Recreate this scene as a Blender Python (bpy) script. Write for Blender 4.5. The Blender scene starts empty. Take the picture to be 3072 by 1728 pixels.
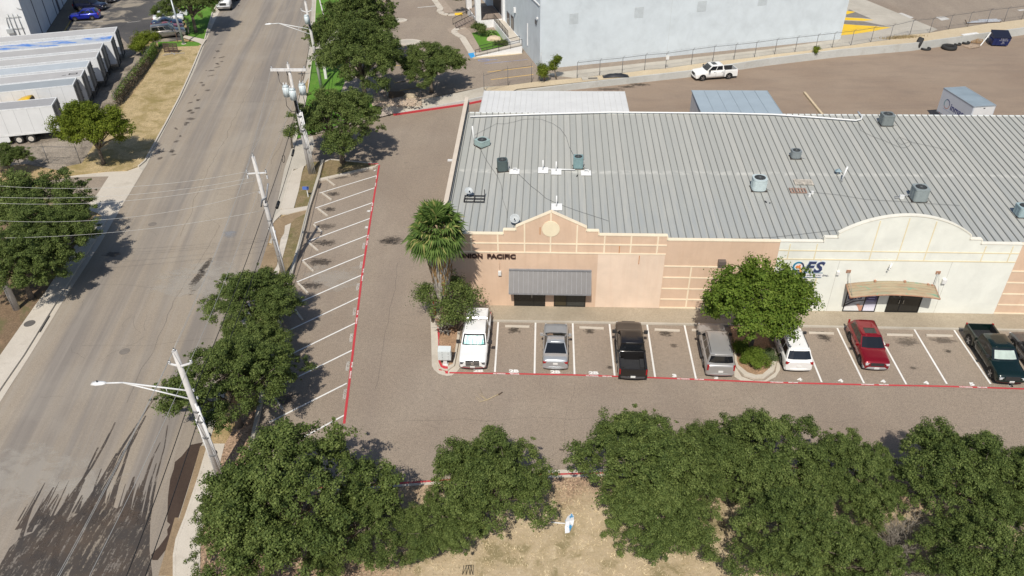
import bpy, math, random
import numpy as np
from mathutils import Vector, Matrix
sc = bpy.context.scene
PI = math.pi
rad = math.radians
# ------------------------------------------------------------------ camera, light
CAMH = 37.0
FPX, PITCH, YAW, ROLL = 2335.13, 0.61267, -0.05432, 0.015227
_cp, _sp = math.cos(PITCH), math.sin(PITCH)
_cy, _sy = math.cos(YAW), math.sin(YAW)
_fwd = np.array([_sy*_cp, _cy*_cp, -_sp]); _right = np.array([_cy, -_sy, 0.0]); _down = np.cross(_fwd, _right)
_r2 = math.cos(ROLL)*_right + math.sin(ROLL)*_down
_d2 = -math.sin(ROLL)*_right + math.cos(ROLL)*_down
RM = np.array([_r2, _d2, _fwd])
cam_d = bpy.data.cameras.new('camera'); cam = bpy.data.objects.new('camera', cam_d)
sc.collection.objects.link(cam); sc.camera = cam
cam_d.sensor_width = 36.0; cam_d.lens = FPX/3072*36.0; cam_d.clip_start = 0.5; cam_d.clip_end = 3000
_m = Matrix(((_r2[0], -_d2[0], -_fwd[0], 0), (_r2[1], -_d2[1], -_fwd[1], 0), (_r2[2], -_d2[2], -_fwd[2], CAMH), (0, 0, 0, 1)))
cam.matrix_world = _m
SUN_EL = rad(52.5)
SHX, SHY = 0.13, 1.0                      # ground direction in which shadows fall
_n = math.hypot(SHX, SHY); SHX /= _n; SHY /= _n
w = bpy.data.worlds.new('World'); sc.world = w; w.use_nodes = True
_nt = w.node_tree
_bg = _nt.nodes['Background']; _sky = _nt.nodes.new('ShaderNodeTexSky'); _sky.sky_type = 'NISHITA'; _sky.sun_disc = False
_sky.sun_elevation = SUN_EL; _sky.sun_rotation = math.atan2(-SHX, -SHY)
_sky.altitude = 150; _sky.dust_density = 1.0
_nt.links.new(_sky.outputs[0], _bg.inputs[0]); _bg.inputs[1].default_value = 0.09
sun_d = bpy.data.lights.new('sun', 'SUN'); sun_d.energy = 4.2; sun_d.angle = rad(0.53); sun_d.color = (1.0, 0.94, 0.84)
sun = bpy.data.objects.new('sun', sun_d); sc.collection.objects.link(sun)
_dir = Vector((SHX*math.cos(SUN_EL), SHY*math.cos(SUN_EL), -math.sin(SUN_EL)))
sun.rotation_euler = _dir.to_track_quat('-Z', 'Y').to_euler(); sun.location = (0, 0, 60)
sc.view_settings.view_transform = 'Standard'; sc.view_settings.look = 'None'
sc.view_settings.exposure = 0.07; sc.view_settings.gamma = 1.0
sc.render.engine = 'CYCLES'

# ------------------------------------------------------------------ survey helpers (photo pixel on a known plane -> metres)
def ray(u, v):
    d = np.array([(u-1536)/FPX, (v-864)/FPX, 1.0])
    return RM.T @ d
def G(u, v, z=0.0):
    d = ray(u, v); t = (z-CAMH)/d[2]
    return (d[0]*t, d[1]*t)
def G3(u, v, z=0.0):
    a = G(u, v, z); return (a[0], a[1], z)
def OnY(u, v, Y):
    d = ray(u, v); t = Y/d[1]
    return (d[0]*t, Y, CAMH+d[2]*t)
def c(n, x, y):
    "crop reading -> photo pixel"
    if isinstance(n, str):
        return ((int(n[1])-1)*768+x/2.5156, 'ABC'.index(n[0])*576+y/2.5156)
    k = n[2] if len(n) > 2 else 4.83
    return (n[0]+x/k, n[1]+y/k)
def CG(n, x, y, z=0.0): return G(*c(n, x, y), z)
def CL(n, pts, z=0.0): return [CG(n, p[0], p[1], z) for p in pts]
def Hgt(u, v, base_px, zb=0.0):
    "height of the thing seen at (u,v) standing above the ground pixel"
    b = G(*base_px, zb); return OnY(u, v, b[1])[2]

# ------------------------------------------------------------------ mesh builder
class MB:
    def __init__(s): s.V = []; s.F = []; s.M = []; s.S = []
    def add(s, V, F, mi=0, sm=False):
        o = len(s.V); s.V += [tuple(v) for v in V]
        for f in F: s.F.append(tuple(i+o for i in f)); s.M.append(mi); s.S.append(sm)
        return s
    def bx(s, x0, x1, y0, y1, z0, z1, mi=0):
        V = [(x, y, z) for z in (z0, z1) for y in (y0, y1) for x in (x0, x1)]
        return s.add(V, [(0, 2, 3, 1), (4, 5, 7, 6), (0, 1, 5, 4), (2, 6, 7, 3), (0, 4, 6, 2), (1, 3, 7, 5)], mi)
    def box(s, cx, cy, cz, sx, sy, sz, rz=0, mi=0, rx=0, ry=0):
        o = len(s.V); s.bx(-sx/2, sx/2, -sy/2, sy/2, -sz/2, sz/2, mi)
        R = Matrix.Rotation(rz, 3, 'Z') @ Matrix.Rotation(ry, 3, 'Y') @ Matrix.Rotation(rx, 3, 'X')
        for i in range(o, len(s.V)):
            v = R @ Vector(s.V[i]); s.V[i] = (v.x+cx, v.y+cy, v.z+cz)
        return s
    def beam(s, a, b, wd, ht, mi=0, up=(0, 0, 1)):
        a = Vector(a); b = Vector(b); d = (b-a); L = d.length
        if L < 1e-6: return s
        d /= L; u = Vector(up); x = d.cross(u)
        if x.length < 1e-4: x = d.cross(Vector((0, 1, 0)))
        x.normalize(); u = x.cross(d)
        V = []
        for p in (a, b):
            for sx, su in ((-1, -1), (1, -1), (1, 1), (-1, 1)):
                V.append(p + x*(sx*wd/2) + u*(su*ht/2))
        return s.add(V, [(0, 1, 2, 3), (7, 6, 5, 4), (0, 4, 5, 1), (1, 5, 6, 2), (2, 6, 7, 3), (3, 7, 4, 0)], mi)
    def tube(s, pts, r, n=8, mi=0, sm=True, cap=True):
        P = [Vector(p) for p in pts]; R = r if hasattr(r, '__len__') else [r]*len(P)
        V = []; F = []; px = None
        for i, p in enumerate(P):
            d = (P[min(i+1, len(P)-1)]-P[max(i-1, 0)])
            if d.length < 1e-9: d = Vector((0, 0, 1))
            d.normalize()
            x = (px - d*px.dot(d)) if px is not None else d.orthogonal()
            if x.length < 1e-5: x = d.orthogonal()
            x.normalize(); px = x; y = d.cross(x)
            for k in range(n):
                a = 2*PI*k/n; V.append(p + (x*math.cos(a)+y*math.sin(a))*R[i])
        for i in range(len(P)-1):
            for k in range(n):
                a = i*n+k; b = i*n+(k+1) % n; F.append((a, b, b+n, a+n))
        s.add(V, F, mi, sm)
        if cap:
            o = len(s.V)-len(V)
            s.F.append(tuple(o+k for k in reversed(range(n)))); s.M.append(mi); s.S.append(False)
            s.F.append(tuple(o+(len(P)-1)*n+k for k in range(n))); s.M.append(mi); s.S.append(False)
        return s
    def cyl(s, x, y, z0, z1, r0, r1=None, n=16, mi=0, sm=True):
        r1 = r0 if r1 is None else r1
        return s.tube([(x, y, z0), (x, y, z1)], [r0, r1], n, mi, sm)
    def prism(s, poly, z0, z1, mi=0, ms=None):
        n = len(poly)
        A = sum(poly[i][0]*poly[(i+1) % n][1]-poly[(i+1) % n][0]*poly[i][1] for i in range(n))
        if A < 0: poly = poly[::-1]
        ms = mi if ms is None else ms
        zz = z1 if hasattr(z1, '__len__') else [z1]*n
        if A < 0 and hasattr(z1, '__len__'): zz = list(z1)[::-1]
        V = [(p[0], p[1], z0) for p in poly]+[(p[0], p[1], zz[i]) for i, p in enumerate(poly)]
        s.add(V, [tuple(range(n, 2*n))], mi)
        o = len(s.V)-2*n
        for i in range(n):
            j = (i+1) % n; s.F.append((o+i, o+j, o+n+j, o+n+i)); s.M.append(ms); s.S.append(False)
        return s
    def sheet(s, poly, z, mi=0):
        n = len(poly)
        A = sum(poly[i][0]*poly[(i+1) % n][1]-poly[(i+1) % n][0]*poly[i][1] for i in range(n))
        if A < 0: poly = poly[::-1]
        return s.add([(p[0], p[1], z) for p in poly], [tuple(range(n))], mi)
    def strip(s, A, B, z, mi=0):
        "quads between two polylines"
        n = min(len(A), len(B)); V = []; F = []
        for i in range(n): V += [(A[i][0], A[i][1], z), (B[i][0], B[i][1], z)]
        for i in range(n-1): F.append((2*i, 2*i+1, 2*i+3, 2*i+2))
        return s.add(V, F, mi)
    def line(s, a, b, wd, z, mi=0):
        a = Vector(a[:2]); b = Vector(b[:2]); d = (b-a).normalized(); p = Vector((-d.y, d.x))*wd/2
        return s.sheet([a-p, b-p, b+p, a+p], z, mi)
    def loft(s, rings, mi=0, sm=True, cap=True):
        n = len(rings[0]); V = [v for r in rings for v in r]; F = []
        for i in range(len(rings)-1):
            for k in range(n):
                a = i*n+k; b = i*n+(k+1) % n; F.append((a, b, b+n, a+n))
        s.add(V, F, mi, sm)
        if cap:
            o = len(s.V)-len(V)
            s.F.append(tuple(o+k for k in reversed(range(n)))); s.M.append(mi); s.S.append(False)
            s.F.append(tuple(o+(len(rings)-1)*n+k for k in range(n))); s.M.append(mi); s.S.append(False)
        return s
    def xf(s, M):
        s.V = [tuple(M @ Vector(v)) for v in s.V]; return s
    def build(s, name, mats, parent=None, world=False):
        me = bpy.data.meshes.new(name)
        V = s.V
        if parent is not None and world:
            L = parent.location; V = [(v[0]-L.x, v[1]-L.y, v[2]-L.z) for v in V]
        me.from_pydata(V, [], s.F)
        if not isinstance(mats, (list, tuple)): mats = [mats]
        for m in mats: me.materials.append(m)
        me.polygons.foreach_set('material_index', s.M); me.polygons.foreach_set('use_smooth', s.S)
        me.update()
        o = bpy.data.objects.new(name, me); sc.collection.objects.link(o)
        if parent is not None: o.parent = parent
        return o

def tag(o, label=None, cat=None, group=None, kind=None):
    if label: o['label'] = label
    if cat: o['category'] = cat
    if group: o['group'] = group
    if kind: o['kind'] = kind
    return o
def thing(name, label, cat, loc=(0, 0, 0), rz=0.0, group=None):
    o = bpy.data.objects.new(name, None); sc.collection.objects.link(o)
    o.location = loc if len(loc) == 3 else (loc[0], loc[1], 0.0); o.rotation_euler = (0, 0, rz); o.empty_display_size = 0.3
    return tag(o, label, cat, group)
def struct(name, mb, mats, label=None):
    o = mb.build(name, mats); o['kind'] = 'structure'
    if label: o['label'] = label
    return o
def kids(o): return [x for x in bpy.data.objects if x.parent == o]
def dup(o, loc=None, rz=None, label=None, parent=None, scale=None, swap=None):
    r = o.copy(); sc.collection.objects.link(r); r.parent = parent
    if loc is not None: r.location = loc
    if rz is not None: r.rotation_euler = (0, 0, rz)
    if scale is not None: r.scale = scale
    if label: r['label'] = label
    for ch in kids(o): dup(ch, parent=r)
    return r

# ------------------------------------------------------------------ materials
class N:
    "tiny node helper"
    def __init__(s, name):
        s.m = bpy.data.materials.new(name); s.m.use_nodes = True; s.t = s.m.node_tree; s.b = s.t.nodes['Principled BSDF']
    def nd(s, k, **kw):
        n = s.t.nodes.new('ShaderNode'+k)
        for a, b in kw.items(): setattr(n, a, b)
        return n
    def ln(s, a, b): s.t.links.new(a, b)
    def co(s, kind='Object'):
        if kind == 'World': return s.nd('NewGeometry').outputs['Position']
        return s.nd('TexCoord').outputs[kind]
    def mp(s, v, scale=(1, 1, 1), rot=(0, 0, 0), loc=(0, 0, 0)):
        m = s.nd('Mapping'); s.ln(v, m.inputs[0]); m.inputs['Scale'].default_value = scale; m.inputs['Rotation'].default_value = rot
        m.inputs['Location'].default_value = loc; return m.outputs[0]
    def noise(s, v, sc_, det=4, rough=.55, dist=0):
        n = s.nd('TexNoise'); s.ln(v, n.inputs['Vector']); n.inputs['Scale'].default_value = sc_; n.inputs['Detail'].default_value = det
        n.inputs['Roughness'].default_value = rough; n.inputs['Distortion'].default_value = dist; return n.outputs['Fac']
    def vor(s, v, sc_, feat='F1', out='Distance'):
        n = s.nd('TexVoronoi', feature=feat); s.ln(v, n.inputs['Vector']); n.inputs['Scale'].default_value = sc_; return n.outputs[out]
    def rng(s, v, a, b, c0=0., d=1.):
        n = s.nd('MapRange'); s.ln(v, n.inputs[0])
        for i, x in enumerate((a, b, c0, d)): n.inputs[i+1].default_value = x
        return n.outputs[0]
    def mix(s, f, a, b, bt='MIX'):
        n = s.nd('Mix', data_type='RGBA', blend_type=bt)
        for sk, x in ((n.inputs[0], f), (n.inputs[6], a), (n.inputs[7], b)):
            if isinstance(x, (int, float)): sk.default_value = x
            elif isinstance(x, (tuple, list)): sk.default_value = (*x[:3], 1)
            else: s.ln(x, sk)
        return n.outputs[2]
    def math(s, op, a, b=0.0):
        n = s.nd('Math', operation=op)
        for i, x in enumerate((a, b)):
            if isinstance(x, (int, float)): n.inputs[i].default_value = x
            else: s.ln(x, n.inputs[i])
        return n.outputs[0]
    def sep(s, v):
        n = s.nd('SeparateXYZ'); s.ln(v, n.inputs[0]); return n.outputs
    def done(s, col, rough=.8, bump=None, bs=.3, bd=.02, metal=0., spec=.5):
        if isinstance(col, (tuple, list)): s.b.inputs['Base Color'].default_value = (*col[:3], 1)
        else: s.ln(col, s.b.inputs['Base Color'])
        if isinstance(rough, (int, float)): s.b.inputs['Roughness'].default_value = rough
        else: s.ln(rough, s.b.inputs['Roughness'])
        s.b.inputs['Metallic'].default_value = metal; s.b.inputs['Specular IOR Level'].default_value = spec
        if bump is not None:
            b = s.nd('Bump'); b.inputs['Strength'].default_value = bs; b.inputs['Distance'].default_value = bd
            s.ln(bump, b.inputs['Height']); s.ln(b.outputs[0], s.b.inputs['Normal'])
        return s.m
def mul(c_, k): return tuple(min(1, x*k) for x in c_)
def srgb(r, g, b):
    f = lambda x: (x/255/12.92) if x/255 < .04045 else ((x/255+.055)/1.055)**2.4
    return (f(r), f(g), f(b))
def pm(name, col, rough=.6, var=.12, scale=3., metal=0., fine=.06, fs=40., spec=.5, coords='Object', bump=0.):
    n = N(name); v = n.co(coords)
    a = n.noise(v, scale, 4); f = n.noise(v, fs, 2)
    cc = n.mix(n.rng(a, .3, .7), mul(col, 1-var), mul(col, 1+var))
    cc = n.mix(n.rng(f, .3, .7, 0, 1), cc, n.mix(1.0, cc, (1-fine*2,)*3, 'MULTIPLY'))
    return n.done(cc, rough, f if bump else None, bump, .02, metal, spec)
def paint(name, col, rough=.28, metal=0., coat=.6, dirt=.06):
    n = N(name); v = n.co('Object'); a = n.noise(v, 1.6, 5)
    cc = n.mix(n.rng(a, .35, .75), col, n.mix(.5, mul(col, 1-dirt), mul((.35, .3, .24), 1)) if dirt > .1 else mul(col, 1-dirt))
    m = n.done(cc, rough, None, 0, 0, metal); n.b.inputs['Coat Weight'].default_value = coat; n.b.inputs['Coat Roughness'].default_value = .06
    return m
def ground_mat(name, col, col2, sc1=.12, sc2=1.5, sp=26., spd=.25, crack=0., rough=.92, extra=None, bs=.35):
    n = N(name); P = n.co('World')
    big = n.noise(P, sc1, 5, .6, .6); mid = n.noise(P, sc2, 5, .6)
    cc = n.mix(n.rng(big, .32, .68), col, col2)
    cc = n.mix(n.rng(mid, .3, .7, 0, .35), cc, mul(col2, .8))
    f = n.noise(P, sp, 2, .7)
    f2 = n.noise(P, sp*.28, 3, .7)
    cc = n.mix(1.0, cc, n.mix(n.rng(f, .3, .7), (1-spd,)*3, (1+spd*.8,)*3), 'MULTIPLY')
    cc = n.mix(1.0, cc, n.mix(n.rng(f2, .3, .7), (1-spd*.35,)*3, (1+spd*.3,)*3), 'MULTIPLY')
    if crack:
        cr = n.vor(n.mp(P, (1, 1, 1)), .16, 'DISTANCE_TO_EDGE'); d = n.noise(P, 2.2, 3)
        k = n.rng(n.math('ADD', cr, n.math('MULTIPLY', d, .02)), .012, .02, crack, 0)
        cc = n.mix(k, cc, mul(col, .45))
    if extra: cc = extra(n, P, cc)
    return n.done(cc, rough, f, bs, .02, 0, .3)

ASPH = srgb(150, 136, 124)
M = {}
def lot_extra(n, P, cc):
    # darker sealed lane and soft wear bands, oil spotting
    a = n.noise(n.mp(P, (.35, .06, 1)), 1.0, 4, .6, .4)
    cc = n.mix(n.rng(a, .42, .72, 0, .30), cc, (.19, .155, .135))
    o = n.noise(P, .55, 3, .5)
    return n.mix(n.rng(o, .7, .8, 0, .35), cc, (.09, .075, .065))
M['lot'] = ground_mat('lot_asphalt', (.278, .222, .172), (.338, .280, .221), .10, 1.3, 14, .34, 0, extra=lot_extra)
M['yard'] = ground_mat('yard_asphalt', (.262, .193, .142), (.332, .258, .194), .07, .8, 20, .22, 0, extra=lambda n, P, cc: n.mix(n.rng(n.noise(n.mp(P, (.15, .5, 1)), 1, 5, .6, .5), .45, .7, 0, .3), cc, (.16, .125, .105)))
ST_DIR = math.atan2(-8.6, 57.0)   # the street runs a little west of north
def street_extra(n, P, cc):
    q = n.mp(P, (1, 1, 1), (0, 0, -.17)); X = n.sep(q)
    # lengthwise wheel-path bands and fine lengthwise rubbing
    b = n.noise(n.mp(q, (.33, .012, 1)), 1.0, 4, .6)
    cc = n.mix(n.rng(b, .45, .60, 0, .72), cc, (.190, .172, .158))
    b2 = n.noise(n.mp(q, (2.2, .05, 1)), 1.0, 5, .65)
    cc = n.mix(n.rng(b2, .48, .68, 0, .38), cc, (.35, .31, .265))
    # pale dry slurry patches
    s = n.noise(P, .16, 4, .6, .5)
    cc = n.mix(n.rng(s, .50, .72, 0, .25), cc, (.38, .345, .295))
    return cc
M['street'] = ground_mat('street_asphalt', (.295, .245, .192), (.355, .302, .238), .05, .7, 16, .24, 0, extra=street_extra)
M['blacktop'] = ground_mat('old_blacktop', (.062, .060, .062), (.10, .095, .092), .15, 1.2, 22, .3, .2, extra=lambda n, P, cc: n.mix(n.rng(n.noise(P, .17, 6, .65, .8), .50, .58, 0, .75), cc, (.36, .31, .24)))
def conc_extra(n, P, cc):
    s = n.noise(P, .45, 5, .65); return n.mix(n.rng(s, .55, .75, 0, .4), cc, (.30, .25, .19))
M['conc'] = ground_mat('pale_concrete', (.52, .465, .39), (.60, .545, .465), .3, 1.5, 24, .12, 0, .85, conc_extra)
M['conc2'] = ground_mat('weathered_concrete', (.42, .385, .325), (.52, .48, .41), .3, 1.4, 22, .14, 0, .88, conc_extra)
M['aggr'] = ground_mat('exposed_aggregate', (.335, .28, .205), (.41, .35, .265), .25, 1.0, 18, .22, 0, .9)
M['wallc'] = ground_mat('grey_retaining_concrete', (.46, .46, .43), (.56, .56, .53), .2, .9, 16, .12, 0, .9, conc_extra)
M['sand'] = ground_mat('sandy_dirt', (.52, .42, .28), (.60, .50, .35), .25, 1.4, 16, .2, 0, .95)
M['mud'] = ground_mat('dry_mud', (.23, .165, .10), (.34, .25, .155), .5, 1.6, 12, .2, 0, .8)
M['wet'] = ground_mat('wet_asphalt', (.060, .040, .029), (.076, .052, .038), .4, 1.6, 20, .2, 0, .45)
def grass_extra(c1, c2, a=.5):
    def f(n, P, cc):
        s = n.noise(P, .35, 6, .7, .5); cc = n.mix(n.rng(s, a, a+.16), cc, c1)
        s2 = n.noise(P, 1.1, 6, .75, .3); return n.mix(n.rng(s2, .55, .68, 0, .8), cc, c2)
    return f
M['dry'] = ground_mat('dry_lawn', (.40, .285, .15), (.47, .345, .19), .16, 1.6, 9, .38, 0, .97, grass_extra((.26, .20, .085), (.20, .145, .075)), 1.0)
M['drystraw'] = ground_mat('straw_lawn', (.50, .385, .215), (.42, .32, .17), .35, 1.4, 8, .42, 0, .97, grass_extra((.27, .21, .085), (.19, .165, .065), .47), 1.0)
M['strip'] = ground_mat('verge_grass', (.26, .19, .11), (.21, .17, .085), .3, 1.6, 10, .38, 0, .97, grass_extra((.115, .12, .035), (.33, .25, .15)), 1.0)
M['green'] = ground_mat('green_lawn', (.085, .20, .022), (.115, .25, .03), .25, 1.3, 10, .3, 0, .95, lambda n, P, cc: n.mix(n.rng(n.noise(P, .5, 4), .6, .7, 0, .5), cc, (.22, .24, .06)), .8)
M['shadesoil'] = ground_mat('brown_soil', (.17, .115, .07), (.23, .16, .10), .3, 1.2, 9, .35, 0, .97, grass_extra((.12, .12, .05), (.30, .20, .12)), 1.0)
M['litter'] = ground_mat('leaf_litter', (.36, .225, .14), (.42, .27, .17), .3, 1.2, 9, .4, 0, .97, grass_extra((.24, .165, .10), (.48, .35, .22)), 1.0)
def bank_extra(n, P, cc):
    W = n.sep(P); q = n.noise(P, .45, 5, .7, .5); d = n.noise(P, .5, 6, .7, .4); e = n.noise(P, 2.4, 5, .75)
    a = n.rng(n.math('ADD', W[0], n.math('MULTIPLY', q, 8)), -6, -2); b = n.rng(n.math('ADD', W[1], n.math('MULTIPLY', q, 5)), 34.6, 32.4)
    st = n.mix(n.rng(d, .4, .6), (.47, .375, .25), (.36, .285, .17)); st = n.mix(n.rng(e, .55, .7, 0, .6), st, (.64, .54, .38)); st = n.mix(n.rng(d, .54, .62, 0, .75), st, (.22, .185, .095))
    cc = n.mix(n.rng(e, .5, .7, 0, .5), cc, (.20, .13, .085))
    return n.mix(n.math('MULTIPLY', a, b), cc, st)
M['bank'] = ground_mat('bank_litter', (.34, .23, .155), (.42, .29, .195), .3, 1.6, 7, .62, 0, .97, bank_extra, 1.0)
M['gravel'] = ground_mat('gravel', (.33, .285, .25), (.42, .36, .31), .3, 1.5, 7, .4, 0, .95, None, 1.0)
M['dirtyard'] = ground_mat('dirt_gravel_yard', (.20, .165, .13), (.36, .31, .25), .14, 1.1, 7, .4, 0, .95, grass_extra((.10, .085, .065), (.42, .35, .27), .52), 1.0)
def wpaint(name, col, wear=.6, und=(.24, .2, .17)):
    n = N(name); P = n.co('World'); a = n.noise(P, 9, 5, .75); b = n.noise(P, .6, 3)
    k = n.rng(n.math('ADD', a, n.math('MULTIPLY', b, .3)), wear, wear+.09, 0, .75)
    return n.done(n.mix(k, n.mix(n.rng(b, .3, .7), col, mul(col, .86)), und), .75, None)
M['white_line'] = wpaint('white_road_paint', (.80, .79, .76), .76)
M['red_line'] = wpaint('red_road_paint', (.52, .045, .055), .74)
M['red_old'] = wpaint('faded_red_paint', (.50, .055, .06), .68)
M['yellow_line'] = wpaint('yellow_road_paint', (.80, .50, .13), .74)
M['yellow'] = wpaint('yellow_painted_concrete', (.85, .55, .03), .80)
M['blue_line'] = wpaint('blue_road_paint', (.07, .33, .68), .72)
M['blue_faded'] = wpaint('faded_blue_paint', (.25, .30, .50), .66)
M['oldwhite'] = wpaint('worn_white_paint', (.62, .60, .56), .68)
def stain_mat(name, col, k0=.45, amt=.7, sc_=1.6):
    "stain sheet whose edge breaks up"
    n = N(name); v = n.co('Generated'); P = n.co('World')
    X = n.sep(v); dx = n.math('SUBTRACT', X[0], .5); dy = n.math('SUBTRACT', X[1], .5)
    r = n.math('SQRT', n.math('ADD', n.math('MULTIPLY', dx, dx), n.math('MULTIPLY', dy, dy)))
    k = n.rng(n.math('ADD', r, n.math('MULTIPLY', n.math('SUBTRACT', n.noise(n.mp(P, (1, 1.6, 1)), sc_*.8, 6, .75, .6), .5), 1.9)), .18, k0, amt, 0)
    tr = n.nd('BsdfTransparent'); mx = n.nd('MixShader'); out = n.t.nodes['Material Output']
    n.done(col, .7); n.ln(k, mx.inputs[0]); n.ln(tr.outputs[0], mx.inputs[1]); n.ln(n.b.outputs[0], mx.inputs[2]); n.ln(mx.outputs[0], out.inputs[0])
    return n.m
M['oil'] = stain_mat('oil_stain', (.05, .040, .032), .46, .62, 3.5)
M['oil2'] = stain_mat('faint_stain', (.10, .08, .065), .5, .5, 1.8)
M['pale'] = stain_mat('pale_stain', (.50, .46, .40), .5, .4, .9)
M['greypatch'] = stain_mat('grey_patch', (.30, .31, .33), .5, .6, .8)
n = N('wet_tracks'); P = n.co('World'); q = n.noise(n.mp(P, (4.5, .55, 1), (0, 0, .08)), 1, 5, .7); f = n.noise(P, 5.5, 5, .8); b_ = n.noise(P, .5, 3)
k = n.rng(n.math('ADD', n.math('MULTIPLY', q, .6), n.math('MULTIPLY', f, .4)), .42, .50, .10, .84)
n.done(n.mix(n.rng(b_, .4, .62), (.062, .052, .045), (.095, .070, .052)), .6); tr = n.nd('BsdfTransparent'); mx = n.nd('MixShader'); n.ln(k, mx.inputs[0]); n.ln(tr.outputs[0], mx.inputs[1]); n.ln(n.b.outputs[0], mx.inputs[2]); n.ln(mx.outputs[0], n.t.nodes['Material Output'].inputs[0]); M['wettrack'] = n.m
M['crack'] = pm('asphalt_crack', (.10, .085, .075), .95, .2, 3)
M['asphdark'] = pm('manhole_iron', (.12, .11, .10), .8)
# ------------------------------------------------------------------ ground, street, kerbs
SL = CL('A1', [(1760, -120), (1625, 150), (1550, 320), (1480, 510), (1400, 680), (1300, 870), (1200, 1060), (1110, 1240), (1078, 1290), (985, 1449)]) + \
     CL('B1', [(905, 130), (760, 390), (500, 790), (90, 1449)]) + CL('C1', [(-500, 900), (-1100, 1900)])
D8 = (800, 0); D7 = (700, 420); D6 = (700, 620)
SR = CL(D8, [(672, -160), (655, 0), (640, 450), (625, 570), (600, 800), (560, 1100), (460, 1380)]) + CL(D7, [(850, 100), (740, 420), (640, 900), (560, 1230)]) + \
     CL(D6, [(500, 520), (430, 750), (330, 1060)]) + CL('C1', [(1510, 480), (1440, 720), (1350, 1010), (1200, 1449), (1080, 1900)])
CRn = CL(D8, [(730, -160), (715, 0), (700, 250), (690, 480), (668, 690), (650, 890), (625, 1100), (600, 1340)])
CRd = CL(D7, [(910, 0)])
CRs = CL(D7, [(870, 300), (800, 640), (690, 1010)]) + CL(D6, [(640, 560), (570, 760), (450, 1060)]) + \
      CL('C1', [(1570, 460), (1500, 700), (1400, 1000), (1330, 1180), (1310, 1300), (1310, 1449), (1310, 1650)])
SWr = CL(D7, [(1050, 372), (1000, 480), (950, 750), (880, 1000)]) + CL(D6, [(790, 480), (720, 740), (640, 1000)]) + CL('C1', [(1700, 520), (1560, 1000), (1520, 1150), (1515, 1449), (1525, 1650)])
WALLP = [G(*c(D7, 1300, 320)), G(*c(D7, 1240, 560)), G(*c(D7, 1100, 1000)), G(*c(D6, 990, 480)), G(*c(D6, 880, 880)), G(*c(D6, 820, 1100)), G(796, 1152), G(770, 1275), G(737, 1440)]
REDC = [G(*p) for p in ((735, 1478), (900, 1470), (1126, 1458), (1320, 1444), (1608, 1427), (2255, 1409), (2737, 1404), (3400, 1400))]

g = MB(); g.sheet([(-900, -500), (900, -500), (900, 1300), (-900, 1300)], -.03); struct('ground', g, M['dry'])
g = MB(); g.sheet(SL + SR[::-1], 0.0); struct('street', g, M['street'])
RB = [(1181, 346), (1400, 314), (1448, 304), (1719, 270), (2068, 232), (2304, 197), (2519, 171), (2733, 153), (3072, 105), (3600, 35)]
RBW = [G(*p) for p in RB]
lotp = [WALLP[-1], WALLP[-2], WALLP[-3], WALLP[-4], WALLP[2], WALLP[0], G(900, 500), G(905, 430), G(930, 330), G(1000, 322), G(1100, 350)] + RBW + [(130, 95), (130, REDC[-1][1])] + REDC[::-1]
g = MB(); g.sheet(lotp, .002); struct('parking_lot', g, M['lot'])
# rear yard, browner chipseal
g = MB(); g.sheet([(-8.2, 74), (130, 74)] + [(130, 95)] + [(p[0], p[1]-.0) for p in RBW[::-1][:-2]] + [(-8.2, RBW[2][1]-.6)], .008); struct('rear_yard', g, M['yard'])
# gutters
g = MB(); g.strip(SR[:7], CRn[:7], .010)
g.strip(SR[6:12], [CRn[7], CRd[0]] + CRs[:4], .010); g.strip(SR[12:], CRs[4:4+len(SR)-12], .010); struct('street_gutter', g, M['conc2'])
g = MB(); g.sheet(CL(D7, [(700, 1010)]) + SR[10:12] + CL(D6, [(370, 940), (330, 1060), (450, 1060), (570, 760), (560, 560), (500, 560)]) + CL(D6, [(640, 250)]), .016)
g.strip(CL('C1', [(1512, 470), (1442, 722), (1352, 1012), (1288, 1180), (1203, 1449)]), CL('C1', [(1568, 462), (1498, 702), (1398, 1002), (1328, 1182), (1308, 1449)]), .016)
struct('gutter_mud', g, M['mud'])
g = MB(); g.sheet(CL('C1', [(1535, 440), (1440, 460), (1372, 545), (1320, 590), (1312, 640), (1285, 720), (1268, 850), (1262, 1040), (1285, 1060), (1262, 1100), (1265, 1140), (1200, 1230), (1140, 1290), (1150, 1330), (1190, 1330), (1260, 1240), (1350, 1000), (1440, 720), (1510, 480)]), .014)
struct('puddle', g, M['wet'])
g = MB(); g.sheet(CL('C1', [(1320, 1010), (1350, 1010), (1225, 1449), (1195, 1449)]), .020); struct('gutter_water', g, M['mud'])
# driveway apron of the car park
g = MB(); g.sheet(CL(D7, [(910, 0), (1140, -90), (1180, 60), (1100, 330), (1050, 372), (1030, 385), (880, 430), (800, 640)]) + [CRs[0]], .018)
struct('driveway', g, M['conc2'])
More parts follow.
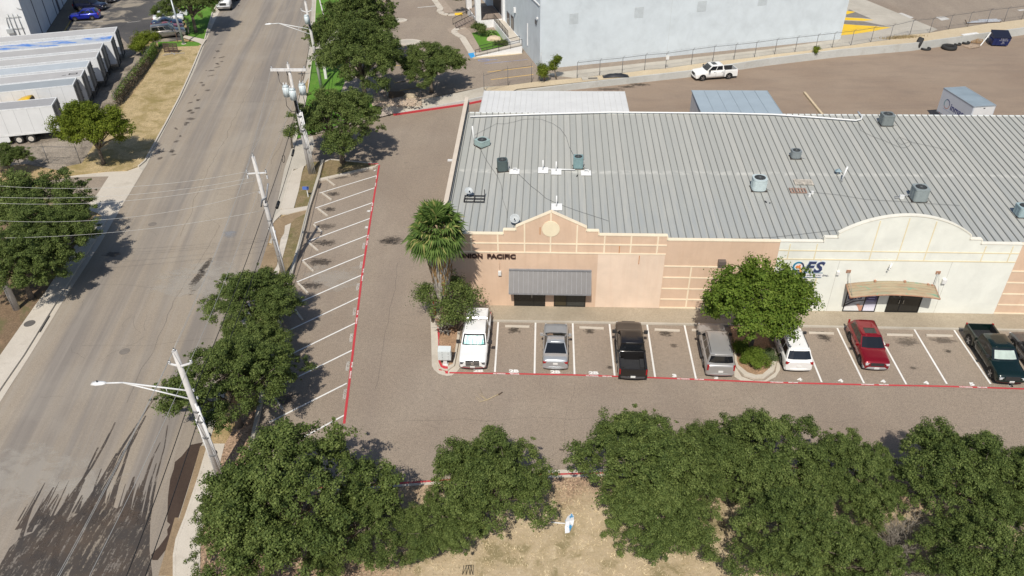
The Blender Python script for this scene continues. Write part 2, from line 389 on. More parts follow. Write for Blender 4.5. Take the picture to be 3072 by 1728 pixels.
# sidewalk east of the street
g = MB(); g.prism(CL(D7, [(1030, 385), (1000, 480), (950, 750), (880, 1000), (700, 1018), (740, 860), (790, 600), (850, 470)]), -.02, .13)
g.prism(CL(D7, [(700, 1022), (880, 1004), (1100, 965), (1085, 1020), (960, 1045), (820, 1080), (700, 1090), (600, 1190), (570, 1240), (620, 1100)]), -.02, .12)
g.prism(CL(D6, [(840, 250), (750, 290), (740, 400), (690, 480), (665, 620), (640, 860), (600, 930), (560, 1060), (640, 1060), (720, 740), (790, 480)]), -.02, .11)
g.strip(CRs[-7:], SWr[-7+2:] if False else CL('C1', [(1700, 460), (1640, 700), (1560, 1000), (1520, 1150), (1515, 1300), (1515, 1449), (1525, 1650)]), .13)
sw = struct('sidewalk', g, M['conc'])
g = MB(); lowc = CRs[-7:]
for i in range(len(lowc)-1):
    a, b = lowc[i], lowc[i+1]; g.beam((a[0]+.07, a[1], .06), (b[0]+.07, b[1], .06), .15, .155)
a = CL(D7, [(870, 430), (800, 640), (760, 780), (700, 1000)])
for i in range(3): g.beam((*a[i], .06), (*a[i+1], .06), .15, .16)
struct('kerb', g, M['conc'])
g = MB(); g.sheet(CL(D6, [(570, 245), (680, 160), (830, 110), (960, 78), (1085, 55), (1075, 100), (900, 175), (840, 245), (745, 300), (735, 410), (685, 480), (660, 620), (630, 860), (590, 930), (540, 1060), (450, 1060), (570, 760), (560, 560)]), .05)
struct('mud_washout', g, M['mud'])
# verge between sidewalk and car park wall
g = MB(); g.prism(CL(D7, [(1060, 360), (1160, 330), (1310, 315), (1245, 560), (1105, 960), (885, 1000), (950, 750), (1000, 480)]), -.02, .10)
g.prism(CL(D6, [(1080, 100), (990, 480), (880, 880), (820, 1100), (600, 1180), (645, 1000), (722, 740), (792, 480), (842, 250), (900, 185)]), -.02, .10)
struct('verge', g, M['strip'])
# bottom bank: leaf litter and straw grass in front of the red kerb
bank = [WALLP[-3], WALLP[-2], WALLP[-1]] + [(p[0], p[1]-.32) for p in REDC] + [(130, -20), (-19.0, -20)] + [G(*c('C1', 1525, 1650)), G(*c('C1', 1515, 1449)), G(*c('C1', 1520, 1150)), G(*c('C1', 1560, 1000)), G(*c('C1', 1700, 460)), G(*c('B2', 150, 1250))]
g = MB(); g.sheet(bank, .115); struct('bank', g, M['bank'])
# kerb along the south edge, red top
g = MB()
for i in range(len(REDC)-1):
    a, b = REDC[i], REDC[i+1]; g.beam((a[0], a[1]-.16, .05), (b[0], b[1]-.16, .05), .30, .20, 0); g.beam((a[0], a[1]-.06, .153), (b[0], b[1]-.06, .153), .13, .012, 1)
struct('south_kerb', g, [M['conc'], M['red_old']])
g = MB(); g.sheet([G(*c('C3', 240, 690)), G(*c('C3', 225, 650)), G(*c('C3', 720, 640)), G(*c('C3', 700, 690))], .010); struct('drain_apron', g, M['conc'])
# low concrete wall on the west side of the stalls
g = MB()
for i in range(len(WALLP)-1):
    a, b = Vector(WALLP[i]), Vector(WALLP[i+1]); d = (b-a).normalized()
    g.beam((a.x, a.y, .14), (b.x+d.x*.0, b.y+d.y*.0, .14), .26, .36)
struct('parking_wall', g, M['conc2'])
# bed with the oak at the north end of the stalls
isl = CL('A2', [(480, 1358), (505, 1235), (560, 1210), (870, 1238), (925, 1246), (900, 1262)])
g = MB(); g.prism(isl, -.02, .11); struct('tree_bed', g, M['strip'])
g = MB()
for i in range(len(isl)):
    a, b = isl[i], isl[(i+1) % len(isl)]
    if i == 0: continue
    g.beam((*a, .06), (*b, .06), .2, .17)
a = CG('A2', 478, 1366); b = CG('A2', 880, 1272); g.beam((*a, .07), (*b, .07), .34, .18)
a = CG('A2', 850, 1246); b = CG('A2', 925, 1246); g.beam((*a, .151), (*b, .151), .2, .014, 1)
struct('bed_kerb', g, [M['conc'], M['red_line']])
# ---- islands in the front row
K3 = (1270, 900, 6.3)
def ring_kerb(name, outer, inner, h=.14, mats=None):
    g = MB(); n_ = min(len(outer), len(inner)); V = []
    for i in range(n_): V += [(*outer[i], -.02), (*outer[i], h), (*inner[i], h), (*inner[i], -.02)]
    F = []
    for i in range(n_-1):
        o = 4*i; F += [(o, o+4, o+5, o+1), (o+1, o+5, o+6, o+2), (o+2, o+6, o+7, o+3)]
    g.add(V, F); return struct(name, g, mats or M['conc'])
io = CL(K3, [(245, 500), (260, 760), (268, 1000), (268, 1200), (300, 1290), (360, 1335), (460, 1345), (590, 1260), (625, 1060), (690, 700), (690, 620)])
ii = CL(K3, [(300, 500), (310, 640), (298, 860), (300, 1000), (315, 1190), (350, 1255), (460, 1275), (560, 1230), (590, 1060), (640, 700), (645, 620)])
g = MB(); g.sheet(CL(K3, [(135, 355), (205, 355), (250, 520), (262, 800), (268, 1200), (310, 1300), (400, 1345), (470, 1345), (600, 1250), (640, 1060), (700, 700), (720, 1240), (640, 1350), (540, 1425), (440, 1435), (300, 1400), (200, 1320), (160, 1240), (150, 800)]), .008)
struct('island_gutter', g, M['conc'])
ring_kerb('island_kerb', io, ii)
g = MB(); g.sheet(ii + CL(K3, [(650, 300), (500, 60), (205, 60), (205, 355)]), .10); struct('island_soil', g, M['litter'])
rl = CL(K3, [(265, 500), (270, 640), (285, 790), (283, 900), (280, 1100), (290, 1200), (330, 1290), (390, 1325), (465, 1330)])
rr = CL(K3, [(300, 505), (312, 640), (300, 790), (296, 900), (312, 1100), (325, 1190), (360, 1255), (420, 1280), (465, 1285)])
g = MB(); g.strip(rl, rr, .146); g.sheet(CL(K3, [(415, 1340), (467, 1335), (467, 1395), (415, 1390)]), .012); g.sheet(CL(K3, [(296, 1330), (420, 1345), (420, 1360), (290, 1300)]), .012)
struct('red_kerb_paint', g, M['red_line'])
K2 = (2080, 740, 3.45)
io2 = CL(K2, [(418, 1060), (425, 1200), (445, 1265), (520, 1340), (620, 1375), (730, 1372), (830, 1300), (862, 1200), (850, 1060)])
ii2 = CL(K2, [(440, 1060), (447, 1190), (465, 1240), (560, 1315), (640, 1340), (710, 1335), (790, 1265), (815, 1185), (808, 1060)])
ring_kerb('island_kerb', io2, ii2)
g = MB(); g.sheet(ii2 + [(ii2[-1][0]-.0, 48.3), (ii2[0][0], 48.3)], .10); struct('island_gravel', g, M['litter'])
g = MB(); g.sheet(CL(K2, [(425, 1230), (500, 1345), (620, 1388), (740, 1385), (850, 1300), (866, 1200), (900, 1200), (900, 1270), (850, 1350), (760, 1395), (640, 1405), (500, 1395), (425, 1345)]), .008); struct('island_gutter', g, M['conc'])
# ---- walk in front of the shops
YW = G(1977, 928)[1]; YC = G(1536, 963.5)[1]
g = MB(); g.bx(-9.0, 46, YC, YW+.1, -.02, .13); struct('shop_walk', g, M['aggr'])
g = MB(); g.bx(-4.2, 46, YC-.16, YC-.002, -.02, .134); struct('walk_kerb', g, M['conc2'])

# ---- painted markings
W_ = MB()
front = [((1495, 961), (1484.6, 1116.5)), ((1606.7, 963.5), (1603.6, 1120.5)), ((1718, 965.5), (1723.6, 1123.7)), ((1828, 967.5), (1844, 1127.7)), ((1940.6, 969.5), (1965.3, 1131.3)), ((2052.7, 972.7), (2087.7, 1135.6)),
         (c('B4', 60, 1029), c('B4', 405, 1435)), ((2510.7, 983), (2592, 1150)), (c((2500, 920, 5.51), 720, 360), c((2500, 920, 5.51), 1207, 1285)), ((2743, 989), (2840.6, 1152)), ((2862.4, 991), (2971.7, 1152)), ((2975, 1000), (3100, 1156))]
xs = []
for i, (a, b) in enumerate(front):
    A = G(*a); B = G(*b)
    if i == 6: A = (B[0]+.02, YC-.25)
    if i == 8: A = (B[0]-.02, YC-.25)
    xs.append((A[0]+B[0])/2); W_.line(A, B, .13, .013)
left = [(c('A2', 905, 1282), c('A2', 890, 1291)), (c(D7, 1250, 770), c('A2', 915, 1325)), (c('B2', 448, 122), c('A2', 895, 1418)), (c('B2', 440, 236), c('B2', 882, 80)), (c('B2', 400, 370), c('B2', 860, 200)), (c('B2', 350, 518), c('B2', 840, 328)),
        (c('B2', 308, 680), c('B2', 822, 470)), (c('B2', 262, 862), c('B2', 799, 627)), (c('B2', 212, 1062), c('B2', 775, 797)), (c('B2', 130, 1290), c('B2', 752, 988)), (c('C2', 80, 62), c('B2', 727, 1194)), (c('C2', 100, 290), c('C2', 686, -5)), (c('C2', 250, 460), c('C2', 668, 235))]
for a, b in left: W_.line(G(*a), G(*b), .125, .013)
struct('stall_lines', W_, M['white_line'])
R_ = MB()
fr = [G(*p) for p in ((1348, 1118.5), (1536, 1121.5), (1723, 1125.2), (1949, 1133), (2124, 1140), (2304, 1147.5), (2591, 1154.5), (2840, 1159.5), (3072, 1167), (3300, 1172))]
R_.strip([(x, y-.075) for x, y in fr], [(x, y+.075) for x, y in fr], .017)
lr = [G(*p) for p in (c('A2', 930, 1247), c('A2', 897, 1449), c('B2', 862, 220), c('B2', 827, 450), c('B2', 799, 640), c('B2', 760, 960), c('B2', 732, 1200), c('B2', 703, 1449), c('C2', 665, 300))]
R_.strip([(x-.085, y) for x, y in lr], [(x+.085, y) for x, y in lr], .017)
struct('fire_lane_line', R_, M['red_line'])
def text_mesh(s, size, mat, name, M4, ext=0.0, parent=None, align='CENTER', bold=0.0, shear=0., sp=1.0):
    cu = bpy.data.curves.new(name, 'FONT'); cu.body = s; cu.size = size; cu.align_x = align; cu.align_y = 'CENTER'; cu.extrude = ext; cu.offset = bold; cu.shear = shear; cu.space_character = sp
    cu.resolution_u = 3
    o = bpy.data.objects.new(name, cu); sc.collection.objects.link(o); bpy.context.view_layer.update()
    me = bpy.data.meshes.new_from_object(o); bpy.data.objects.remove(o); me.transform(M4); me.materials.clear(); me.materials.append(mat)
    o = bpy.data.objects.new(name, me); sc.collection.objects.link(o)
    if parent is not None: o.parent = parent
    return o
def ground_text(s, p, size, rot=0., z=.021, sx=1.0, bold=.02, mat='white_line', sp=1.0):
    o = text_mesh(s, size, M[mat], 'marking_text', Matrix.Translation((p[0], p[1], z)) @ Matrix.Rotation(rot, 4, 'Z') @ Matrix.Diagonal((sx, 1, 1, 1)), bold=bold, sp=sp)
    o['kind'] = 'structure'; return o
DF = (1350, 900)
for t_, p in (('2B', c(DF, 410, 1027)), ('2B', c(DF, 925, 1035)), ('2B', c(DF, 1527, 1047)), ('2B', c('B3', 615, 1368)), ('3', c('B3', 1226, 1388)), ('3', c('B3', 1540, 1402)), ('4', c(K2, 1100, 1378)),
              ('4', c((2500, 920, 5.51), 118, 1228)), ('4', c((2500, 920, 5.51), 823, 1240)), ('4', c((2500, 920, 5.51), 1533, 1262)), ('5', c((2840, 920, 5.51), 418, 1285)), ('5', c((2840, 920, 5.51), 1060, 1305)), ('6', c('C4', 1832, 12))):
    ground_text(t_, G(*p), .42, 0, sx=1.5, bold=.028)
fsl = math.atan2(fr[-1][1]-fr[0][1], fr[-1][0]-fr[0][0])
for t_, p in (('NO PARKING', c(DF, 715, 1072)), ('FIRE LANE', c(DF, 935, 1075)), ('NO PARKING', c((1780, 920, 5.51), -20, 1149)), ('FIRE LANE', c((1780, 920, 5.51), 227, 1156)), ('NO PARKING', c((1780, 920, 5.51), 1487, 1198)), ('FIRE LANE', c((1780, 920, 5.51), 1750, 1204)),
              ('NO PARKING', c(K2, 865, 1405)), ('FIRE LANE', c(K2, 1032, 1408)), ('NO PARKING', c((2500, 920, 5.51), 567, 1289)), ('FIRE LANE', c((2500, 920, 5.51), 833, 1292)), ('NO PARKING', c((2840, 920, 5.51), 317, 1333)), ('FIRE LANE', c((2840, 920, 5.51), 588, 1338))):
    ground_text(t_, G(*p), .125, fsl, z=.023, sx=1.15, bold=.006)
lsl = math.atan2(lr[-2][1]-lr[0][1], lr[-2][0]-lr[0][0])
for p in ((c('B2', 815, 408)), c('B2', 795, 552), c('B2', 770, 717), c('B2', 745, 903), c('B2', 720, 1102), c('B2', 693, 1316), c('C2', 672, 78)):
    ground_text('VISITORS', G(*p), .30, lsl+PI, sx=.85, bold=.008, mat='oldwhite')
for p in (c('B2', 850, 145), c('B2', 834, 268)): ground_text('2', G(*p), .42, 0, sx=1.4, bold=.028)
for a, b in ((c('B2', 880, 95), c('B2', 872, 130)), (c('B2', 846, 338), c('B2', 838, 385)), (c('B2', 811, 595), c('B2', 804, 652)), (c('B2', 768, 912), c('B2', 760, 972)), (c('B2', 726, 1305), c('B2', 713, 1380)), (c('A2', 908, 1340), c('A2', 902, 1395))):
    A, B = G(*a), G(*b); m = .5
    ground_text('FIRE LANE', A, .13, lsl+PI, z=.023, sx=1.0, bold=.006); ground_text('NO PARKING', B, .13, lsl+PI, z=.023, sx=1.0, bold=.006)
# ---- oil marks
S1 = 0
def stain(p, sx, sy, mat, rz=0., z=.0105):
    global S1; S1 += 1
    g = MB(); q = [(-sx, -sy), (sx, -sy), (sx, sy), (-sx, sy)]
    ca, sa = math.cos(rz), math.sin(rz); g.sheet([(x*ca-y*sa, x*sa+y*ca) for x, y in q], 0)
    o = g.build('stain', M[mat]); o.location = (p[0], p[1], z+.0002*(S1 % 8)); o['kind'] = 'structure'; return o
for cc, x, y, sx, sy, m_ in (('B2', 585, 15, .8, .5, 'oil'), ('B2', 555, 133, .8, .5, 'oil'), ('B2', 520, 262, 1.2, .6, 'oil2'), ('B2', 520, 385, 1.2, .6, 'oil'), ('B2', 480, 528, 1.3, .7, 'oil'), ('B2', 420, 705, 1.2, .6, 'oil'), ('B2', 985, 372, .9, .5, 'oil'), ('B2', 1035, 367, 1.0, .9, 'oil'), ('B2', 580, 650, 3, 2, 'pale'),
                          ('B3', 1160, 1068, .6, .45, 'oil'), ('B3', 585, 1050, .5, .4, 'oil'), ('B3', 1225, 1162, .35, .25, 'oil2'), ('B3', 15, 1040, .6, .5, 'oil'), ('B3', 735, 1325, .3, .2, 'oil'), ('B4', 430, 1103, .6, .45, 'oil'), ('B4', 1045, 1130, .9, .6, 'oil2'), ('B4', 1320, 1120, 1., .5, 'oil2'), ('B4', 1355, 1202, .35, .25, 'oil'), ('B4', 1095, 1327, .4, .2, 'oil2'),
                          ('C2', 235, 105, .8, .8, 'oil2'), ('A2', 620, 1340, 1.2, .5, 'oil2'), ('B1', 1725, 322, .7, .7, 'asph'), ('A3', 960, 640, 1.6, .6, 'oil'), ('A3', 870, 655, 1.2, .5, 'oil'), ('A3', 740, 675, 2.2, .6, 'oil2'), ('B4', 400, 1080, .6, .5, 'oil2')):
    if m_ == 'asph': m_ = 'greypatch'
    stain(CG(cc, x, y), sx, sy, m_)
for i in range(34): f = random.Random(i).random; t_ = f(); stain(CG('A1', 1660-470*t_+f()*90, 300+880*t_+f()*60), .2+f()*.5, .12+f()*.3, 'oil2', f()*3, z=.006)
for x, y, sx, sy, m_ in ((1560, 590, 3.0, 1.5, 'pale'), (1500, 640, .35, 1.9, 'oil'), (1550, 560, .3, 1.4, 'oil'), (1480, 720, .3, 1.2, 'oil2'), (850, 470, .9, .4, 'oil2'), (1480, 690, 4, 2, 'pale')): stain(CG('B1', x, y), sx, sy, m_, -.12, .006)
for x, y, sx, sy, m_ in ((150, 700, 4, 3, 'pale'), (640, 790, 2.4, 1.8, 'pale')): stain(CG('C1', x, y), sx, sy, m_, 0, .006)
# wet tyre tracks fanning out of the wet patch at the drain
rg = random.Random(6); g = MB()
g.sheet(CL('C1', [(-60, 1900), (-20, 1400), (70, 1240), (150, 1165), (250, 1120), (330, 1010), (440, 985), (520, 1030), (610, 960), (700, 985), (790, 900), (880, 940), (960, 900), (1040, 1000), (1134, 1045), (1128, 1250), (1150, 1449), (1120, 1900)]), .0085)
ZT = [.009]
def track(pts, w0, w1, cr='C1'):
    q = [Vector(CG(cr, *p)) for p in pts]; A = []; B = []; ZT[0] += .00004
    for i, p in enumerate(q):
        d = (q[min(i+1, len(q)-1)]-q[max(i-1, 0)]).normalized(); s_ = Vector((-d.y, d.x)); f = i/(len(q)-1); w_ = (w0*(1-f)+w1*f)*rg.uniform(.7, 1.3)/2; A.append(p-s_*w_); B.append(p+s_*w_)
    g.strip(A, B, ZT[0])
for p_, w0, w1 in (([(240, 1340), (330, 1180), (430, 1000), (560, 810), (690, 630), (790, 450), (870, 290)], .40, .10), ([(300, 1330), (400, 1120), (520, 900), (620, 730), (740, 480)], .34, .10), ([(400, 1449), (430, 1200), (500, 1000), (560, 880), (640, 720)], .40, .12), ([(560, 1150), (650, 950), (740, 790), (830, 640), (890, 520)], .80, .22), ([(870, 560), (960, 420), (1070, 250), (1175, 90)], .22, .10),
                 ([(660, 1080), (740, 880), (850, 690), (930, 520), (1010, 400), (1100, 240)], .5, .12), ([(830, 930), (880, 760), (930, 620), (975, 480), (1040, 370)], .34, .08), ([(940, 1000), (980, 830), (1010, 700)], .5, .1), ([(1000, 1060), (1050, 880), (1100, 700), (1150, 560), (1210, 440)], .24, .06), ([(1070, 1080), (1110, 880), (1130, 760), (1180, 600)], .26, .06),
                 ([(1125, 1050), (1145, 880), (1190, 660), (1240, 480), (1265, 310)], .16, .06), ([(150, 1180), (210, 1010), (262, 880)], .3, .06), ([(220, 1120), (300, 950), (405, 780)], .4, .06), ([(300, 1060), (370, 930), (440, 830)], .35, .08), ([(500, 1080), (560, 950), (620, 840)], .3, .06), ([(690, 950), (720, 760), (765, 640)], .22, .05), ([(770, 930), (800, 800), (850, 700)], .25, .05)): track(p_, w0, w1)
for i in range(70):
    x = rg.uniform(120, 1120); y = 1010-.10*(x-600)*(1 if x < 600 else -.2)+rg.uniform(-40, 60); L = rg.uniform(60, 300); sl = .62-.42*(x/1130); track([(x, y), (x+L*sl*.5, y-L*.5), (x+L*sl, y-L)], rg.uniform(.08, .32), .03)
struct('wet_tracks', g, M['wettrack'])
# hairline cracks and sealed seams
rg = random.Random(12); g = MB(); CZ = [.0062]
def crack(a, b, w_=.02, amp=.35, z0=None):
    a, b = Vector(a), Vector(b); L = (b-a).length; n_ = max(4, int(L/.9)); d = (b-a)/L; s_ = Vector((-d.y, d.x)); o = 0; P_ = []
    for i in range(n_+1): o = o*.85+rg.uniform(-amp, amp)*.5; P_.append(a.lerp(b, i/n_)+s_*o)
    CZ[0] += .00002
    g.strip([p-s_*w_/2 for p in P_], [p+s_*w_/2*rg.uniform(.4, 1.4) for p in P_], CZ[0])
for a, b in (((-41, 108), (-34, 60)), ((-36.5, 120), (-30, 75)), ((-31, 62), (-29, 38)), ((-39, 70), (-27, 69)), ((-38, 52), (-25.5, 51)), ((-35, 44), (-24, 45)), ((-43, 92), (-30, 94)), ((-15, 70), (-9, 60)), ((-13, 56), (-12, 40)), ((-10, 37), (20, 38)), ((5, 33.5), (33, 36)), ((20, 41), (46, 41.5)), ((-16, 74), (-9, 76)), ((2, 41), (1, 33)), ((14, 41), (16, 33)), ((0, 90), (40, 100)), ((10, 96), (60, 112)), ((28, 88), (33, 104)), ((-14, 48), (-10, 47)), ((27, 38), (28, 33))): crack(a, b, .013 if abs(a[1]-b[1]) < 12 else .02)
for i in range(26):
    a = (rg.uniform(-38, -25), rg.uniform(36, 110)); an = rg.uniform(0, PI); crack(a, (a[0]+math.cos(an)*rg.uniform(1, 4), a[1]+math.sin(an)*rg.uniform(1, 5)), .011, .5)
for i in range(22):
    a = (rg.uniform(-10, 42), rg.uniform(32.5, 40)); an = rg.uniform(0, PI); crack(a, (a[0]+math.cos(an)*rg.uniform(1, 3), a[1]+math.sin(an)*rg.uniform(.5, 2)), .010, .5)
struct('asphalt_cracks', g, M['crack'])
for px_ in (c('B1', 940, 1203), c('B1', 1150, 243)):
    p = G(*px_); g = MB(); g.cyl(0, 0, .004, .014, .38, n=20); o = g.build('manhole_cover', pm('cast_iron_cover', (.2, .175, .15), .9)); o.location = (*p, 0); o['kind'] = 'structure'
p = CG('B1', 228, 1003); g = MB(); g.cyl(0, 0, .14, .155, .42, n=20); o = g.build('manhole_cover', M['asphdark']); o.location = (*p, 0); o['kind'] = 'structure'
g = MB(); a = CG('B1', 300, 1060); b = CG('B1', 372, 940); g.beam((*a, .05), (*b, .05), .1, .16); struct('kerb_inlet', g, M['asphdark'])

# ------------------------------------------------------------------ west side of the street
LG = CL('A1', [(1522, 345), (1440, 540), (1350, 740), (1250, 930), (1150, 1110), (1090, 1220), (1040, 1262), (960, 1292)])
FEN = CL('A1', [(1215, 345), (1190, 420), (1090, 600), (1000, 730), (885, 820)])
SOUTHG = CL('A1', [(820, 1296), (585, 1322), (500, 1335)])
g = MB(); g.prism(FEN[::-1] + LG + SOUTHG + CL('A1', [(480, 1270), (620, 1240)]) , -.02, .13); struct('west_lawn', g, M['drystraw'])
g = MB(); g.strip([(x, y) for x, y in LG[:-1]], SL[2:9], .012); struct('west_gutter', g, M['conc2'])
g = MB()
for i in range(len(LG)-2): g.beam((LG[i][0]+.08, LG[i][1], .07), (LG[i+1][0]+.08, LG[i+1][1], .07), .17, .17)
nl = CL('A1', [(1720, -110), (1600, 100), (1570, 200), (1543, 300)])
for i in range(3): g.beam((nl[i][0]+.08, nl[i][1], .07), (nl[i+1][0]+.08, nl[i+1][1], .07), .17, .17)
struct('west_kerb', g, M['conc'])
g = MB(); g.prism(nl + CL('A1', [(1400, 265), (1412, 200), (1360, 100), (1340, -100)]), -.02, .12)
g.prism(CL('A1', [(1190, 322), (1350, 318), (1480, 322), (1520, 335), (1500, 352), (1350, 358), (1200, 356)]), -.02, .136)
struct('green_verge', g, M['green'])
g = MB(); g.sheet(CL('A1', [(1395, 272), (1545, 303), (1560, 300), (1530, 350), (1505, 330), (1380, 290)]), .14); g.strip(nl, SL[:2]+[SL[1]]+[SL[2]], .011); struct('driveway_strip', g, M['conc'])
g = MB(); g.sheet(CL('A1', [(320, 252), (600, -140), (1300, -140), (1340, 60), (1395, 262), (1380, 300), (1180, 325), (1150, 300), (960, 330), (920, 300), (880, 240), (600, 250)]), .004); struct('west_parking', g, M['blacktop'])
g = MB()
for a, b in (((530, 168), (778, 160)), ((490, 214), (760, 202)), ((760, 92), (830, 88)), ((960, 172), (1060, 158))): g.line(CG('A1', *a), CG('A1', *b), .12, .014)
struct('west_stall_lines', g, M['oldwhite'])
g = MB(); g.sheet(CL('A1', [(-400, 300), (880, 240), (960, 330), (1080, 330), (1185, 420), (1000, 640), (870, 820), (640, 1235), (470, 1290), (200, 1240), (-400, 1280)]), .005); struct('trailer_yard', g, M['dirtyard'])
g = MB(); g.sheet(CL('A1', [(820, 1330), (745, 1449)]) + CL('B1', [(690, 75), (600, 95), (300, 60)]) + CL('A1', [(300, 1380), (500, 1338)]), .006); struct('west_drive', g, M['lot'])
g = MB(); g.sheet(CL('A1', [(500, 1326), (820, 1297), (955, 1292), (1040, 1263), (1078, 1290), (985, 1449)]) + CL('B1', [(905, 130), (870, 200), (800, 215), (745, 165), (600, 110), (600, 95), (690, 75), (745, 0)]) + CL('A1', [(820, 1332), (500, 1340)]), .016); struct('west_apron', g, M['conc'])
swl = CL('B1', [(715, 190), (640, 300), (560, 430), (350, 760), (280, 850), (0, 1250), (-160, 1480), (-420, 1900)]); swc = CL('B1', [(812, 200), (700, 395), (640, 490), (460, 780), (400, 875), (175, 1240), (30, 1449), (-260, 1880)])
g = MB(); g.strip(swl, swc, .14); struct('west_sidewalk', g, M['conc'])
g = MB()
for i in range(7): g.beam((*swc[i], .06), (*swc[i+1], .06), .15, .165)
struct('west_street_kerb', g, M['conc'])
g = MB(); g.strip(swc, CL('B1', [(865, 200), (757, 392), (680, 512), (495, 795), (435, 893), (222, 1240), (88, 1449), (-200, 1900)]), .012); struct('west_street_gutter', g, M['conc'])
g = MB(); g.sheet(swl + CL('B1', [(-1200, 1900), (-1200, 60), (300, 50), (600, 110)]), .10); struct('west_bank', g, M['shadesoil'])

# ------------------------------------------------------------------ upper lot behind the retaining wall
ZU = .85
def U(n, x, y, dz=0.): return CG(n, x, y, ZU+dz)
def UL(n, pts): return [U(n, *p) for p in pts]
RH = [.18, .55, .62, .80, .90, 1.0, 1.05, 1.10, 1.12, 1.12]
lawn_w = CRn
lawn_e = [(x+5.5, y) for x, y in CRn]
g = MB()
up = [lawn_e[-1]] + UL('A2', [(960, 822), (1240, 750), (1720, 655)]) + [(RBW[3][0]-.05, RBW[3][1]+.22), (RBW[3][0]-.05, 240), (-30, 240)] + lawn_e[:-1]
g.sheet(up, ZU)
for i in range(3, 9):
    a, b = (RBW[i][0]-.05, RBW[i][1]+.22), (RBW[i+1][0]-.05, RBW[i+1][1]+.22); g.sheet([a, b, (b[0], 240), (a[0], 240)], ZU)
struct('upper_lot', g, M['lot'])
def slope(lo, hi, zl, zh, mat, name):
    g = MB(); V = []; F = []
    for i in range(len(lo)): V += [(*lo[i], zl), (*hi[i], zh)]
    for i in range(len(lo)-1): F.append((2*i, 2*i+1, 2*i+3, 2*i+2))
    g.add(V, F); return struct(name, g, mat)
slope(lawn_w[:4], lawn_e[:4], .13, ZU, M['green'], 'street_lawn')
slope(lawn_w[3:6], lawn_e[3:6], .10, ZU, M['conc2'], 'upper_driveway')
slope(lawn_w[5:], lawn_e[5:], .13, ZU, M['green'], 'street_lawn')
slope([lawn_w[-1], CG(D7, 910, 0)], [lawn_e[-1], (-20.2, 87.9)], .13, ZU, M['green'], 'street_lawn')
g = MB(); g.add([(*CG(D7, 910, 0), .10), (RBW[0][0], RBW[0][1]+.2, .17), (*U('A2', 960, 822), ZU), (-20.2, 87.9, ZU)], [(0, 1, 2), (0, 2, 3)]); struct('rock_bed_slope', g, M['gravel'])
g = MB()
for i in range(len(CRn)-1): g.beam((*CRn[i], .06), (*CRn[i+1], .06), .15, .16)
g.beam((*CRn[-1], .06), (*CG(D7, 910, 0), .06), .15, .16); struct('street_kerb', g, M['conc'])
g = MB(); g.sheet(UL('A2', [(700, 540), (880, 560), (960, 640), (1000, 745), (1150, 705), (1240, 700), (1245, 755), (985, 815), (900, 790), (640, 700)]), ZU+.004); struct('rock_bed', g, M['gravel'])
g = MB(); g.sheet(UL('A2', [(1240, 752), (985, 815)]) + CL('A2', [(1040, 866), (1590, 786), (1712, 762)], .5)[::1] + UL('A2', [(1720, 668)]), ZU+.004) if False else None
tl = UL('A2', [(960, 822), (1240, 752), (1520, 700), (1720, 655)])
V = []; F = []
for i in range(4): V += [(RBW[i][0]-.02, RBW[i][1]+.2, RH[i]-.004), (*tl[i], ZU+.006)]
for i in range(3): F.append((2*i, 2*i+2, 2*i+3, 2*i+1))
g = MB().add(V, F); struct('sloped_walk', g, M['conc2'])
def wall_seg(pts, hs, th, mat, name, red=0):
    g = MB(); V = []; F = []
    for i, (x, y) in enumerate(pts): V += [(x, y, -.02), (x, y, hs[i]), (x-.02, y+th, hs[i]), (x-.02, y+th, -.02)]
    for i in range(len(pts)-1):
        o = 4*i; F += [(o, o+4, o+5, o+1), (o+1, o+5, o+6, o+2), (o+2, o+6, o+7, o+3)]
    g.add(V, F); o = g.build(name, mat); return o
rw = wall_seg(RBW, RH, .25, M['wallc'], 'retaining_wall'); tag(rw, 'long low grey concrete retaining wall across the back of the yard', 'retaining wall')
g = MB(); rr2 = RBW[:3]
for i in range(2):
    a, b = rr2[i], rr2[i+1]; g.beam((a[0], a[1]-.09, .10), (b[0], b[1]-.09, .10), .16, .24)
struct('red_kerb', g, M['red_line'])
# sandy strip between wall and fence, and the concrete band beyond
fpx = [('A3', 150, 620), ('A3', 490, 590), ('A3', 660, 570), ('A3', 830, 553), ('A3', 1000, 530), ('A3', 1158, 517), ('A3', 1353, 488), ('A3', 1515, 465), ('A3', 1675, 450), ('A3', 1830, 432), ('A4', 50, 410), ('A4', 203, 393), ('A4', 358, 375), ('A4', 483, 360), ('A4', 625, 343), ('A4', 775, 318), ('A4', 918, 300), ('A4', 1070, 262), ('A4', 1218, 248), ('A4', 1362, 222), ('A4', 1505, 202), ('A4', 1650, 178), ('A4', 1780, 165), ('A4', 1912, 148), ('A4', 2080, 120)]
FB = [U(*p) for p in fpx]
wb = [(RBW[2][0]+.6, RBW[2][1]+.9)] + [(RBW[i][0], RBW[i][1]+.23) for i in range(3, 10)]
g = MB(); g.sheet([FB[0]] + FB[1:] + [wb[-1]] + wb[::-1][1:] , ZU+.006); g.sheet(UL('A2', [(1720, 662), (1932, 640)]) + [FB[0], U('A2', 1932, 690), wb[0]], ZU+.005); struct('sandy_strip', g, M['sand'])
g = MB(); g.sheet(FB[1:14] + UL('A4', [(545, 295), (0, 372)]) + UL('A3', [(1932, 372), (1000, 475), (212, 560)]), ZU+.008); struct('service_strip', g, M['conc2'])
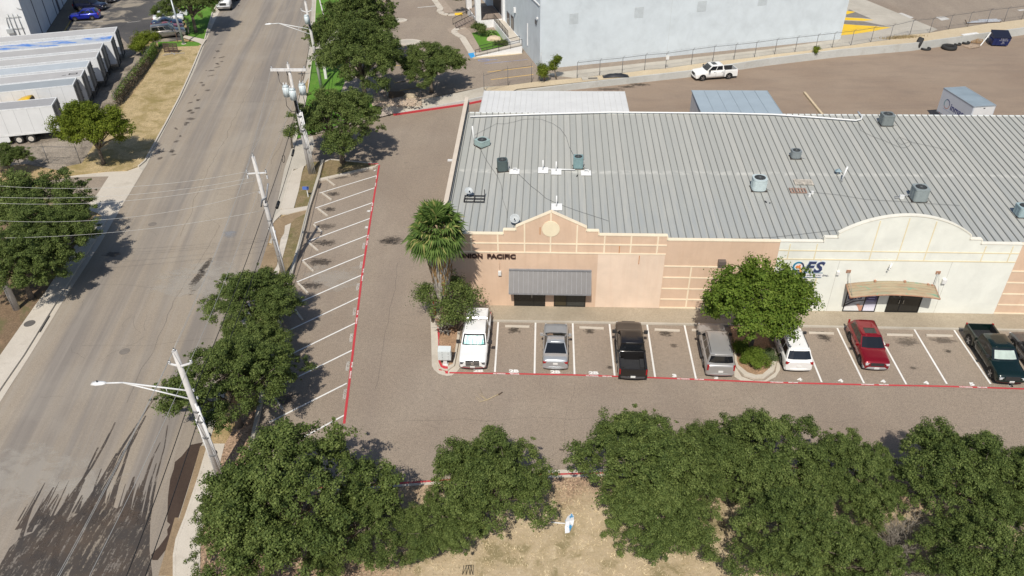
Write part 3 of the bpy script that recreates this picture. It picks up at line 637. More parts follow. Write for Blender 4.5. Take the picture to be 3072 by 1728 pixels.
# loading area right of the big warehouse
g = MB(); g.sheet(UL('A4', [(545, 300), (480, 358), (625, 343), (775, 318), (918, 300), (1070, 262), (1218, 248), (1280, 222), (740, 0), (560, -60), (480, -60), (540, 180)]), ZU+.012); struct('loading_apron', g, M['conc2'])
g = MB(); g.sheet(UL('A4', [(548, 268), (570, 182), (700, 192), (800, 198), (928, 208), (800, 235), (650, 258)]), ZU+.018); g.sheet(UL('A4', [(575, 152), (578, 132), (700, 138), (800, 152), (720, 158)]), ZU+.018); g.sheet(UL('A4', [(585, 105), (592, 82), (660, 90), (600, 108)]), ZU+.018); struct('yellow_ramp_paint', g, M['yellow'])
g = MB(); g.sheet(UL('A4', [(572, 186), (575, 156), (720, 162), (900, 198), (800, 196), (700, 190)]), ZU+.016); g.sheet(UL('A4', [(588, 130), (592, 110), (610, 70), (780, 142), (700, 136)]), ZU+.016); struct('loading_ramp', g, pm('dark_worn_concrete', (.22, .20, .18), .9, coords='Object'))
g = MB()
for q in ([(985, 100), (1010, 97), (1100, 132), (1075, 140)], [(1265, 130), (1330, 124), (1372, 145), (1310, 156)], [(1880, 75), (1960, 66), (1980, 74), (1900, 84)]): g.sheet(UL('A4', q), ZU+.016)
struct('white_pad_paint', g, M['oldwhite'])
# yellow stall lines, blue marks on the upper lot
g = MB()
DA = (1200, 0)
for a, b in (((1268, 1045), (1925, 965)), ((1320, 1155), (1932, 1080))): g.line(CG(DA, *a, ZU), CG(DA, *b, ZU), .17, ZU+.012)
for a, b in (((0, 1190), (200, 1155)), ((0, 1310), (380, 1255)), ((0, 740), (90, 725)), ((0, 1085), (60, 1070)), ((-100, 950), (70, 945))): g.line(CG(DA, *a, ZU), CG(DA, *b, ZU), .13, ZU+.012)
for a, b in (((920, 18), (1003, 12)), ((985, 50), (1023, 42)), ((990, 82), (1045, 74)), ((1040, 628), (1170, 605)), ((1085, 685), (1260, 655))): g.line(CG('A2', *a, ZU), CG('A2', *b, ZU), .13, ZU+.012)
struct('yellow_stall_lines', g, M['yellow_line'])
g = MB(); g.line(CG(DA, 255, 110, ZU), CG(DA, 530, 85, ZU), .3, ZU+.012); struct('white_stall_line', g, M['oldwhite'])
g = MB(); g.line(CG(DA, 1225, 925, ZU), CG(DA, 1850, 862, ZU), .14, ZU+.012)
p = CG(DA, 1215, 872, ZU)
for k in range(14):
    a0, a1 = 2*PI*k/14, 2*PI*(k+1)/14
    g.line((p[0]+.75*math.cos(a0), p[1]+.5*math.sin(a0)), (p[0]+.75*math.cos(a1), p[1]+.5*math.sin(a1)), .16, ZU+.012+.0003*k)
g.line((p[0]+.3, p[1]), (p[0]+1.9, p[1]+.2), .2, ZU+.019); g.line((p[0]-.3, p[1]+.2), (p[0]+.3, p[1]-.1), .2, ZU+.021); struct('blue_stall_marks', g, M['blue_faded'])
# ------------------------------------------------------------------ shop building
def FW(n, x, y):
    p = OnY(*c(n, x, y), YW); return (p[0], p[2])
def xz(g, poly, y0, y1, mi=0):
    n = len(poly); A = sum(poly[i][0]*poly[(i+1) % n][1]-poly[(i+1) % n][0]*poly[i][1] for i in range(n))
    if A < 0: poly = poly[::-1]
    V = [(p[0], y0, p[1]) for p in poly]+[(p[0], y1, p[1]) for p in poly]
    g.add(V, [tuple(range(n)), tuple(reversed(range(n, 2*n)))] + [(i, i+n, (i+1) % n+n, (i+1) % n) for i in range(n)], mi); return g
def stucco(name, col, streak=.12, dcol=None):
    n = N(name); P = n.co('World'); a = n.noise(P, .5, 5, .65, .4); f = n.noise(P, 30, 2); fade = n.noise(n.mp(P, (.35, 1, .5)), 1, 3, .5)
    s = n.noise(n.mp(P, (2.2, 1, .16)), 1.0, 5, .7)
    cc = n.mix(n.rng(a, .35, .65), mul(col, .90), mul(col, 1.03)); cc = n.mix(n.rng(fade, .45, .65, 0, .35), cc, mul(col, 1.10)); cc = n.mix(n.rng(s, .48, .72, 0, min(.8, streak*4.2)), cc, dcol or mul(col, .72))
    return n.done(cc, .9, f, .25, .01)
peach = stucco('peach_stucco', (.655, .475, .345), .12, (.57, .39, .27)); peach2 = stucco('light_peach_stucco', (.76, .60, .47), .10, (.68, .50, .37)); cream = stucco('cream_band', (.84, .72, .54), .06)
white_st = stucco('white_stucco', (.755, .765, .70), .04, (.66, .66, .59)); yel_band = stucco('pale_yellow_band', (.74, .65, .44), .06); cream2 = stucco('cream_coping', (.80, .77, .67), .05)
bld = thing('shop_building', 'long shop row with grey ribbed metal roof and peach and white stucco front', 'building', (-8.3, YW, 0))
XL = -8.25
XWL = FW('B4', 90, 400)[0]; XWR = (FW('B4', 1915, 405)[0]+FW('B4', 1702, 930)[0])/2
hA = FW('B2', 1700, 320)[1]; hS = FW('B3', 30, 292)[1]; hM = FW('B3', 900, 333)[1]; hC = FW('B3', 1500, 371)[1]
xs1 = FW('B2', 1867, 290)[0]; xg1 = FW('B3', 30, 268)[0]; zg = FW('B3', 30, 266)[1]; xg2 = FW('B3', 563, 268)[0]; xs2 = FW('B3', 655, 300)[0]; xe = FW('B3', 1175, 345)[0]
pk = FW('B3', 298, 155); hS2 = FW('B3', 600, 300)[1]
profA = [(XL, hA), (xs1, hA), (xs1, hS), (xg1, hS), (xg1, zg), pk, (xg2, zg), (xg2, hS), (xs2, hS), (xs2, hM), (xe, hM), (xe, hC), (XWL, hC)]
g = MB(); xz(g, [(XL, 0)] + profA + [(XWL, 0)], YW, YW+.3); wallA = g.build('front_wall', peach, bld, True); wallA['label'] = 'peach stucco front wall with stepped gable'
arc = [FW('B4', *q) for q in ((538, 315), (600, 285), (700, 245), (850, 205), (960, 188), (1070, 182), (1180, 190), (1280, 210), (1400, 258), (1480, 310), (1525, 352))]
hw = FW('B4', 300, 377)[1]; hw2 = FW('B4', 480, 347)[1]; x1 = FW('B4', 425, 360)[0]; x2 = arc[0][0]; x3 = arc[-1][0]; x4 = FW('B4', 1615, 370)[0]
cxm = (x2+x3)/2; ctop = FW('B4', 1070, 182)[1]; zend = arc[0][1]
hwid = (x3-x2)/2; rise = ctop-zend; Rr = (hwid**2+rise**2)/(2*rise)
arc = [(cxm+hwid*t, ctop-Rr+math.sqrt(Rr*Rr-(hwid*t)**2)) for t in [-1+2*i/24 for i in range(25)]]
profW = [(XWL, hw), (x1, hw), (x1, hw2), (x2, hw2)] + arc + [(x3, hw2), (x4, hw2), (x4, hw), (XWR, hw)]
g = MB(); xz(g, [(XWL, 0)] + profW + [(XWR, 0)], YW-.004, YW+.296); g.build('front_wall', white_st, bld, True)['label'] = 'white stucco front wall with arched parapet'
g = MB(); xz(g, [(XWR, 0), (XWR, hC), (56, hC), (56, 0)], YW, YW+.3); g.build('front_wall', peach, bld, True)
def coping(prof, mat, y0, w=.34, h=.07):
    g = MB()
    for a, b in zip(prof[:-1], prof[1:]):
        if abs(a[0]-b[0]) < 1e-4: g.bx(a[0]-.04, a[0]+.04, y0-.03, y0-.03+w, min(a[1], b[1]), max(a[1], b[1])); continue
        g.beam((a[0], y0+w/2-.03, a[1]+h/2), (b[0], y0+w/2-.03, b[1]+h/2), w, h)
    return g.build('coping', mat, bld, True)
coping(profA, cream, YW-.006); coping(profW, cream2, YW-.012); coping([(XWR, hC), (56, hC)], cream, YW-.006)
# bands
g = MB(); bw = .115; prj = YW-.035
def hb(x0, x1_, z, g=None, y=prj, w=bw): g.bx(x0, x1_, y, YW+.05, z-w/2, z+w/2)
def vb(x, z0, z1, g=None, y=prj, w=bw): g.bx(x-w/2, x+w/2, y+.003, YW+.05, z0, z1)
z1 = FW('B3', 300, 391)[1]; z2 = FW('B3', 300, 458)[1]
hb(XL, xe, z1, g); hb(XL, xe, z2, g)
tA = hS
for q, top in ((('B2', 1825, 380), hA), (('B3', 95, 350), FW('B3', 95, 242)[1]), (('B3', 490, 350), FW('B3', 492, 252)[1]), (('B3', 697, 400), hM), (('B3', 897, 400), hM), (('B3', 1098, 400), hM)):
    vb(FW(*q)[0], z2+bw/2, top, g)
xc = FW('B3', 293, 278); vb(xc[0], z2+bw/2, pk[1]-.05, g)
vb(FW('B2', 1630, 400)[0]-.05, z2+bw/2, hA, g)
zC = [FW('B3', *q)[1] for q in ((1200, 560), (1200, 645), (1200, 729), (1200, 809))] + [.2]
for z in zC: hb(xe, XWL, z, g)
for q in (('B3', 1335, 700),): vb(FW(*q)[0], .2, zC[0], g)
vb(FW('B3', 1335, 700)[0]+3.0, .2, zC[0], g); vb(XWL-.7, .2, zC[0], g)
for z in zC: hb(XWR+.02, 56, z, g)
for x in (XWR+2.9, XWR+6.0): vb(x, .2, zC[0], g)
g.build('trim_band', cream, bld, True)
g = MB()
zz1 = (FW('B4', 300, 443)[1]+FW('B4', 1300, 455)[1])/2; zz2 = (FW('B4', 300, 508)[1]+FW('B4', 1300, 521)[1])/2
hb(XWL+.02, XWR-.02, zz1, g, YW-.028, .08); hb(XWL+.02, XWR-.02, zz2, g, YW-.028, .09)
for q0, q1 in (((165, 385), (152, 495)), ((370, 385), (352, 500)), ((850, 210), (765, 508)), ((1075, 190), (972, 508)), ((1275, 215), (1177, 515)), ((1645, 402), (1608, 520)), ((1848, 402), (1812, 522))):
    a = FW('B4', *q0); b = FW('B4', *q1); vb((a[0]+b[0])/2, zz2+.05, a[1]-.08, g, YW-.028, .075)
g.build('trim_band', yel_band, bld, True); g = MB(); a = FW('B4', 375, 645); vb(a[0]-.08, FW('B4', 350, 735)[1], zz2-.06, g, YW-.028, .10); g.build('trim_band', yel_band, bld, True)
jm = pm('joint_grey', (.5, .49, .44), .9)
for q in (('B4', 520, 600), ('B4', 1350, 640)): xq = FW(*q)[0]; g = MB(); g.bx(xq-.012, xq+.012, YW-.008, YW, .15, zz2-.06); g.build('wall_joint', jm, bld, True)
# repainted square, medallion
a = FW('B3', 648, 470); b = FW('B3', 1130, 880); g = MB(); g.bx(a[0]+.02, xe-.03, YW-.008, YW, .14, z2-.06); g.build('repainted_panel', peach2, bld, True)
rustr = pm('rust', (.50, .20, .06), .9, .3, 9)
for q in ((812, 408, 470), (962, 480, 545), (212, 265, 320)):
    a = FW('B3', q[0], q[1]); b = FW('B3', q[0], q[2]); g = MB(); g.bx(a[0]-.025, a[0]+.025, YW-.028, YW-.006, b[1], a[1]); g.build('rust_run', rustr, bld, True)
r_ = .58*1.048/1.0; g = MB(); V = []
for k in range(40):
    a = 2*PI*k/40; V.append((xc[0]+.66*math.cos(a), xc[1]+.66*math.sin(a)))
xz(g, V, YW-.045, YW+.02); g.build('medallion', stucco('medallion_cream', (.82, .72, .52), .03), bld, True)
# roof
RS = 1/13.0; Z0 = 6.30; Y0r = YW+.3
Yr = 70.0
for _ in range(20):
    zr = Z0+(Yr-Y0r)*RS; Yr = G(2200, 343, zr)[1]
zr = Z0+(Yr-Y0r)*RS
def roofz(y): return Z0+(y-Y0r)*RS
def RP(n, x, y):
    "point of the roof seen at a crop position"
    u, v = c(n, x, y) if not isinstance(n, tuple) or len(n) < 2 or True else 0
    z = 7.0
    for _ in range(25): p = G(u, v, z); z = roofz(p[1])
    return (p[0], p[1], z)
def roof_mat():
    n = N('galvanised_roof'); P = n.co('World'); X = n.sep(P)
    pan = n.noise(n.mp(P, (1.77, .02, 0)), 1.0, 2, .5); st = n.noise(n.mp(P, (3.5, .25, 0)), 1.0, 5, .65); sp = n.noise(P, 3, 4, .7); pan2 = n.nd('TexWhiteNoise', noise_dimensions='1D')
    n.ln(n.math('FLOOR', n.math('MULTIPLY', n.math('ADD', X[0], 8.25), 1/.566)), pan2.inputs['W'])
    cc = n.mix(n.rng(pan2.outputs[0], 0, 1), (.375, .38, .35), (.445, .44, .40))
    cc = n.mix(n.rng(st, .35, .75, 0, .5), cc, (.33, .335, .32))
    cc = n.mix(n.rng(sp, .6, .75, 0, .35), cc, (.52, .48, .39))
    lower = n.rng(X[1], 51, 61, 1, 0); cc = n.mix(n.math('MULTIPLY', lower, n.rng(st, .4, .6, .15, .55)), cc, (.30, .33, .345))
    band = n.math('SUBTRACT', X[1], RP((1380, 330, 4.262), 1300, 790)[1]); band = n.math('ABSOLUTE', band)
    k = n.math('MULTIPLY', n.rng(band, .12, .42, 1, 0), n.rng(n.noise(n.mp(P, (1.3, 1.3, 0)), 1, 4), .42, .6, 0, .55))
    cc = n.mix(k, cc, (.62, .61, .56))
    return n.done(cc, .6)
rm = roof_mat(); ribm = pm('seam_grey', (.21, .215, .205), .7, .15, .5); rimw = pm('white_eave_metal', (.72, .74, .72), .5)
g = MB(); g.add([(XL+.3, Y0r, Z0), (56, Y0r, Z0), (56, Yr, zr), (XL+.3, Yr, zr)], [(0, 1, 2, 3)])
x = XL+.55
while x < 55.8:
    g.beam((x, Y0r, Z0+.03), (x, Yr, zr+.03), .055, .07, 1); x += .566
x = XL+.55
while x < 55.8:
    g.bx(x+.06, x+.51, Yr-.06, Yr+.10, zr-.02, zr+.05, 2); x += .566
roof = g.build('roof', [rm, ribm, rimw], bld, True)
# side parapet and hidden walls
yE = G(1406, 300, zr+.35)[1]
g = MB(); 
za, zb = 6.75, zr+.55
V = [(XL-.0, YW+.3, 0), (XL+.3, YW+.3, 0), (XL+.3, YW+.3, za), (XL, YW+.3, za), (XL+.0, yE, 0), (XL+.3, yE, 0), (XL+.3, yE, zb), (XL, yE, zb)]
g.add(V, [(0, 1, 2, 3), (7, 6, 5, 4), (0, 4, 5, 1), (1, 5, 6, 2), (2, 6, 7, 3), (3, 7, 4, 0)]); g.build('side_wall', stucco('tan_side_stucco', (.56, .46, .36), .1), bld, True)
g = MB(); g.beam((XL+.15, YW+.3, za+.04), (XL+.15, yE, zb+.04), .36, .08); g.build('coping', stucco('tan_coping', (.60, .52, .43), .05), bld, True)
lp_ = G(1352, 482, 5.3); g = MB(); g.beam((XL-.02, lp_[1], 5.2), (XL-.75, lp_[1], 5.35), .06, .06); g.box(XL-.85, lp_[1], 5.34, .45, .24, .12); g.build('wall_lamp', pm('pale_lamp', (.7, .7, .7), .4), bld, True)
g = MB(); g.tube([(XL+.38, YW+.5, za-.25), (XL+.38, yE-.3, zb-.30)], .05, 6); g.build('flashing_pipe', pm('dark_flashing', (.14, .15, .16), .6), bld, True)
g = MB(); g.bx(XL+.3, 56, Yr-.04, Yr+.2, 0, zr-.03); g.bx(55.7, 56, YW+.3, Yr-.04, 0, 6.2); g.build('rear_wall', stucco('rear_stucco', (.55, .47, .38), .1), bld, True)
# awning over the doors of the first shop
dkgrey = pm('charcoal_awning_metal', (.12, .115, .115), .45, .06, 2, .3); blk = pm('black_frame', (.012, .012, .013), .4, .1); dglass = pm('dark_glass', (.018, .018, .017), .08, .2, 1, spec=.6)
a = OnY(1527.6, 810, YW); b = OnY(1774, 811, YW); f0 = OnY(1530, 880, YW-1.05); f1 = OnY(1776, 883, YW-1.05)
xa, xb = a[0], b[0]; zt = (a[2]+b[2])/2; zf = (f0[2]+f1[2])/2
g = MB(); g.add([(xa, YW, zt), (xb, YW, zt), (xb, YW-1.05, zf), (xa, YW-1.05, zf), (xa, YW, zf), (xb, YW, zf), (xa, YW, zt-.001)], [(3, 2, 1, 0), (2, 5, 1), (0, 4, 3), (4, 5, 2, 3)])
nr = 17
for i in range(nr+1):
    xx = xa+(xb-xa)*i/nr; g.beam((xx, YW-.01, zt+.015), (xx, YW-1.06, zf+.015), .03, .035, 1)
g.bx(xa-.01, xb+.01, YW-1.09, YW-1.055, zf-.10, zf+.03, 1); g.bx(xa-.01, xb+.01, YW-.12, YW, zt-.02, zt+.10, 1)
g.build('awning', [dkgrey, pm('awning_edge_grey', (.26, .26, .27), .5)], bld, True)
chrome_h = pm('steel_handle', (.5, .5, .5), .25, .05, 3, .8)
def shopfront(x0, x1_, z1_, split, parent=bld, glassm=None, lab=None, yy=YW, rail=True):
    g = MB(); t = .07; z0 = .15
    g.bx(x0, x1_, yy-.05, yy, z1_-t, z1_); g.bx(x0, x1_, yy-.05, yy, z0, z0+t); g.bx(x0, x0+t, yy-.05, yy, z0+t, z1_-t); g.bx(x1_-t, x1_, yy-.05, yy, z0+t, z1_-t)
    for s in split: g.bx(s-t/2, s+t/2, yy-.05, yy, z0+t, z1_-t)
    f = g.build('door_frame', blk, parent, True)
    ed = [x0+t]+[q for s in split for q in (s-t/2, s+t/2)]+[x1_-t]
    for i in range(0, len(ed), 2):
        if ed[i+1]-ed[i] > .8 and not glassm: k_ = MB(); xh = ed[i+1]-.12 if i == 0 else ed[i]+.12; k_.bx(xh-.02, xh+.02, yy-.10, yy-.06, 1.0, 1.35); k_.build('door_handle', chrome_h, parent, True)
        h = MB(); h.bx(ed[i], ed[i+1], yy-.018, yy+.0, z0+t, z1_-t); o = h.build('pane', (glassm or [dglass]*5)[i//2], f)
        o.data.transform(Matrix.Translation(-Vector(parent.location)))
    return f
x0, zt_ = FW('B3', 15, 765); x1_, _ = FW('B3', 250, 862); zd = 2.28
xm = FW('B3', 165, 862)[0]; shopfront(x0, x1_, zd, [xm])
x0, _ = FW('B3', 315, 868); x1_, _ = FW('B3', 552, 870); xm = FW('B3', 410, 868)[0]
shopfront(x0, x1_, zd, [xm], glassm=[pm('tan_tinted_glass', (.055, .046, .028), .1), pm('grey_tinted_glass', (.05, .052, .048), .1)])
# ---- arched canopy
cz = [OnY(*c((2360, 760, 5.152), *q), YW) for q in ((905, 460), (1560, 430), (2270, 510))]
cf = [OnY(*c((2360, 760, 5.152), *q), YW-1.35) for q in ((1000, 690), (1620, 640), (2380, 705))]
zb0 = (cz[0][2]+cz[2][2])/2; zb1 = cz[1][2]; zf0 = (cf[0][2]+cf[2][2])/2; zf1 = cf[1][2]; xb0 = (cz[0][0]+cf[0][0])/2; xb1 = (cz[2][0]+cf[2][0])/2
n = N('weathered_canopy'); P = n.co('World'); q = n.noise(n.mp(P, (.55, 2.2, 1)), 1, 5, .6); q2 = n.noise(n.mp(P, (.5, 7, 1)), 1, 4, .7)
cc = n.mix(n.rng(q, .4, .6), (.33, .24, .155), (.38, .31, .205)); cc = n.mix(n.rng(q2, .5, .62, 0, .7), cc, (.27, .29, .20)); cc = n.mix(n.rng(n.noise(n.mp(P, (.9, 1.6, 1)), 1, 5, .6, .5), .57, .62, 0, .8), cc, (.14, .32, .22))
canm = n.done(cc, .85); rustm = pm('rusty_canopy_frame', (.40, .22, .14), .8, .25, 4); steelm = pm('galvanised_steel', (.42, .43, .42), .45, .1, 3, .6)
def cpt(t, s, dz=0.):
    w_ = 1-(2*t-1)**2; return (xb0+(xb1-xb0)*t, YW-.03-1.32*s, (zb0+(zb1-zb0)*w_)*(1-s)+(zf0+(zf1-zf0)*w_)*s+dz)
g = MB(); nT, nS = 20, 5; V = [cpt(i/nT, j/nS, .0+(.03 if j % 1 == 0 else 0)) for i in range(nT+1) for j in range(nS+1)]
F = [(i*(nS+1)+j, i*(nS+1)+j+1, (i+1)*(nS+1)+j+1, (i+1)*(nS+1)+j) for i in range(nT) for j in range(nS)]
g.add(V, F, 0); g.add([(v[0], v[1], v[2]-.05) for v in V], [f[::-1] for f in F], 0)
for j in range(nS+1): g.tube([cpt(i/nT, j/nS, .035) for i in range(nT+1)], .018, 5, 0)
can = g.build('canopy', canm, bld, True)
g = MB(); g.tube([cpt(i/nT, 1, -.01) for i in range(nT+1)], .055, 6); g.tube([cpt(0, 0, 0), cpt(0, 1, 0)], .05, 6); g.tube([cpt(1, 0, 0), cpt(1, 1, 0)], .05, 6)
o = g.build('canopy_frame', rustm, can); o.data.transform(Matrix.Translation(-Vector(bld.location)))
for q, t in (((607, 598), .02), ((1283, 607), .98)):
    p = FW('B4', *q); g = MB(); g.bx(p[0]-.17, p[0]+.17, YW-.05, YW-.004, p[1]-.13, p[1]+.13); g.build('anchor_plate', rustm, bld, True)
    g = MB(); g.tube([(p[0]-.05, YW-.06, p[1]), cpt(t, .03, .04)], .014, 5); g.tube([(p[0]+.05, YW-.06, p[1]), cpt(t, .94, .05)], .014, 5); g.build('support_rod', steelm, bld, True)
# poster window + doors of second shop
n = N('poster_grey'); v = n.co('World'); q = n.noise(v, 2.2, 3); poster = n.done(n.mix(n.rng(q, .4, .6), (.33, .34, .36), (.52, .53, .55)), .3)
n = N('poster_violet'); X = n.sep(n.co('World')); poster2 = n.done(n.mix(n.rng(X[2], .5, 1.3), (.75, .74, .85), (.055, .045, .14)), .3)
F2 = (2360, 760, 5.152)
x0 = FW(F2, 845, 915)[0]; x1_ = FW(F2, 1345, 920)[0]; xm = FW(F2, 1148, 918)[0]
fr2 = shopfront(x0, x1_, 2.35, [xm], glassm=[poster, poster2], yy=YW-.006)
navy = pm('navy_letter', (.03, .045, .12), .5, .05); whitep = pm('white_print', (.8, .8, .8), .5, .05)
def walltext(s, x, z, size, mat, parent, y=YW-.03, ext=.0, align='LEFT', bold=0, shear=0., sx=1.0, name='lettering'):
    L = Vector(parent.location) if parent else Vector((0, 0, 0))
    M4 = Matrix.Translation(Vector((x, y, z))-L) @ Matrix.Rotation(PI/2, 4, 'X') @ Matrix.Diagonal((sx, 1, 1, 1))
    return text_mesh(s, size, mat, name, M4, ext, parent, align, bold, shear)
xp0 = x0+.07; xp1 = xm-.04
g = MB(); ww = xp1-xp0
def pp(a, b): return (xp0+ww*a, .22+2.06*b)
xz(g, [pp(0, 0), pp(.9, 0), pp(.78, .16), pp(.5, .30), pp(.28, .26), pp(0, .16)], YW-.028, YW-.026, 0)
xz(g, [pp(.99, 0), pp(.86, .0), pp(.74, .17), pp(.62, .30), pp(.74, .34), pp(.86, .24), pp(.99, .27)], YW-.032, YW-.029, 1)
xz(g, [pp(0, .28), pp(.4, .46), pp(.99, .52), pp(.99, .48), pp(.45, .41), pp(0, .20)], YW-.034, YW-.0325, 2)
xz(g, [pp(0, .38), pp(.3, .52), pp(.6, .56), pp(.3, .49), pp(0, .34)], YW-.034, YW-.0325, 2)
o = g.build('poster_print', [whitep, pm('poster_skin', (.55, .28, .2), .5), pm('poster_dark', (.06, .05, .06), .5)], bld, True)
walltext('FS', pp(.42, 0)[0], 1.52, .62, navy, bld, YW-.035, bold=.02, name='poster_lettering')
g = MB(); ringc = (pp(.24, 0)[0], 1.52)
xz(g, [(ringc[0]+.26*math.cos(a), ringc[1]+.26*math.sin(a)) for a in np.linspace(0, 2*PI, 24)[:-1]], YW-.034, YW-.0325, 0); xz(g, [(ringc[0]+.17*math.cos(a), ringc[1]+.17*math.sin(a)) for a in np.linspace(0, 2*PI, 24)[:-1]], YW-.037, YW-.0345, 1)
g.build('poster_ring', [navy, pm('poster_orange', (.5, .15, .1), .5)], bld, True)
g = MB(); xw0, xw1 = xm+.12, x1_-.16
for k in range(5):
    zz = 1.15+.22*k; g.bx(xw0+.12*(k % 2), xw1-.1, YW-.028, YW-.026, zz, zz+.05)
g.build('poster_print', pm('violet_print', (.45, .45, .75), .5), bld, True)
x0 = FW(F2, 1498, 930)[0]; x1_ = FW(F2, 2008, 938)[0]; xm = FW(F2, 1700, 935)[0]
shopfront(x0, x1_, 2.35, [xm], yy=YW-.006)
g = MB(); g.beam((xm-.75, YW-.03, 2.2), (xm-.25, YW-.2, 1.75), .06, .06); g.build('door_closer', steelm, bld, True)
# small wall fittings (fixed to the wall: parts)
def fit(q, w_, h_, d_, mat, name='wall_light', z=None):
    p = FW(*q); g = MB(); g.bx(p[0]-w_/2, p[0]+w_/2, YW-.006-d_, YW-.005, p[1]-h_/2, p[1]+h_/2); g.bx(p[0]-w_/2+.03, p[0]+w_/2-.03, YW-.006-d_-.02, YW-.006-d_, p[1]-h_/2+.03, p[1]+h_/2-.03); return g.build(name, mat, bld, True)
wbx = pm('white_fixture', (.75, .75, .73), .4, .05)
fit(('B4', 525, 608), .22, .3, .16, wbx); fit(('B4', 1325, 668), .3, .38, .2, wbx); fit(('B2', 1840, 608), .24, .38, .16, wbx, 'junction_box'); fit((2080, 740, 3.45), .2, .2, .2, wbx) if False else None
p = FW(K2, 292, 148); g = MB(); g.bx(p[0]-.28, p[0]+.28, YW-.42, YW, p[1]-.12, p[1]+.16); g.build('wall_lamp', pm('bronze_fixture', (.13, .11, .10), .5), bld, True)
p = FW('B4', 920, 548); g = MB(); g.beam((p[0]+.1, YW-.02, p[1]+.1), (p[0]-.08, YW-.32, p[1]-.1), .12, .12); g.beam((p[0]-.1, YW-.34, p[1]-.14), (p[0]-.14, YW-.40, p[1]-.2), .10, .10); g.build('security_camera', wbx, bld, True)
p = FW('B2', 1838, 520); g = MB(); g.tube([(p[0], YW-.03, p[1]), (p[0], YW-.03, FW('B2', 1838, 590)[1])], .015, 5); g.build('conduit', pm('tan_conduit', (.5, .36, .26), .7), bld, True)
for q in ((805, 668), (1030, 672), (1205, 695), (1235, 702)):
    p = FW('B4', *q); g = MB(); g.bx(p[0]-.08, p[0]+.08, YW-.16, YW-.004, p[1]-.08, p[1]+.08); g.build('canopy_bracket', rustm, bld, True)
# signs
sg = thing('lettering_sign', 'dark brown raised letters spelling two words on the peach wall behind the palm', 'sign', (FW('B2', 1535, 478)[0], YW, FW('B2', 1620, 478)[1]))
brl = pm('dark_brown_letters', (.045, .018, .014), .5)
zl = (FW('B2', 1620, 478)[1]+FW('B3', 10, 487)[1])/2; xl0 = FW('B2', 1535, 478)[0]; xl1 = FW('B3', 28, 487)[0]
for txt, xa_, xb_ in (('UNION', xl0, FW('B2', 1710, 480)[0]), ('PACIFIC', FW('B2', 1745, 480)[0], xl1), ('N', FW('B2', 1462, 475)[0], FW('B2', 1496, 475)[0])):
    o = walltext(txt, 0, 0, 1.0, brl, None, 0, ext=.05, bold=.035, name='letters'); xsv = [v.co.x for v in o.data.vertices]; zsv = [v.co.z for v in o.data.vertices]
    sx_ = (xb_-xa_)/(max(xsv)-min(xsv)); sz_ = .40/(max(zsv)-min(zsv)); zc_ = (max(zsv)+min(zsv))/2; x0_ = min(xsv)
    for v in o.data.vertices: v.co = Vector(((v.co.x-x0_)*sx_+xa_-sg.location.x, v.co.y-.055, (v.co.z-zc_)*sz_+zl-sg.location.z))
    o.parent = sg
qs = thing('company_sign', 'navy and orange company sign with round logo on white wall', 'sign', (FW(F2, 180, 200)[0], YW, FW(F2, 180, 200)[1]))
cx_, cz_ = FW(F2, 180, 200); R0 = (FW(F2, 268, 200)[0]-FW(F2, 92, 200)[0])/2; SY = YW-.05
def disc(r, y0, y1, mat, name, dx=0, dz=0, a0=0, a1=2*PI, r2=None):
    g = MB(); k = 36; A = [(cx_+dx+r*math.cos(a0+(a1-a0)*i/k), cz_+dz+r*math.sin(a0+(a1-a0)*i/k)) for i in range(k + (0 if a1-a0 > 6.2 else 1))]
    if r2: A += [(cx_+dx+r2*math.cos(a0+(a1-a0)*i/k), cz_+dz+r2*math.sin(a0+(a1-a0)*i/k)) for i in range(k, -1, -1)]
    xz(g, A, y0, y1); return g.build(name, mat, qs, True)
teal = pm('teal_sign_paint', (.03, .22, .36), .4); org = pm('orange_sign_paint', (.75, .25, .08), .4); yelo = pm('amber_sign_paint', (.85, .55, .12), .4); ltb = pm('light_blue_outline', (.35, .42, .58), .4)
disc(R0, YW-.06, YW-.006, teal, 'logo_ring', a0=1.2, a1=4.4, r2=R0*.70); disc(R0, YW-.062, YW-.006, navy, 'logo_ring', a0=4.4-6.283, a1=1.2, r2=R0*.70); disc(R0*.70, YW-.05, YW-.006, whitep, 'logo_disc')
g = MB()
def L_(x, z): return (cx_+x*R0, cz_+z*R0)
xz(g, [L_(-.5, -.05), L_(-.3, .28), L_(-.05, .2), L_(.2, .46), L_(.42, .3), L_(.25, .1), L_(.5, -.1), L_(.2, -.35), L_(-.1, -.3), L_(-.35, -.4)], YW-.068, YW-.05); g.build('logo_hand', org, qs, True)
g = MB(); xz(g, [L_(.2, -.35), L_(.5, -.3), L_(.85, -1.15), L_(.45, -1.25)], YW-.072, YW-.05); g.build('logo_tail', yelo, qs, True)
xF, zF = FW(F2, 300, 205); hF = FW(F2, 400, 125)[1]-FW(F2, 400, 290)[1]; xFe = FW(F2, 580, 200)[0]; zm = (FW(F2, 400, 125)[1]+FW(F2, 400, 290)[1])/2
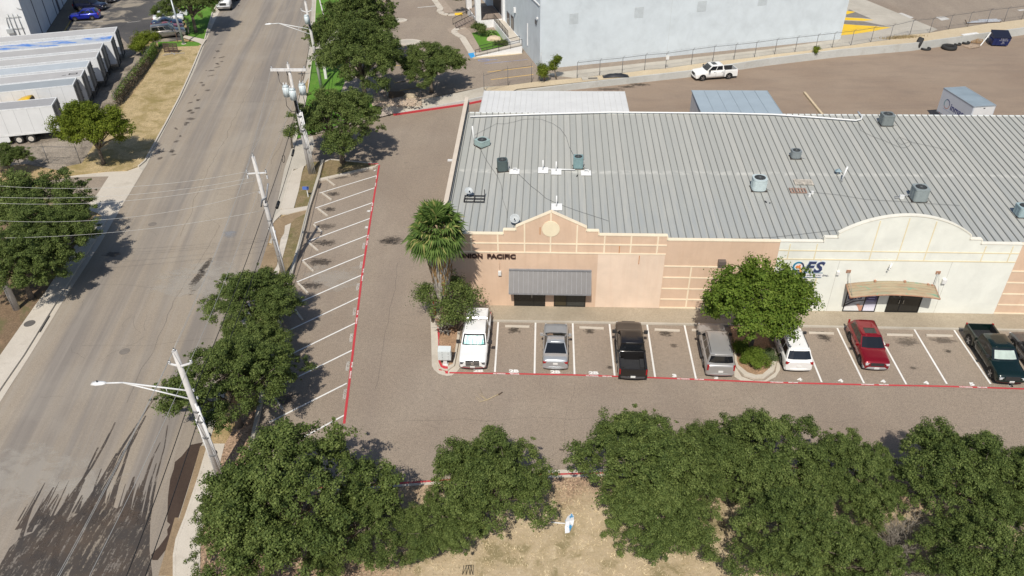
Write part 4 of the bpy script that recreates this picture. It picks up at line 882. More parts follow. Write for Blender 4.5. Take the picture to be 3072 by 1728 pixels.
for txt, xa_, xb_ in (('F', FW(F2, 285, 205)[0], FW(F2, 445, 205)[0]), ('S', FW(F2, 425, 205)[0], xFe)):
    for (mt, yo, gr, bo) in ((ltb, .0, .035, .05), (navy, .012, 0, .03)):
        o = walltext(txt, 0, 0, 1.0, mt, None, 0, ext=.02, bold=bo, shear=.25, name='sign_letter'); xsv = [v.co.x for v in o.data.vertices]; zsv = [v.co.z for v in o.data.vertices]
        sx_ = (xb_-xa_+2*gr)/(max(xsv)-min(xsv)); sz_ = (hF+2*gr)/(max(zsv)-min(zsv)); x0_ = min(xsv); zc_ = (max(zsv)+min(zsv))/2
        for v in o.data.vertices: v.co = Vector(((v.co.x-x0_)*sx_+xa_-gr-qs.location.x, v.co.y-.03-yo, (v.co.z-zc_)*sz_+zm-qs.location.z))
        o.parent = qs
bA = FW(F2, 150, 300); bB = FW(F2, 548, 360)
zA_ = (FW(F2, 400, 303)[1]); zB_ = FW(F2, 400, 362)[1]
g = MB(); g.bx(bA[0], FW(F2, 290, 330)[0], YW-.05, YW-.006, zB_, zA_); g.build('sign_board', pm('dark_sign_board', (.03, .04, .05), .4), qs, True)
g = MB(); g.bx(FW(F2, 290, 330)[0]+.002, FW(F2, 545, 330)[0], YW-.05, YW-.006, zB_, zA_); g.build('sign_board', whitep, qs, True)
g = MB(); g.bx(bA[0], FW(F2, 548, 330)[0], YW-.055, YW-.006, zA_+.002, zA_+.05); g.bx(bA[0], FW(F2, 535, 360)[0], YW-.055, YW-.006, zB_-.05, zB_-.002); g.build('sign_edge', pm('teal_edge', (.10, .20, .26), .4), qs, True)
o = walltext('electric inc.', FW(F2, 300, 330)[0], (zA_+zB_)/2, .27, navy, qs, YW-.052, bold=.004, shear=.2, sx=1.35, name='sign_text'); o2 = walltext('QFS', bA[0]+.1, (zA_+zB_)/2, .2, whitep, qs, YW-.052, name='sign_text') if False else None

# ---- things on the roof
R1 = (1380, 330, 4.262); R2 = (2180, 330, 3.578)
TB = MB
def rooftop(name, label, cat, p, grp=None, rz=0.): return thing(name, label, cat, p, rz, grp)
def ac_unit(p, w_, h_, col, label, round_=True, rz=.1, top=None):
    t = rooftop('air_conditioner', label, 'air conditioner', (p[0], p[1]+w_/2, p[2]+.03), 'condenser units on the metal roof', rz)
    body = pm('condenser_'+str(len(bpy.data.materials)), col, .5, .08, 4); dark = pm('condenser_grille_dark', (.02, .022, .024), .7)
    g = MB(); q = []
    k = 28; ex = .55 if round_ else .22
    for i in range(k):
        a = 2*PI*i/k; ca, sa = math.cos(a), math.sin(a); q.append((w_/2*math.copysign(abs(ca)**ex, ca), w_/2*math.copysign(abs(sa)**ex, sa)))
    g.prism(q, .1, .1+h_*.93)
    for i in range(k):
        a = q[i]; g.beam((a[0]*1.005, a[1]*1.005, .14), (a[0]*1.005, a[1]*1.005, .1+h_*.86), .022, .022)
    g.prism([(x*1.03, y*1.03) for x, y in q], .1+h_*.88, .1+h_)
    g.build('cabinet', body, t)
    g = MB(); zt_ = .1+h_; g.cyl(0, 0, zt_-.0, zt_+.012, w_*.40, n=24); g.build('fan_opening', dark, t)
    g = MB()
    for r in (.16, .26, .36): g.tube([(w_*r*math.cos(a), w_*r*math.sin(a), zt_+.025) for a in np.linspace(0, 2*PI, 21)], .008, 4)
    for i in range(4): a = PI*i/4; g.beam((-w_*.4*math.cos(a), -w_*.4*math.sin(a), zt_+.02), (w_*.4*math.cos(a), w_*.4*math.sin(a), zt_+.02), .014, .012)
    g.cyl(0, 0, zt_+.012, zt_+.04, w_*.09, n=12); g.build('fan_guard', pm('guard_grey', (.12, .13, .13), .5), t)
    g = MB(); 
    for s in (-1, 1): g.bx(-w_/2-.08, w_/2+.08, s*w_*.38-.04, s*w_*.38+.04, 0, .1)
    g.bx(-w_/2-.04, -w_/2+.04, -w_*.42, w_*.42, -.02, .06); g.bx(w_/2-.04, w_/2+.04, -w_*.42, w_*.42, -.02, .06); g.build('base_rails', pm('rusty_black_rail', (.05, .04, .035), .8), t)
    g = MB(); g.bx(w_/2*.95, w_/2+.12, -.1, .12, .35, .65); g.tube([(w_/2+.05, 0, .35), (w_/2+.15, -.1, .1), (w_/2+.5, -.25, .0)], .025, 5); g.build('service_box', pm('service_grey', (.45, .46, .46), .5), t)
    return t
ac_unit(RP(R1, 280, 492), 1.05, .50, (.34, .44, .42), 'low pale green condenser unit with one fan at left end of roof', False, .75)
ac_unit(RP(R1, 540, 806), .86, .92, (.085, .115, .115), 'dark green rounded condenser unit left of the white vent patches', True, .2)
ac_unit(RP(R1, 1510, 768), .80, .95, (.20, .31, .32), 'teal ribbed condenser unit at the right end of the white pipe row', False, 0)
ac_unit(RP(R2, 745, 538), .80, .62, (.23, .26, .27), 'small grey round condenser unit above the large pale one', True, 0)
ac_unit(RP(R2, 350, 890), 1.12, .98, (.52, .60, .61), 'large pale grey round condenser unit raised on black legs', True, 0)
ac_unit(RP(R2, 1722, 184), 1.05, .95, (.20, .225, .225), 'dark grey square condenser unit at the roof ridge', False, 0)
ac_unit(RP(R2, 2072, 1002), 1.08, 1.05, (.28, .32, .32), 'grey square condenser unit with cables, above the white arched parapet', False, 0)
ac_unit(RP('B4', 1930, 205), .95, .8, (.33, .43, .45), 'pale blue condenser unit cut by the right edge of the photo', False, 0)
wp = pm('white_roof_mastic', (.80, .80, .79), .7, .05); pvc = pm('white_pvc', (.78, .78, .77), .4, .04)
def roof_vent(q, h_, label, patch=True, lean=(0, 0), r=.055):
    p = RP(*q); t = rooftop('vent_pipe', label, 'vent pipe', p, 'white vent pipes through the roof')
    g = MB(); g.tube([(0, 0, 0), (lean[0], lean[1], h_)], r, 10); g.build('pipe', pvc, t)
    g = MB(); g.cyl(0, 0, 0, .1, .12, .07, 12); g.build('boot', pm('grey_boot', (.2, .2, .2), .8), t)
    if patch: g = MB(); g.box(.02, -.12, .075, .86, .95, .03, 0, 0, math.atan(RS)); g.build('sealed_patch', wp, t)
    return t
roof_vent((R1, 1060, 772), .95, 'white vent pipe on the leftmost sealed white patch of the row'); roof_vent((R1, 1228, 790), .95, 'white vent pipe on the larger second sealed white patch'); roof_vent((R1, 1233, 1240), 1.0, 'white vent pipe on its own patch just above the gable peak')
roof_vent((R1, 185, 440), 1.75, 'tall bare white pipe beside the low pale green condenser', False, (-.12, 0), .06); roof_vent((R2, 1228, 768), 1.35, 'leaning bare white pipe in the middle right of the roof', False, (.22, .0), .07)
for q, lb in (((R1, 1610, 815), 'square white sealed roof patch right of the teal condenser'), ((R1, 697, 797), 'square white sealed roof patch right of the dark green condenser')):
    p = RP(*q); t = rooftop('roof_patch', lb, 'roof patch', p); g = MB(); g.box(0, 0, .075, .85, .8, .03, 0, 0, math.atan(RS)); g.build('mastic', wp, t); g = MB(); g.tube([(-.1, .2, .05), (-.1, .2, .3), (.2, .1, .35), (.2, .1, .08)], .04, 6); g.build('pipe_bend', pvc, t)
a = RP(R1, 1085, 770); b = RP(R1, 1470, 778); g = MB(); g.tube([(a[0], a[1], a[2]+.12), (b[0], b[1]-.02, b[2]+.12)], .055, 8); tag(g.build('roof_pipe', pvc), 'short white pipe joining the two vent patches to the teal condenser', 'pipe')
pl = [RP(R1, 130, 105), RP(R1, 935, 75), RP(R1, 1918, 50), RP(R2, 0, 52), RP(R2, 490, 65), RP(R2, 1000, 100), RP(R2, 1380, 130), RP(R2, 1435, 118), RP(R2, 1450, 92), RP(R2, 1405, 38)]
g = MB(); g.tube([(p[0], p[1], max(p[2], 0)+.17) for p in pl], .075, 8); tag(g.build('roof_pipe', pvc), 'very long white pipe lying along the ridge and hooking back at its end', 'pipe')
def cable(pts, label, r=.010, z=.085, grp=None):
    g = MB(); g.tube([(p[0], p[1], p[2]+z) for p in pts], r, 5); return tag(g.build('cable', pm('grey_cable', (.07, .07, .07), .6)), label, 'cable', grp)
cable([RP(R1, *q) for q in ((185, 330), (300, 270), (390, 225), (470, 182), (560, 188), (700, 160), (800, 130), (950, 122), (1040, 128), (1190, 185), (1280, 245), (1360, 355), (1395, 480), (1460, 600))], 'thin black cable curving over the upper left roof to the teal condenser')
cable([RP(R1, *q) for q in ((740, 820), (830, 905), (910, 985), (1000, 1050), (1100, 1140), (1230, 1200), (1500, 1300), (1720, 1370), (1900, 1430))], 'thin black cable running diagonally past the gable peak vent')
cable([RP(R1, *q) for q in ((260, 510), (330, 640), (400, 745), (480, 860), (530, 980), (545, 1150), (600, 1300), (600, 1400))], 'thin black cable snaking down from the low pale green condenser')
cable([RP(R2, *q) for q in ((900, 890), (1200, 920), (1500, 970), (1850, 990), (2100, 1010), (2500, 1035))], 'thin black cable running right from the loose white boxes')
cable([RP(R2, *q) for q in ((1400, 110), (1440, 230), (1560, 290), (1700, 340), (1830, 400), (1900, 415), (1960, 395), (1985, 350), (1930, 330), (1850, 300), (1820, 340), (1870, 380), (1960, 350), (2200, 400), (2450, 460))], 'looped black cable lying on the upper right of the roof')
cable([RP(R2, *q) for q in ((60, 1390), (500, 1375), (900, 1330), (1150, 1300), (1260, 1290))], 'thin black cable along the lower roof edge left of the arched parapet')
# rack, dishes, leftover grilles
p = RP(R1, 180, 1190); t = rooftop('metal_rack', 'empty black metal rack lying near the left end of the roof', 'rack', p); g = MB(); bm_ = pm('black_steel', (.02, .018, .018), .5)
for x in (-.8, 0, .8): g.beam((x, 0, .1), (x, .9, .18), .07, .07)
for y in (0, .45, .9): g.beam((-.85, y, .12+.07*y), (.85, y, .12+.07*y), .07, .06)
g.beam((.8, .9, .1), (.8, .9, .75), .06, .06); g.beam((-.8, 0, .1), (-.8, 0, .3), .06, .06); g.build('frame', bm_, t)
def dish(p, r, label, tilt, rz):
    t = rooftop('satellite_dish', label, 'satellite dish', p, None, rz); g = MB(); rings = []
    for i, (rr_, zz) in enumerate(((.02, 0), (r*.5, .03), (r*.85, .09), (r, .13), (r*1.0, .14), (r*.84, .10), (r*.5, .045), (.02, .015))): rings.append([(rr_*math.cos(a), rr_*math.sin(a), zz) for a in np.linspace(0, 2*PI, 21)[:-1]])
    g.loft(rings, 0, True, True); g.xf(Matrix.Translation((0, 0, .55)) @ Matrix.Rotation(tilt, 4, 'X')); g.build('reflector', pm('dish_grey', (.45, .48, .49), .5), t)
    g = MB(); g.tube([(0, 0, 0), (0, 0, .55)], .03, 8); g.build('mast', steelm, t); g = MB(); g.tube([(0, 0, .5), (0, -.35, .72)], .02, 6); g.box(0, -.36, .74, .08, .12, .08); g.build('feed_arm', bm_, t)
dish(RP(R1, 115, 1118), .33, 'satellite dish beside the black metal rack', .5, .3); dish(RP(R1, 702, 1472), .38, 'white satellite dish just left of the gable', .75, 0)
for q, lb, col, w_ in (((R2, 835, 815), 'pale slatted pallet lying on the roof, upper of two', (.55, .50, .43), (1.5, .75)), ((R2, 775, 900), 'reddish brown slatted grille lying on the roof, lower of two', (.34, .22, .17), (1.25, .75))):
    p = RP(*q); t = rooftop('roof_pallet', lb, 'pallet', p); g = MB(); m_ = pm('slat_'+lb[:5], col, .85, .3, 5)
    if w_[0] > 1.3:
        for i in range(5): g.beam((-.75, .08+i*.17, .13+i*.012), (.75, .08+i*.17, .13+i*.012), .10, .03)
        for x in (-.68, 0, .68): g.beam((x, .03, .07), (x, .8, .11), .08, .08)
    else:
        for i in range(6): g.beam((-.6+i*.24, 0, .12), (-.6+i*.24, .75, .15), .11, .03)
        for y in (.05, .7): g.beam((-.65, y, .08), (.65, y, .08), .06, .06)
    g.build('slats', m_, t)
for q, lb in (((R2, 885, 925), 'small white electrical box on the roof, lower of two'), ((R2, 915, 900), 'small white electrical box on the roof, upper of two')):
    p = RP(*q); t = rooftop('electrical_box', lb, 'box', p); g = MB(); g.bx(-.09, .09, -.09, .09, 0, .2); g.bx(-.1, .1, -.1, .1, .2, .23); g.build('case', wbx, t)
p = RP(R2, 1870, 950); t = rooftop('electrical_box', 'white disconnect box and bundled cable left of the square grey condenser', 'box', p); g = MB(); g.bx(-.15, .2, -.1, .1, 0, .3); g.build('case', wbx, t)
g = MB(); g.tube([(.2, 0, .2), (.5, .2, .3), (.8, .1, .2), (1.0, .3, .3)], .025, 5); g.tube([(-.1, 0, .1), (-.5, -.1, .1), (-.4, .2, .1), (0, .1, .15)], .03, 5); g.build('cable_bundle', pm('grey_flex', (.45, .46, .47), .5), t)
p = RP(R2, 1190, 690); t = rooftop('roof_cowl', 'small blue grey triangular roof cowl left of the leaning white pipe', 'vent', p); g = MB(); g.tube([(0, 0, 0), (0, 0, .3)], .08, 8); g.build('neck', steelm, t); g = MB(); g.add([(-.25, -.2, .3), (.25, -.2, .3), (.25, .2, .3), (-.25, .2, .3), (0, 0, .55)], [(0, 1, 4), (1, 2, 4), (2, 3, 4), (3, 0, 4), (3, 2, 1, 0)]); g.build('cap', pm('cowl_blue', (.25, .34, .38), .5), t)
p = RP(R1, 1490, 860); g = MB(); g.beam((0, 0, .09), (.12, .25, .11), .07, .04); o = g.build('debris', bm_); o.location = p; tag(o, 'small black strip lying below the teal condenser', 'debris')
p = RP(R2, 405, 985); g = MB(); g.beam((0, 0, .09), (.12, -.25, .09), .07, .04); g.beam((.3, -.3, .09), (.4, -.35, .09), .05, .04); o = g.build('debris', bm_); o.location = p; tag(o, 'black scraps lying below the large pale condenser', 'debris')

# ---- rear canopies
def canopy_roof(px4, z, col, name, label, ribs, sidecol):
    P_ = [G(*q, z) for q in px4]
    t = thing(name, label, 'canopy', ((P_[2][0]+P_[3][0])/2, P_[3][1], 0))
    g = MB(); x0, x1_ = (P_[0][0]+P_[3][0])/2, (P_[1][0]+P_[2][0])/2; y1 = (P_[0][1]+P_[1][1])/2; y0 = Yr+.22
    g.add([(x0, y0, z+.45), (x1_, y0, z+.45), (x1_, y1, z), (x0, y1, z), (x0, y0, z+.33), (x1_, y0, z+.33), (x1_, y1, z-.12), (x0, y1, z-.12)], [(0, 1, 2, 3), (7, 6, 5, 4), (0, 4, 5, 1), (1, 5, 6, 2), (2, 6, 7, 3), (3, 7, 4, 0)])
    for i in range(ribs+1):
        x = x0+(x1_-x0)*i/ribs; g.beam((x, y0, z+.47), (x, y1, z+.02), .05, .04, 1)
    g.build('roof', [pm(name+'_metal', col, .5, .05, .6), pm(name+'_rib', mul(col, .88), .5)], t, True)
    g = MB()
    for x in (x0+.15, (x0+x1_)/2, x1_-.15): g.bx(x-.08, x+.08, y1-.35, y1-.2, 0, z-.12)
    g.build('posts', steelm, t, True)
    return t, x0, x1_, y0, y1
canopy_roof([(1449, 272), (1876, 274), (1884, 338), (1443, 338)], 4.3, (.70, .70, .685), 'rear_canopy', 'white ribbed metal canopy behind the left part of the roof ridge', 26, None)
t, x0, x1_, y0, y1 = canopy_roof([(2089, 271), (2301, 271), (2343, 343), (2087, 343)], 4.3, (.36, .43, .48), 'rear_canopy', 'blue grey flat metal canopy behind the middle of the roof ridge', 6, None)
g = MB(); g.bx(x0+.02, x0+.12, y0, y1-.4, .6, 4.1); g.bx(x1_-.12, x1_-.02, y0, y1-.4, .6, 4.1); g.build('side_panel', pm('pale_panel', (.62, .64, .66), .5), t, True)

# ------------------------------------------------------------------ big pale warehouse
cA = np.array(G(1619.5, 208, ZU)); cB = np.array(U('A4', 545, 296)); dF = (cB-cA)/np.linalg.norm(cB-cA); LF = np.linalg.norm(cB-cA); nF = np.array([dF[1], -dF[0]])   # outward normal of the front
dS = -nF
WH = thing('warehouse', 'huge pale grey warehouse with long blank wall beyond the fence', 'building', (cA[0], cA[1], ZU))
HW = 10.5
def WPt(a, b, z): p = cA+dF*a+dS*b; return (p[0], p[1], z)
wm = stucco('pale_grey_wall', (.585, .64, .675), .012, (.55, .60, .625)); wm2 = stucco('grey_side_wall', (.50, .53, .54), .05)
g = MB(); V = [WPt(0, 0, ZU), WPt(LF, 0, ZU), WPt(LF, 55, ZU), WPt(0, 55, ZU), WPt(0, 0, HW), WPt(LF, 0, HW), WPt(LF, 55, HW), WPt(0, 55, HW)]
g.add(V, [(0, 1, 5, 4), (1, 2, 6, 5), (2, 3, 7, 6), (4, 5, 6, 7)], 0); g.add([V[0], V[3], V[7], V[4]], [(3, 2, 1, 0)][0:1], 0); g.build('walls', wm, WH, True)
def onplane(u, v, P0, nrm):
    d = ray(u, v); t = ((P0[0])*nrm[0]+(P0[1])*nrm[1])/(d[0]*nrm[0]+d[1]*nrm[1]); return np.array([d[0]*t, d[1]*t, CAMH+d[2]*t])
def wf(n, x, y): p = onplane(*c(n, x, y), cA, nF); return (np.dot(p[:2]-cA, dF), p[2])
def ws(n, x, y): p = onplane(*c(n, x, y), cA, dF); return (np.dot(p[:2]-cA, dS), p[2])
def wbox(a0, a1, z0, z1, out, mat, name, side=False, parent=None, world=True):
    g = MB()
    if side: q = [WPt(-out, a0, z0), WPt(-out, a1, z0), WPt(-.0, a1, z0), WPt(-.0, a0, z0), WPt(-out, a0, z1), WPt(-out, a1, z1), WPt(-.0, a1, z1), WPt(-.0, a0, z1)]
    else: q = [WPt(a0, -out, z0), WPt(a1, -out, z0), WPt(a1, 0, z0), WPt(a0, 0, z0), WPt(a0, -out, z1), WPt(a1, -out, z1), WPt(a1, 0, z1), WPt(a0, 0, z1)]
    g.add(q, [(0, 1, 5, 4), (1, 2, 6, 5), (2, 3, 7, 6), (3, 0, 4, 7), (4, 5, 6, 7), (3, 2, 1, 0)]); return g.build(name, mat, parent or WH, True)
lv = pm('louvre_grey', (.42, .45, .455), .7)
for q in ((468, 97, 178), (962, 50, 132), (1438, 5, 85), (1900, -40, 38)):
    a, z1_ = wf('A3', q[0], q[1]); _, z0_ = wf('A3', q[0], q[2]); w_ = wf('A3', q[0]+34, q[1])[0]-a
    g = MB(); k = 9
    for i in range(k):
        z = z0_+(z1_-z0_)*i/k; hgt = (z1_-z0_)/k*.35
        V = [WPt(a-w_, -.03, z), WPt(a+w_, -.03, z), WPt(a+w_, 0, z+hgt), WPt(a-w_, 0, z+hgt), WPt(a-w_, 0, z-.01), WPt(a+w_, 0, z-.01)]
        g.add(V, [(0, 1, 2, 3), (0, 4, 5, 1)])
    g.build('louvre', lv, WH, True)
a, z = wf('A3', 1190, 200); wbox(a-.015, a+.015, ZU, HW-.2, .006, pm('joint_line', (.50, .53, .53), .8), 'wall_joint')
KB = (1380, 0, 6.44)
wdk = pm('side_window_glass', (.03, .035, .045), .15); wfr = pm('window_frame_grey', (.12, .12, .13), .5)
for (xa_, ya_, xb_, yb_) in ((912, 190, 960, 525), (988, 258, 1040, 610)):
    a0, zt_ = ws(KB, xb_, ya_+60); a1, zb_ = ws(KB, xa_, yb_-60); z0_ = ws(KB, xb_, yb_)[1]; z1_ = ws(KB, xb_, ya_+75)[1]
    fr_ = wbox(a0, a1, z0_, z1_, .05, wfr, 'window', True); o = wbox(a0+.12, a1-.12, z0_+.12, z1_-.12, .06, wdk, 'pane', True, WH); o.parent = fr_
a, z = ws(KB, 1475, 430); wbox(a-.35, a+.35, z-.25, z+.3, .12, wfr, 'wall_vent', True)
a, z = ws(KB, 1505, 350); wbox(a-.1, a+.1, z-.12, z+.12, .2, whitep, 'wall_light', True)
a, z = ws(KB, 1072, 185); wbox(a-.18, a+.18, z-.4, z+.3, .3, whitep, 'wall_light', True)
a, z = ws(KB, 1310, 450); a2, z2_ = ws(KB, 1310, 880); wbox(a-.05, a+.05, z2_, z, .1, whitep, 'downspout', True)
a3, z3_ = ws(KB, 1540, 130); a4, z4_ = ws(KB, 1430, 10); wbox(a3, a3+16, HW-1.4, HW-1.28, .12, whitep, 'wall_pipe', True)
a5, _ = ws(KB, 860, 430)
wbox(a5-.45, a5+.45, ZU, HW, .35, whitep, 'pilaster', True)
# entrance porch
porch = pm('porch_dark', (.045, .045, .05), .6); dst = pm('brown_stone_step', (.30, .24, .20), .85, .2, 4)
wbox(a5+.5, a5+7.5, ZU+1.2, 8.0, .04, porch, 'porch_wall', True)
PZ = ZU+1.15
def SP(a, out, z): p = cA+dS*a-dF*out; return (p[0], p[1], z)
def sbox(a0, a1, o0, o1, z0, z1, mat, name, parent=None):
    g = MB(); q = [SP(a0, o0, z0), SP(a1, o0, z0), SP(a1, o1, z0), SP(a0, o1, z0), SP(a0, o0, z1), SP(a1, o0, z1), SP(a1, o1, z1), SP(a0, o1, z1)]
    g.add(q, [(0, 1, 5, 4), (1, 2, 6, 5), (2, 3, 7, 6), (3, 0, 4, 7), (4, 5, 6, 7), (3, 2, 1, 0)]); return g.build(name, mat, parent or WH, True)
sbox(a5+.2, a5+8, .05, 4.2, ZU, PZ, whitep, 'porch_floor')
sbox(a5+.3, a5+7.9, .1, 4.1, PZ, PZ+.02, dst, 'porch_paving')
sbox(a5+.2, a5+1.0, 3.6, 4.4, PZ, 9.0, whitep, 'porch_column'); sbox(a5+7.2, a5+8.0, 3.6, 4.4, PZ, 9.0, whitep, 'porch_column')
sbox(a5+.2, a5+8.0, .1, 4.4, 6.6, 9.2, whitep, 'porch_canopy')
# ramp: along the wall, then turning west
pr0 = U(KB, 1195, 1040); 
rA = ws(KB, 1190, 905)[0]
sbox(rA-.1, a5+.2, .02, 1.7, ZU, ZU+1.05, whitep, 'ramp'); sbox(rA, a5+.2, .1, 1.6, ZU+1.05, ZU+1.06, M['conc'], 'ramp_surface')
e0 = np.array(U(KB, 300, 1105)); e1 = np.array(U(KB, 1200, 1030)); dd = (e1-e0); Lr = np.linalg.norm(dd); dd /= Lr; nn = np.array([-dd[1], dd[0]])
if nn[1] < 0: nn = -nn
g = MB(); V = []
for s, h_ in ((0, .06), (1, 1.02)):
    p = e0+dd*Lr*s; q = p+nn*1.5; V += [(p[0], p[1], ZU), (p[0], p[1], ZU+h_), (q[0], q[1], ZU+h_), (q[0], q[1], ZU)]
g.add(V, [(0, 4, 5, 1), (1, 5, 6, 2), (2, 6, 7, 3), (4, 7, 6, 5)]); g.build('ramp', whitep, WH, True)
g = MB(); g.add([(V[1][0], V[1][1]+.1, V[1][2]+.006), (V[5][0], V[5][1]+.1, V[5][2]+.006), (V[6][0], V[6][1], V[6][2]+.006), (V[2][0], V[2][1], V[2][2]+.006)], [(0, 1, 2, 3)]); g.build('ramp_surface', M['conc'], WH, True)
def railing(p0, p1, z0, z1, h_=.95, n_=None, label=None):
    p0 = Vector((*p0[:2], z0)); p1 = Vector((*p1[:2], z1)); L = (p1-p0).length; g = MB(); u = Vector((0, 0, 1))
    g.beam(p0+u*h_, p1+u*h_, .06, .05); g.beam(p0+u*.12, p1+u*.12, .04, .04); k = max(2, int(L/1.6))
    for i in range(k+1): q = p0.lerp(p1, i/k); g.beam(q, q+u*h_, .05, .05, up=(0, 1, 0))
    m = int(L/.16)
    for i in range(m): q = p0.lerp(p1, (i+.5)/m); g.beam(q+u*.12, q+u*h_, .016, .016, up=(0, 1, 0))
    return g.build('railing', bm_, WH, True)
railing(V[1], V[5], ZU+.06, ZU+1.02); railing((V[2][0]+.8, V[2][1]), V[6], ZU+.15, ZU+1.02)
railing(SP(rA+1.5, 1.62, 0), SP(a5, 1.62, 0), ZU+1.05, ZU+1.05)
railing(SP(a5+.3, 1.7, 0), SP(a5+.3, 3.6, 0), PZ, PZ)
# stairs
s0 = np.array(U(KB, 130, 520)); s1 = np.array(U(KB, 190, 620)); sdir = np.array([dF[0], dF[1]]); 
for i in range(7):
    o_ = 4.3+(6-i)*.42
    sbox(a5+2.2, a5+5.6, o_-.02-.42*0, o_+.42, ZU, ZU+.16*(i+1), dst, 'stair') if False else None
g = MB()
for i in range(7):
    o0_, o1_ = 4.42, 4.42+(7-i)*.42; z0_, z1_ = ZU+.15*i+.002, ZU+.15*(i+1)
    q = [SP(a5+.9, o0_, z0_), SP(a5+3.2, o0_, z0_), SP(a5+3.2, o1_, z0_), SP(a5+.9, o1_, z0_), SP(a5+.9, o0_, z1_), SP(a5+3.2, o0_, z1_), SP(a5+3.2, o1_, z1_), SP(a5+.9, o1_, z1_)]
    g.add(q, [(0, 1, 5, 4), (1, 2, 6, 5), (2, 3, 7, 6), (3, 0, 4, 7), (4, 5, 6, 7)])
g.build('stairs', dst, WH, True)
railing(SP(a5+.85, 7.5, 0), SP(a5+.85, 4.6, 0), ZU, PZ); railing(SP(a5+3.25, 7.5, 0), SP(a5+3.25, 4.6, 0), ZU, PZ)
# garden in front of the porch, kerbed walks
gp = UL(KB, [(225, 640), (480, 600), (720, 600), (830, 780), (960, 880), (420, 985), (385, 920), (280, 740)])
g = MB(); g.sheet(gp, ZU+.05); struct('garden_lawn', g, M['green'])
g = MB(); g.sheet(UL(KB, [(100, 520), (225, 640), (280, 740), (385, 920), (420, 985), (370, 1050), (300, 1010), (160, 780), (90, 690), (0, 660), (-200, 640), (-250, 560), (-50, 520)]), ZU+.03)
g.sheet(UL(DA, [(620, -20), (770, 160), (770, 185), (640, 190), (570, 130), (520, -20)]), ZU+.03); struct('garden_walk', g, pm('brown_walk', (.36, .29, .23), .9, coords='Object'))
g = MB(); cw = UL(DA, [(1040, 770), (900, 545), (830, 510), (790, 480), (790, 450), (840, 415), (950, 395)])
for i in range(len(cw)-1): g.beam((*cw[i], ZU+.06), (*cw[i+1], ZU+.06), .95, .1)
cw = UL(DA, [(475, -30), (590, 130), (570, 170), (620, 205), (700, 220), (800, 218), (900, 210)])
for i in range(len(cw)-1): g.beam((*cw[i], ZU+.062), (*cw[i+1], ZU+.062), .95, .1)
struct('garden_kerb', g, M['conc'])
g = MB(); g.sheet(UL(KB, [(155, 1040), (240, 1018), (360, 1025), (365, 1058), (215, 1132)]), ZU+.034); struct('blue_ramp_paint', g, pm('blue_paint', (.045, .33, .68), .6))
g = MB(); g.sheet(UL(DA, [(793, 198), (905, 192), (905, 226), (793, 230)]), ZU+.118); struct('yellow_ramp_paint', g, M['yellow'])
g = MB(); g.sheet(UL(KB, [(215, 1132), (365, 1058), (1195, 1035), (1210, 1045), (600, 1108), (290, 1140)]), ZU+.03); struct('ramp_apron', g, M['sand'])
for cc, x, y, r in (('A2', 1075, 157, 1.1), ('A2', 1150, 322, 1.5)):
    p = U(cc, x, y); g = MB(); q = [(r*1.3*math.cos(a), r*.9*math.sin(a)) for a in np.linspace(0, 2*PI, 25)[:-1]]; g.prism(q, 0, .13); g.prism([(a*.68, b*.62) for a, b in q], .13, .15, 1); o = g.build('kerbed_planter_island', [M['conc'], M['conc2']]); o.location = (*p, ZU); o['kind'] = 'structure'
# ------------------------------------------------------------------ vehicles (front of each looks to local -Y)
tyre_m = pm('tyre_rubber', (.018, .018, .018), .85, .1); rim_m = pm('alloy_rim', (.38, .38, .39), .3, .05, 3, .8); rim_d = pm('dark_rim', (.06, .06, .065), .4, .05, 3, .5)
car_glass = pm('car_glass', (.012, .014, .017), .05, .1, 2, spec=.8); trim_m = pm('black_plastic_trim', (.03, .03, .032), .6, .1); chrome = pm('chrome', (.62, .62, .63), .15, .02, 2, .9)
lamp_m = pm('headlamp_glass', (.60, .62, .64), .12, .05); red_m = pm('tail_lamp', (.35, .012, .015), .2, .05); plate_m = pm('number_plate', (.80, .80, .78), .4, .03); well_m = pm('wheel_well', (.008, .008, .008), .9)
def ring(y, zb, zt, hw, taper=.94, crown=.03, sh=.86):
    h = zt-zb
    half = [(0, zt+crown), (hw*.45, zt+crown*.8), (hw*.80, zt+crown*.2), (hw*.93, zt-.03), (hw*.985, zt-.10*min(1, h*1.4)), (hw, zb+h*.58), (hw*.995, zb+h*.30), (hw*taper, zb)]
    pts = [(x, y, z) for x, z in half] + [(-x, y, z) for x, z in reversed(half[1:])]
    return pts
def wheel(t, x, y, r, wd, mat, side):
    g = MB(); rings = []
    for xx, rr_ in ((-wd/2, r*.72), (-wd/2, r*.93), (-wd/2+.03, r), (wd/2-.03, r), (wd/2, r*.93), (wd/2, r*.72)): rings.append([(xx, rr_*math.cos(a), rr_*math.sin(a)) for a in np.linspace(0, 2*PI, 25)[:-1]])
    g.loft(rings, 0, True, True); o = g.build('wheel', tyre_m, t); o.location = (x, y, r)
    g = MB(); xo = side*(wd/2+.004); k = 5
    q = [(xo-.0, r*.66*math.cos(a), r*.66*math.sin(a)) for a in np.linspace(0, 2*PI, 25)[:-1]]; q2 = [(xo-side*.02, p[1]*.1, p[2]*.1) for p in q]
    g.add(q+[(xo-side*.05, p[1]*.82, p[2]*.82) for p in q], [(i, (i+1) % 24, 24+(i+1) % 24, 24+i) for i in range(24)])
    for i in range(k):
        a = 2*PI*i/k; g.beam((xo-side*.01, 0, 0), (xo-side*.01, r*.64*math.cos(a), r*.64*math.sin(a)), .085, .03, up=(1, 0, 0))
    g.tube([(xo-side*.03, 0, 0), (xo+side*.01, 0, 0)], r*.16, 10); g.build('rim', mat, o)
    return o
